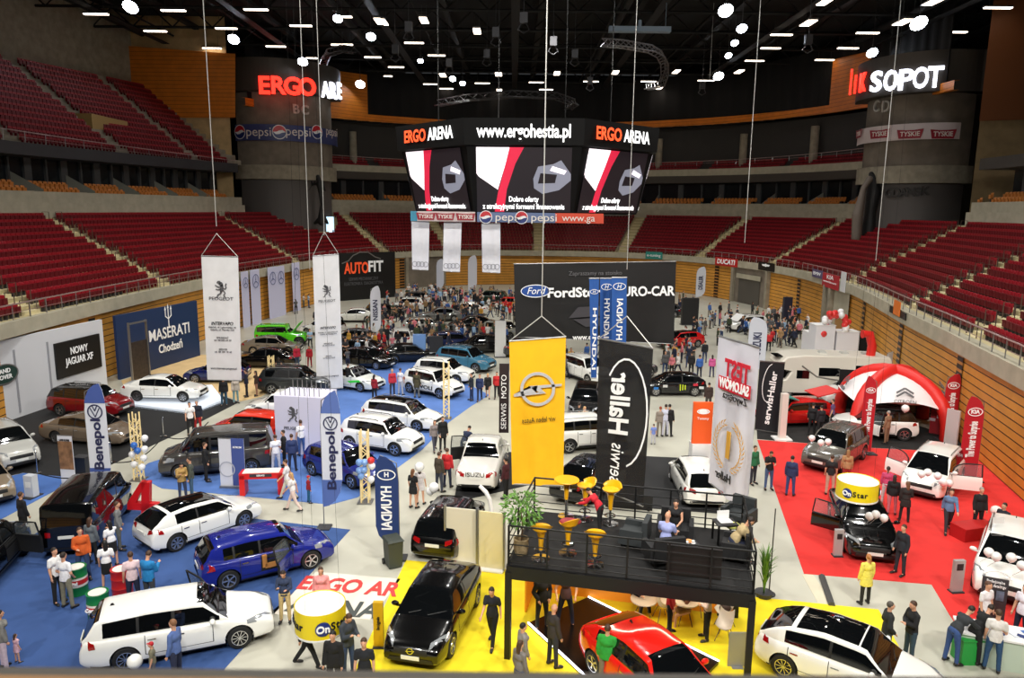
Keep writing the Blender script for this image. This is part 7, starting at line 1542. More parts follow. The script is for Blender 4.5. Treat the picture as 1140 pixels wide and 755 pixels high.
# citroen tent
tr_ = M('tent_red', (214, 36, 30), .45); tw = M('tent_white', (230, 224, 226), .55)
C0 = G(990, 474); tent = thing('inflatable_tent', 'red and white inflatable dome tent', 'tent', C0, -.25); TR_ = 3.1; 
for a in (PI/4, 3*PI/4):
    dx, dy = math.cos(a)*TR_*1.05, math.sin(a)*TR_*1.05; pts = []
    for k in range(17): t = PI*k/16; pts.append((dx*math.cos(t), dy*math.cos(t), 3.25*math.sin(t)**.8 if 0 < k < 16 else 0))
    MB().tube(pts, .36, 12).obj('air_arch', tr_, tent, 60)
for k, a in enumerate((-PI/2, 0, PI/2, PI)):
    rows = []
    for j in range(9):
        t = .42+(PI/2-.42)*j/8; z = 3.2*math.sin(t)**.8; rr = TR_*1.02*math.cos(t)
        rows.append([(rr*math.cos(a-PI/4+PI/2*i/8)*(1), rr*math.sin(a-PI/4+PI/2*i/8), z+(-.0 if j else .55*math.cos((i/8-.5)*PI)) ) for i in range(9)])
    MB().grid(rows).obj('canopy_panel', tw, tent, 60)
    for s in (0,): pass
    ca = Vector((math.cos(a), math.sin(a), 0)); T = frame(ca*TR_*.78+Vector((0, 0, 2.35)), (-ca.y, ca.x, 0), Vector((0, 0, 1))-ca*.55)
    gg = M('chevron_grey', (90, 90, 94), .4); shape([barpoly(-.42, 0, 0, .28, .1), barpoly(0, .28, .42, 0, .1), barpoly(-.42, -.2, 0, .08, .1), barpoly(0, .08, .42, -.2, .1)], gg, tent, T @ Matrix.Translation((0, .12, .12)), 'chevrons', .02); text('CITROËN', .26, gg, tent, T @ Matrix.Translation((0, -.35, .1)))
MB().box((0, 3.2, 1.3), (4.6, .1, 2.4)).obj('back_drape', matblack, tent)
A, B = G(1034, 482), G(1050, 485); r = board('poster_wall', 'red printed wall with car pictures beside the inflatable tent', 'stand wall', A, B, 0, HZ(A, 1034, 441), M('poster_red', (150, 22, 34), .5), .2)
for k, (dx, dz) in enumerate([(-.25, .8), (.1, 1.0), (.35, 1.3), (.2, 2.0)]): MB().box((dx, -.02, dz), (.3, .03, .16)).obj('printed_car', M('print_grey2', (190, 180, 190), .5), r)
A, B = G(1050, 496), G(1064, 500); r = board('display_board', 'rounded pale grey board behind the red flags', 'board', A, B, 0, HZ(A, 1056, 455), M('pale_board', (196, 190, 190), .5), .1)
# red box and floor edge lettering
r = thing('bench_box', 'red box seat behind the person in the black suit', 'box', G(1083, 598), .25); MB().box((0, 0, .25), (1.5, .7, .5)).obj('body', M('box_red', (170, 26, 28), .5), r); MB().box((0, 0, .51), (1.52, .72, .03)).obj('top', M('box_red2', (186, 34, 34), .5), r)
A, B = G(1087, 505), G(1137, 549); r = board('kicker_board', 'low red board with pale lettering at the foot of the boarded wall', 'board', A, B, 0, .75, M('kicker_red', (200, 50, 44), .5), .08); text('www.kia.com', .4, wlet, r, frame((.9, -.03, .38), (1, 0, 0), (0, 0, 1)), width=2.2)
# table of brochures at the corner
r = thing('counter', 'white-topped counter covered with leaflets at the corner of the red carpet', 'counter', G(1112, 737), -.35); MB().box((0, 0, .42), (2.1, .8, .84)).obj('body', M('counter_green_white', (190, 206, 190), .5), r); MB().box((0, 0, .87), (2.2, .9, .05)).obj('top', white, r)
for k in range(12):
    T_ = r.matrix_world; x = -.95+.17*k; c = MB().box((0, 0, .01), (.21, .15, .015)); o = c.obj('leaflet', M('leaflet_%d' % (k % 3), [(80, 120, 190), (220, 226, 236), (40, 60, 120)][k % 3], .5), None, label='printed leaflet lying on the white-topped counter', cat='leaflet', group='leaflets on the counter', loc=r.location+Matrix.Rotation(-.35, 3, 'Z') @ Vector((x, .2*math.sin(k*2.3), .9)), rz=k*.7)
MB().box((0, 0, .35), (.7, .5, .7)).box((0, 0, .72), (.76, .56, .04)).obj('plinth', M('plinth_green', (30, 150, 60), .5), None, label='green plinth behind the white counter', cat='plinth', loc=G(1078, 735))
# balloon arch and white blocks
ax = [(919, 372), (920, 365), (921, 358), (924, 352), (929, 349), (935, 350), (940, 354), (943, 360), (944, 367)]
for k, (x, y) in enumerate(ax*3):
    x += random.uniform(-3, 3); y += random.uniform(-3, 3); c = [br, br, bw][k % 3]; balloon('%s balloon of the balloon arch behind the motorhome' % ('red' if k % 3 < 2 else 'white'), AY(x, y, 58+random.uniform(-.4, .4)), c, .26, 'balloons of the arch')
for k, (x, y, w, yt) in enumerate([(903, 396, 1.8, 369), (912, 400, 2.2, 361), (937, 400, 2.6, 368)]):
    b_ = G(x, y+4); z = HZ(b_, x, yt); r = thing('display_block', 'white block behind the roof of the motorhome, %s from the crowd' % ['first', 'second', 'third'][k], 'block', b_); MB().box((0, 0, z/2), (w*.7, 1.4, z)).obj('body', M('block_white', (222, 222, 230), .5), r); MB().box((0, 0, z+.02), (w*.74, 1.5, .04)).obj('cap', white, r)
A, B = G(946, 402), G(968, 405); r = board('black_booth', 'black stand wall behind the end of the motorhome', 'stand wall', A, B, 0, HZ(A, 946, 368), matblack, .4)
q = [AY(968, 402, 47), AY(971, 385, 47), AY(968, 372, 47), AY(960, 372, 47)]; MB().tube([p-q[0] for p in q], .28, 10).obj('inflatable_arch', tr_, None, 60, label='red inflatable arch tube rising behind the motorhome', cat='arch', loc=q[0])
# tower sculptures
def sculpt(label, base, pts, col, s=1.):
    b_ = Vector(base); q = MB()
    for a, b, r0, r1 in pts: capsule(q, Vector(a)*s, Vector(b)*s, r0*s, r1*s)
    me = remesh(q, 'figure_sculpture', M('sculpture_%d' % col[0], col, .6), .09, .5, 2); mkobj('sculpture', me, None, label, 'sculpture', loc=b_)
p, n = on_arc(TW1[0], TW1[1]-.3, 356, 240); b_ = AY(358, 250, p.y-1.2)
sculpt('black striding figure sculpture with a long spear before the dark drum', b_, [((0, 0, .3), (0, 0, 1.6), .5, .35), ((-.2, 0, .5), (.2, 0, 3.0), .4, .28), ((.2, 0, 3.0), (.05, 0, 4.6), .3, .32), ((.05, 0, 4.6), (-.1, 0, 6.0), .34, .5), ((-.1, 0, 6.4), (-.3, 0, 7.0), .3, .3), ((-.2, 0, 6.1), (-1.2, 0, 5.8), .2, .14), ((-1.2, 0, 5.8), (-1.3, 0, 6.3), .12, .1), ((.3, 0, 6.0), (.7, 0, 5.0), .2, .15), ((-.6, 0, 6.6), (-3.0, 0, 3.2), .07, .05), ((-3.0, 0, 3.2), (-3.3, 0, 2.8), .14, .05), ((.3, 0, 1.4), (.9, 0, .2), .3, .2), ((-.4, 0, .6), (-1.0, 0, .2), .4, .2)], (16, 16, 17), .95)
p, n = on_arc(TW2[0], TW2[1]-.3, 967, 240); b_ = AY(966, 266, p.y-1.0)
sculpt('tall dark standing sculpture with a grey side before the drum lettered CD', b_, [((0, 0, .3), (0, 0, 3), .8, .6), ((0, 0, 3), (.2, 0, 5.2), .6, .8), ((.2, 0, 5.2), (0, 0, 6.8), .8, .5), ((0, 0, 6.8), (-.3, 0, 7.4), .5, .3), ((.4, 0, 6.2), (1.0, 0, 5.6), .35, .2)], (22, 22, 24))
sculpt('weathered grey slab sculpture leaning on the drum lettered CD', AY(953, 268, p.y-1.6), [((0, 0, .3), (-.1, 0, 3), .55, .6), ((-.1, 0, 3), (.3, 0, 6), .6, .3), ((.3, 0, 6), (.9, 0, 7), .3, .4)], (110, 100, 92))
# rail in front of the camera
r = thing('gallery_rail', 'blurred timber and grey handrail along the very bottom of the view', 'handrail', (0, .98, 11.288)); MB().box((0, 0, -.03), (7, .07, .06)).obj('timber_top', M('rail_timber', (196, 150, 104), .5), r); MB().cyl((-3.5, .045, -.012), (3.5, .045, -.012), .016, n=8).obj('grey_edge', M('rail_grey', (120, 116, 110), .5), r); MB().box((0, 0, -.1), (7, .05, .08)).obj('under_bar', M('rail_grey', (120, 116, 110), .5), r)
# ================================================================ the cars on show
CT('pickup', 5.2, 1.86, 1.78, 3.09, .9, 1.05, 1.35, 2.05, 3.2, 3.5, belt=1.15, tail=.85, deck=1.16, r=.38, gc=.28, nose=.74, style='5', winds=[(1.9, 2.5), (2.58, 3.15)], top_w=.76, clad=True)
WH, BK = (238, 238, 234), (7, 7, 8)
def place(kind, rear, front, side, label, col, z=0., **k):
    B = TYPES[kind]; P, Q = G(*rear, z), G(*front, z); d = (Q-P).normalized(); s = 1 if side == 'R' else -1
    c = (P+Q)/2+Vector((-d.y, d.x, 0))*s*(B.W/2-.08); c.z = z+.012
    return build_car(kind, label, c, math.atan2(d.y, d.x), col, **k)
def place_c(kind, c, head, label, col, z=0., **k):
    p = G(*c, z); p.z = z+.012; return build_car(kind, label, p, math.radians(head), col, **k)
def place_m(kind, rear, front, label, col, z=0., **k):
    P, Q = G(*rear), G(*front); d = Q-P; c = (P+Q)/2; c.z = z+.012; return build_car(kind, label, c, math.atan2(d.y, d.x), col, **k)
def opendoor(c, kind, side, ang, which, col, tan=False): return door_part(c, TYPES[kind], side, ang, which, tan, col)
c = place('wagon', (142, 747), (267, 722), 'R', 'white estate car parked closest to the camera on the blue carpet', WH); opendoor(c, 'wagon', 1, 1.0, 0, WH)
place('coupe', (191, 616.5), (277, 586), 'R', 'white coupe with black glass roof beside the red figure 4', WH)
c = place('sporthatch', (256, 657), (346, 634), 'R', 'shiny dark blue hatchback with an open door on the blue carpet', (26, 36, 128)); opendoor(c, 'sporthatch', -1, .9, 0, (26, 36, 128), True)
c = place('van', (121, 602), (141, 574), 'R', 'black van with people gathered behind its tailgate', BK)
c = place_c('suv', (-22, 640), 104, 'black car cut by the left edge with a wide open door', BK); opendoor(c, 'suv', -1, 1.15, 0, BK)
place_c('crossover', (-22, 552), -40, 'beige-grey car cut by the left edge above the small blue carpet patch', (132, 118, 100))
place_c('suv', (6, 513), -38, 'silver SUV at the left edge of the black carpet', (186, 186, 182))
place('sedan', (61, 494), (120, 499), 'R', 'brown saloon between the photo roll-up and the dark red SUV', (112, 98, 84))
place('suv', (56, 463), (126, 468), 'R', 'dark red SUV with a black roof before the black wall screen', (120, 14, 22))
place('sedan', (153.5, 447), (204, 448), 'R', 'white saloon on the glowing white platform', WH, z=.22)
place_c('van', (243, 523), 197, 'dark grey people carrier behind the white and blue roll-up banner', (62, 60, 58))
place_c('hatch', (282, 488), 168, 'orange-red hatchback beyond the dark grey people carrier', (220, 52, 30))
place_c('hatch', (318, 462), 183, 'white hatchback with side lettering partly hidden by the white tower', WH)
place_c('coupe', (243, 424), 186, 'dark blue sports car on the pale timber floor', (22, 28, 84)); place_c('sedan', (296, 408), 178, 'black saloon on the far part of the timber floor', BK)
place_c('sedan', (305, 393), 2, 'bronze saloon in front of the bright green off-roader', (118, 108, 96))
place_c('offroader', (317, 384), 4, 'bright green off-roader with an opened bonnet', (86, 204, 30))
place_c('suv', (330, 436), 2, 'dark SUV half hidden behind the hanging lion banner', (40, 44, 46))
place_c('sedan', (392, 431), -28, 'white saloon with a green flash beside the second lion banner', (222, 226, 222))
place_c('sedan', (408, 408), -22, 'black saloon on the blue carpet behind the white estates', BK)
place('hatch', (345, 529), (395, 546), 'R', 'metallic blue hatchback behind the lattice column by the dark blue flag', (34, 44, 120))
place('crossover', (386, 500), (444, 509), 'R', 'white crossover on the blue carpet with a balloon column before it', WH)
place('wagon_pano', (410, 474), (471, 482), 'R', 'white estate car with a glass roof behind the white crossover', WH)
c = place('crossover', (453, 437), (493, 445), 'R', 'white crossover lettered on its door at the far corner of the blue carpet', WH)
place_c('crossover', (494, 424), -18, 'white crossover beyond the lettered crossover', WH)
place_c('suv', (519, 411), -28, 'steel blue crossover at the edge of the crowd', (60, 112, 140))
c = place_c('pickup', (539, 528), 84, 'white pickup truck seen from behind beside the yellow banner', (226, 224, 218)); opendoor(c, 'pickup', 1, 1.1, 0, (226, 224, 218))
B = TYPES['pickup']; text('ISUZU', .28, M('letters_dark2', (70, 70, 70), .5), c, frame((B.X(B.L)-.03, 0, .98), (0, -1, 0), (0, 0, 1)), width=.8)
c = place_c('hatch', (502, 600), 77, 'black hatchback seen from behind beside the white partition panel', BK)
c = place('fastback', (530.7, 673.6), (501, 733), 'L', 'large black saloon on the yellow carpet', BK)
T = frame((TYPES['fastback'].X(0)+.03, 0, .62), (0, 1, 0), (0, 0, 1)); shape(ringpoly(0, 0, .09, .09, .02)+[barpoly(-.12, -.01, .12, .01, .02)], chrome, c, T, 'ring_badge')
c = place('fastback', (655, 746), (745, 830), 'R', 'bright red hatchback on the lit platform under the pavilion', (226, 28, 20), z=.1)
c = place('fastback_black_roof', (877, 757), (990, 800), 'R', 'white hatchback with a black roof on the yellow carpet', WH)
c = place_m('sedan', (946, 573), (972, 628), 'black saloon with balloons on its windscreen under the yellow drum', BK); opendoor(c, 'sedan', -1, 1.1, 0, BK)
c = place_m('mpv', (1058, 520), (1014, 566), 'white people carrier with both front doors open on the red carpet', WH); opendoor(c, 'mpv', -1, 1.1, 0, WH); opendoor(c, 'mpv', 1, 1.15, 0, WH)
c = place_m('suv', (952, 500), (903, 531), 'grey-brown SUV with white balloons at the back of the red carpet', (96, 92, 86))
c = place_m('mpv', (1128, 610), (1112, 684), 'white people carrier cut by the right edge with balloons on its windscreen', WH)
c = place('crossover', (1009, 491.6), (945, 488), 'L', 'white crossover with a black roof in front of the inflatable tent', WH); opendoor(c, 'crossover', 1, 1.0, 0, WH)
place_c('hatch', (1004, 461), 184, 'silver car standing inside the inflatable tent', (150, 150, 152))
place_c('suv', (951, 450), 184, 'white SUV between the motorhome and the inflatable tent', WH)
c = place_c('hatch', (884, 471), 188, 'red and white rally car with raised panels beside the white pillar', (196, 26, 24))
B = TYPES['hatch']; 
MB().box((0, 0, 0), (1.5, 1.5, .05)).obj('raised_bonnet', M('panel_teal', (40, 130, 116), .4), c).matrix_local = Matrix.Translation((1.0, .1, 1.75)) @ Matrix.Rotation(-.25, 4, 'Y')
MB().box((0, 0, 0), (1.4, 1.5, .06)).obj('raised_tailgate', M('panel_red2', (206, 32, 24), .4), c).matrix_local = Matrix.Translation((-1.6, 0, 1.85)) @ Matrix.Rotation(.2, 4, 'Y')
for k in range(3): MB().box((.5-.9*k, -.93+.0, .62), (.3, .02, .34)).obj('white_sticker', white, c)
c = place_c('coupe', (748, 438), 182, 'black and white drift car with yellow claw marks', (20, 20, 22))
for k in range(3): MB().box((-.3-.16*k, .915, .62), (.07, .02, .42-.05*k)).obj('claw_mark', M('claw_yellow', (200, 220, 40), .5), c)
for k, (x, z) in enumerate([(.7, .7), (1.3, .55), (-1.3, .8), (-1.7, .6)]): MB().box((x, .91, z), (.3, .03, .16)).obj('sticker', M('sticker_%d' % k, [(220, 220, 220), (40, 120, 200), (200, 40, 60), (220, 220, 220)][k], .5), c)
c = place_c('hatch', (774, 548), 88, 'white hatchback seen from behind between the black swoosh banner and the white TEST banner', WH)
place_c('suv', (653, 423), -60, 'white SUV behind the blue banners', WH); place_c('suv', (652, 462), -100, 'black SUV seen between the yellow and black banners', BK)
place_c('suv', (655, 497), 15, 'white car with an opened door between the yellow and black banners', WH); place_c('sedan', (658, 543), 60, 'black car behind the rear rail of the pavilion deck', BK)
c = place_c('crossover', (831, 368), 196, 'white crossover with blue stripes and raised bonnet before the garage door', WH)
MB().box((0, 0, 0), (1.0, 1.4, .05)).obj('raised_bonnet', white, c).matrix_local = Matrix.Translation((1.2, 0, 1.4)) @ Matrix.Rotation(.7, 4, 'Y')
place_c('coupe', (757, 386), 200, 'red sports car beside the white banner before the edge of the huge black banner', (200, 24, 26))
place_c('hatch', (447, 383), 100, 'white hatchback seen from behind in the middle of the crowd', WH)
place_c('sedan', (395, 358), 184, 'white saloon beside the tall white flag', (224, 224, 216)); place_c('hatch', (428, 353), 20, 'dark hatchback beside the tall white flag', (34, 34, 36))
place_c('wagon', (474, 370), 10, 'silver estate car in the thick of the crowd', (158, 158, 152)); place_c('sedan', (490, 357), 190, 'grey saloon in the thick of the crowd', (110, 110, 108)); place_c('sedan', (525, 368), 190, 'black saloon with its bonnet towards the huge black banner', BK)
place_c('hatch', (560, 375), -30, 'silver-grey car beside the edge of the yellow banner', (150, 150, 140)); place_c('sedan', (396, 397), 178, 'black saloon behind the crowd on the left', BK); place_c('coupe', (457, 402), 12, 'black sports car before the white hatchback in the crowd', BK)
place_c('hatch', (567, 344), 160, 'red hatchback at the far end behind the edge of the huge black banner', (204, 30, 26)); place_c('crossover', (455, 346), 175, 'white crossover at the far end of the crowd', WH); place_c('sedan', (520, 350), 170, 'white saloon at the far end below the four-ring banners', WH); place_c('suv', (470, 340), 10, 'dark SUV at the far grey gate', (40, 40, 42))
place_c('hatch', (738, 352), 170, 'dark hatchback at the far boards beyond the huge black banner', (40, 42, 46)); place_c('suv', (545, 338), 170, 'dark green SUV before the dark blue backdrop at the far end', (30, 50, 40)); place_c('sedan', (590, 395), 20, 'graphite saloon behind the yellow banner', (54, 54, 58)); place_c('hatch', (360, 372), 170, 'white hatchback between the green off-roader and the crowd', WH)
place_c('crossover', (700, 420), 30, 'dark crossover beside the drift car', (44, 46, 52)); place_c('sedan', (535, 392), 195, 'black saloon between the blue crossover and the crowd', BK)
place_c('sedan', (392, 384), 188, 'dark grey saloon behind the black saloons on the left', (64, 64, 66)); place_c('hatch', (505, 388), 15, 'dark blue hatchback behind the pale blue board', (30, 40, 80))
# motorhome
r = thing('motorhome', 'large white motorhome before the boarded wall', 'motorhome', G(918, 440), math.radians(176)); mh = M('motorhome_white', (220, 214, 202), .35, coat=.5)
prof = [(-3.6, .45), (-3.65, 2.6), (-3.5, 2.85), (1.9, 2.9), (3.0, 2.75), (3.5, 2.25), (3.3, 2.0), (2.6, 1.85), (2.95, 1.25), (3.75, 1.05), (3.85, .5), (3.7, .4)]
q = MB(); rows = []
for y, s in ((-1.15, .97), (-1.1, 1), (1.1, 1), (1.15, .97)): rows.append([(x*s, y, .4+(z-.4)*s) for x, z in prof])
q.grid(rows, closed=True); q.add(rows[0], [tuple(range(12))[::-1]]); q.add(rows[-1], [tuple(range(12))]); q.obj('body', mh, r, 30)
for sg in (1, -1):
    for x0, x1, z0, z1 in ((-2.4, -1.4, 1.7, 2.3), (-.4, .9, 1.55, 2.1), (1.5, 2.3, 1.35, 1.9)): MB().box(((x0+x1)/2, sg*1.15, (z0+z1)/2), (x1-x0, .03, z1-z0)).obj('window', glass_d, r)
    MB().tube([(-3.5, sg*1.16, 1.15), (-1, sg*1.16, 1.2), (1, sg*1.16, 1.5), (2, sg*1.16, 2.2)], .05, 6).obj('swoosh_stripe', M('stripe_grey', (110, 106, 100), .5), r)
MB().add([(2.62, -.9, 1.84), (2.62, .9, 1.84), (2.98, .95, 1.28), (2.98, -.95, 1.28)], [(0, 1, 2, 3), (3, 2, 1, 0)], T=Matrix.Translation((.03, 0, .02))).obj('windshield', glass_d, r)
MB().box((3.05, 0, 2.45), (.9, 1.2, .04), T=Matrix.Translation((.05, 0, .22)) @ Matrix.Rotation(.0, 4, 'Y')).obj('skylight', glass_d, r)
for x in (-2.4, -1, .4): MB().box((x, 0, 2.95), (.5, .5, .12), taper=.8).obj('roof_vent', M('vent_grey', (170, 170, 165), .5), r)
B = TYPES['van']
for x in (2.75, -2.2):
    for sg in (1, -1):
        w = mkobj('wheel', B.wh[0], r, loc=(x, sg*1.0, .36)); w.rotation_euler = (0, 0, 0 if sg > 0 else PI); mkobj('rim', B.wh[1], w)
# boards, balloons, cards on the Kia cars
def bunch(c, pts, label, Y=None):
    for k, (x, y, h) in enumerate(pts):
        base = G(x, y+10, h) if False else G(x, y, h); balloon('%s white balloon %s' % (['first', 'second', 'third', 'fourth', 'fifth'][k], label), base, (240, 240, 240), .15, None, base+Vector((0, .35, -.5)))
bunch(None, [(968, 575, 1.5), (975, 573, 1.6), (984, 577, 1.5)], 'of three over the windscreen of the black balloon-decked saloon')
bunch(None, [(1026, 528, 1.7), (1033, 526, 1.75), (1044, 530, 1.7)], 'over the windscreen of the white people carrier')
bunch(None, [(904, 488, 1.7), (914, 493, 1.75), (922, 492, 1.8)], 'over the windscreen of the grey-brown SUV')
bunch(None, [(1101, 615, 1.6), (1109, 620, 1.6), (1126, 621, 1.6), (1138, 630, 1.6)], 'over the windscreen of the car cut by the right edge')
p = G(1008, 455, 2.0); balloon('single white balloon beside the inflatable tent', p, (240, 240, 240), .2)
p = G(1050, 537, 1.1); balloon('white balloon at the open door of the white people carrier, nearer the windscreen', p, (240, 240, 240), .18); balloon('white balloon at the open door of the white people carrier, beside the person in denim', G(1057, 538, 1.1), (240, 240, 240), .15)
balloon('white balloon held beside the person in the black suit', G(1109, 569, 1.1), (240, 220, 215), .2)
balloon('white balloon before the wheel of the closest white estate car', G(150, 737, .7), (240, 240, 238), .19)
balloon('white balloon held by the person in the black dress', G(467, 520, 1.7), (240, 240, 240), .2); balloon('white balloon floating behind the black hatchback, upper one', G(483, 543, 1.6), (240, 240, 240), .2); balloon('white balloon floating behind the black hatchback, lower one', G(479, 547, 1.4), (240, 240, 240), .17)

def sheet(label, px, py, z, w, d, tilt, rz, txt=None):
    o = MB().box((0, 0, .004), (w, d, .006)).obj('paper_sheet', white, None, label=label, cat='paper', loc=G(px, py, z)); o.rotation_euler = (tilt, 0, rz); return o
sheet('white paper sheet on the windscreen foot of the large black saloon', 492, 678, 1.06, .42, .34, .35, .4)
sheet('white price sheet on the windscreen of the red hatchback', 765, 735, 1.28, .3, .22, .4, -.6)
r = thing('roof_flag', 'small white flag on the roof of the white car beside the red box seat', 'flag', G(1103, 592, 1.6)); MB().cyl((0, 0, 0), (0, 0, .5), .012, n=5).obj('pole', steel, r); MB().box((.2, 0, .4), (.4, .01, .22)).obj('cloth', white, r)

def car_by(t): return [o for o in COL.objects if o.parent is None and (o.get('label') or '').startswith(t)][0]
def recolor(c, part, col):
    for o in c.children:
        if o.name.split('.')[0] == part: o.color = (*lin(col), 1)
recolor(car_by('white crossover with a black roof'), 'roof', (12, 12, 13)); recolor(car_by('dark red SUV with'), 'roof', (16, 14, 15))
c = car_by('white saloon with a green'); MB().add([(.6, -.935, .55), (1.5, -.93, .7), (1.4, -.93, .82), (.4, -.935, .66), (.6, -.95, .55), (1.5, -.945, .7), (1.4, -.945, .82), (.4, -.95, .66)], [(3, 2, 1, 0), (4, 5, 6, 7), (0, 1, 5, 4), (2, 3, 7, 6), (1, 2, 6, 5), (3, 0, 4, 7)]).obj('green_sticker', M('flash_green', (60, 220, 70), .4), c)
c = car_by('white crossover lettered'); text('TIVOLI', .34, blet, c, frame((0, -.915, .6), (1, 0, 0), (0, 0, 1)), width=1.5, bold=.02)
c = car_by('white hatchback with side'); text('308', .36, blet, c, frame((-.2, .905, .6), (-1, 0, 0), (0, 0, 1)), width=.7, bold=.01)
c = car_by('white crossover with blue stripes')
for k in range(2): MB().box((0, .905, .5+.16*k), (2.2-.5*k, .03, .09)).obj('blue_stripe', M('stripe_blue', (30, 80, 180), .4), c)
c = car_by('bright green off'); MB().box((0, 0, 0), (1.1, 1.5, .06)).obj('raised_bonnet', M('panel_green', (86, 204, 30), .35), c).matrix_local = Matrix.Translation((1.15, 0, 1.6)) @ Matrix.Rotation(-.9, 4, 'Y')
for key, px, face, top, bot, hair, lab in PEOPLE:
    person(key, lab, G(px[0], px[1], .012), face, top, bot, hair)
# a red cap, children and the people on the deck
person('stand-m-tshirt-trousers-cap', 'small person in a grey top and red cap beside the closest white estate car', G(172, 762), 200, (120, 116, 96), (90, 90, 100), (190, 30, 40), scale=.66)
person('stand-m-jacket-trousers-cap', 'small person in a red jacket and cap on the blue carpet edge', G(344, 560), 20, (150, 24, 40), (30, 90, 130), (200, 40, 50), scale=.66)
person('stand-f-dress-none-long', 'very small person in pink at the lower left beside the person in grey', G(20, 738), 60, (236, 190, 200), BLKC, BR, scale=.5)
person('stand-m-tshirt-trousers-short', 'small person in pale blue beside the person in the pale blue shirt', G(727, 495), 90, (120, 140, 210), (190, 190, 200), BR, scale=.62)
def on_deck(px, py): return G(px, py, PZ+.01)
person('sit-m-tshirt-trousers-bald', 'person in a pale blue shirt seated on the deck', on_deck(740, 622), 60, (160, 168, 220), (206, 186, 160), BR)
person('sit-f-vest-trousers-short', 'person in a black sleeveless top seated on the deck', on_deck(751, 600), -110, (22, 22, 26), BLKC, DK)
person('sitlean-m-jacket-trousers-short', 'person in a beige jacket leaning over their knees at the deck corner', on_deck(815, 621), 0, (176, 156, 116), (36, 42, 66), DK)
person('lean-m-jacket-trousers-short', 'person in a red top bent over a stool at the rear of the deck', on_deck(664, 592), 150, (200, 34, 48), BLKC, BL, scale=.8)
p = on_deck(741, 640)
# the crowd further back
rn = random.Random(11)
TOPS = [((26, 26, 30), 'black'), ((224, 222, 220), 'white'), ((44, 44, 48), 'charcoal'), ((90, 90, 92), 'grey'), ((30, 36, 60), 'navy'), ((26, 26, 30), 'black'), ((30, 36, 60), 'navy'), ((90, 90, 92), 'grey'), ((224, 222, 220), 'white'), ((190, 40, 44), 'red'), ((60, 100, 170), 'blue'), ((150, 120, 84), 'beige'), ((60, 70, 50), 'olive'), ((210, 120, 130), 'pink'), ((44, 44, 48), 'charcoal'), ((150, 180, 210), 'pale blue'), ((200, 150, 60), 'mustard')]
zones = [('in the dense crowd around the silver cars', [(385, 395), (560, 395), (575, 372), (400, 362)], 75), ('in the dense crowd before the far grey gates', [(395, 358), (575, 362), (575, 335), (440, 330)], 130), ('in the far crowd below the four-ring banners', [(450, 342), (560, 345), (550, 327), (450, 328)], 40), ('in the crowd around the black saloons', [(365, 418), (430, 402), (400, 380), (365, 385)], 22), ('in the crowd before the garage door', [(770, 392), (870, 372), (900, 352), (770, 352)], 52), ('in the crowd before the white blocks', [(850, 392), (905, 384), (900, 366), (845, 372)], 34), ('by the red sports car in the far aisle', [(740, 412), (775, 412), (770, 380), (745, 376)], 10), ('near the white tents of the drift car', [(735, 418), (760, 420), (760, 400), (735, 400)], 8), ('around the graphite saloon', [(580, 420), (680, 430), (690, 395), (580, 390)], 16), ('beside the green off-roader', [(345, 392), (372, 390), (372, 352), (345, 358)], 14), ('by the far wall beyond the star banners', [(300, 352), (345, 350), (345, 340), (305, 345)], 8), ('at the far boards beyond the huge black banner', [(752, 350), (775, 350), (775, 338), (752, 338)], 8)]
bpy.context.view_layer.update()
car_pos = [(o.location.copy(), o.rotation_euler.z) for o in COL.objects if o.parent is None and o.get('category') in ('car', 'motorhome')]
def blocked(p):
    for c, a in car_pos:
        d = p-c; x = d.x*math.cos(a)+d.y*math.sin(a); y = -d.x*math.sin(a)+d.y*math.cos(a)
        if abs(x) < 2.55 and abs(y) < 1.15: return True
    return False
taken = []
crowd = []
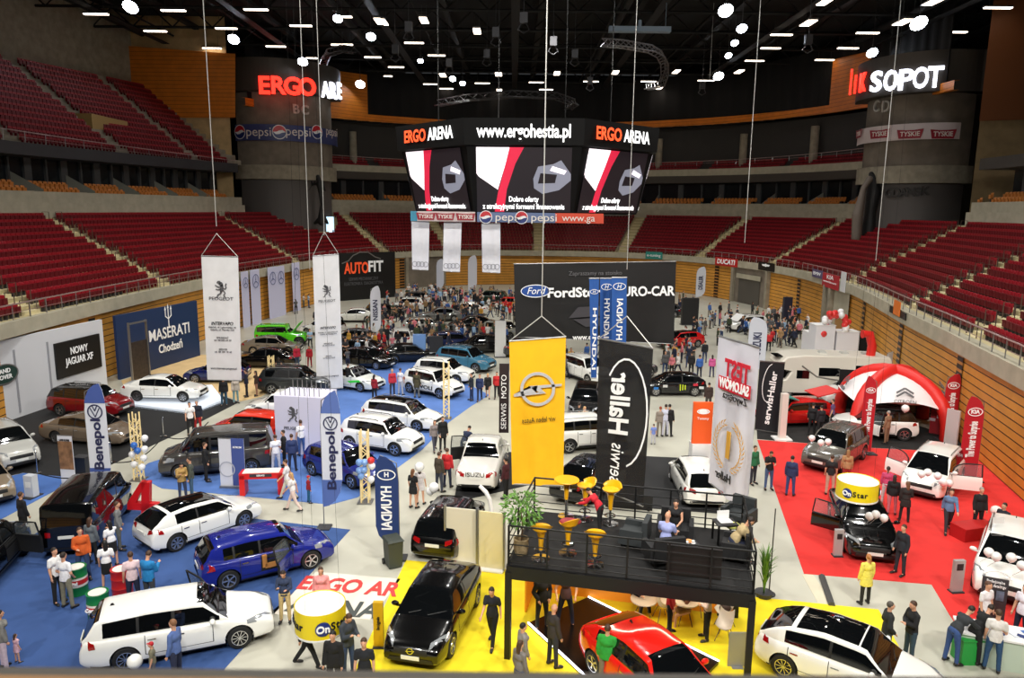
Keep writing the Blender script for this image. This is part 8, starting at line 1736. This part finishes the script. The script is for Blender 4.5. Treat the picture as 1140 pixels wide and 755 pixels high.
for where, quad, n in zones:
    for k in range(n):
        for t in range(40):
            u, v = rn.random(), rn.random(); A, B, C_, D = [Vector(q) for q in quad]; q = A.lerp(B, u).lerp(D.lerp(C_, u), v); p = G(q.x, q.y)
            if not blocked(p) and all((p-o).length > .5 for o in taken): break
        else: continue
        taken.append(p); c, cn = rn.choice(TOPS); b = rn.choice([BLKC, JEAN, NAVYC, (120, 110, 96)]); h = rn.choice([BR, BL, DK, BLO, GYH])
        crowd.append((p, rn.choice(LOK), where, c, cn, b, h, rn.uniform(0, 360), rn.uniform(.93, 1.05)))
crowd.sort(key=lambda q: q[0].y)
for p, ky, where, c, cn, b, h, a, sc_ in crowd[:182]:
    person(ky, 'person in a %s top %s' % (cn, where), p, a, c, b, h, group='%s tops %s' % (cn, where), scale=sc_)
VV, FF, CC = [], [], []; nv = 0
for p, ky, where, c, cn, b, h, a, sc_ in crowd[182:]:
    R3 = Matrix.Translation(p) @ Matrix.Rotation(math.radians(a), 4, 'Z') @ Matrix.Scale(sc_, 4)
    for nm, me in fig(ky).items():
        if nm[:3] == 'eye': continue
        col = dict(body=SK, hair=h, top=c, trousers=b, skirt=b, shoe_r=(30, 28, 28), shoe_l=(30, 28, 28))[nm]
        VV += [tuple(R3 @ v.co) for v in me.vertices]; FF += [tuple(i+nv for i in q.vertices) for q in me.polygons]; CC += [(*lin(col), 1)]*len(me.vertices); nv += len(me.vertices)
me = bpy.data.meshes.new('crowd'); me.from_pydata(VV, [], FF); ca = me.color_attributes.new('tint', 'FLOAT_COLOR', 'POINT'); ca.data.foreach_set('color', [x for c in CC for x in c])
cm_ = M('crowd_cloth', (120, 120, 120), .8); at = cm_.node_tree.nodes.new('ShaderNodeAttribute'); at.attribute_name = 'tint'; cm_.node_tree.links.new(at.outputs['Color'], cm_.node_tree.nodes['Principled BSDF'].inputs['Base Color'])
me.materials.append(cm_); shade(me, 180); mkobj('crowd', me, None, 'rest of the standing crowd at the far gates and garage door', 'crowd', None, 'stuff')
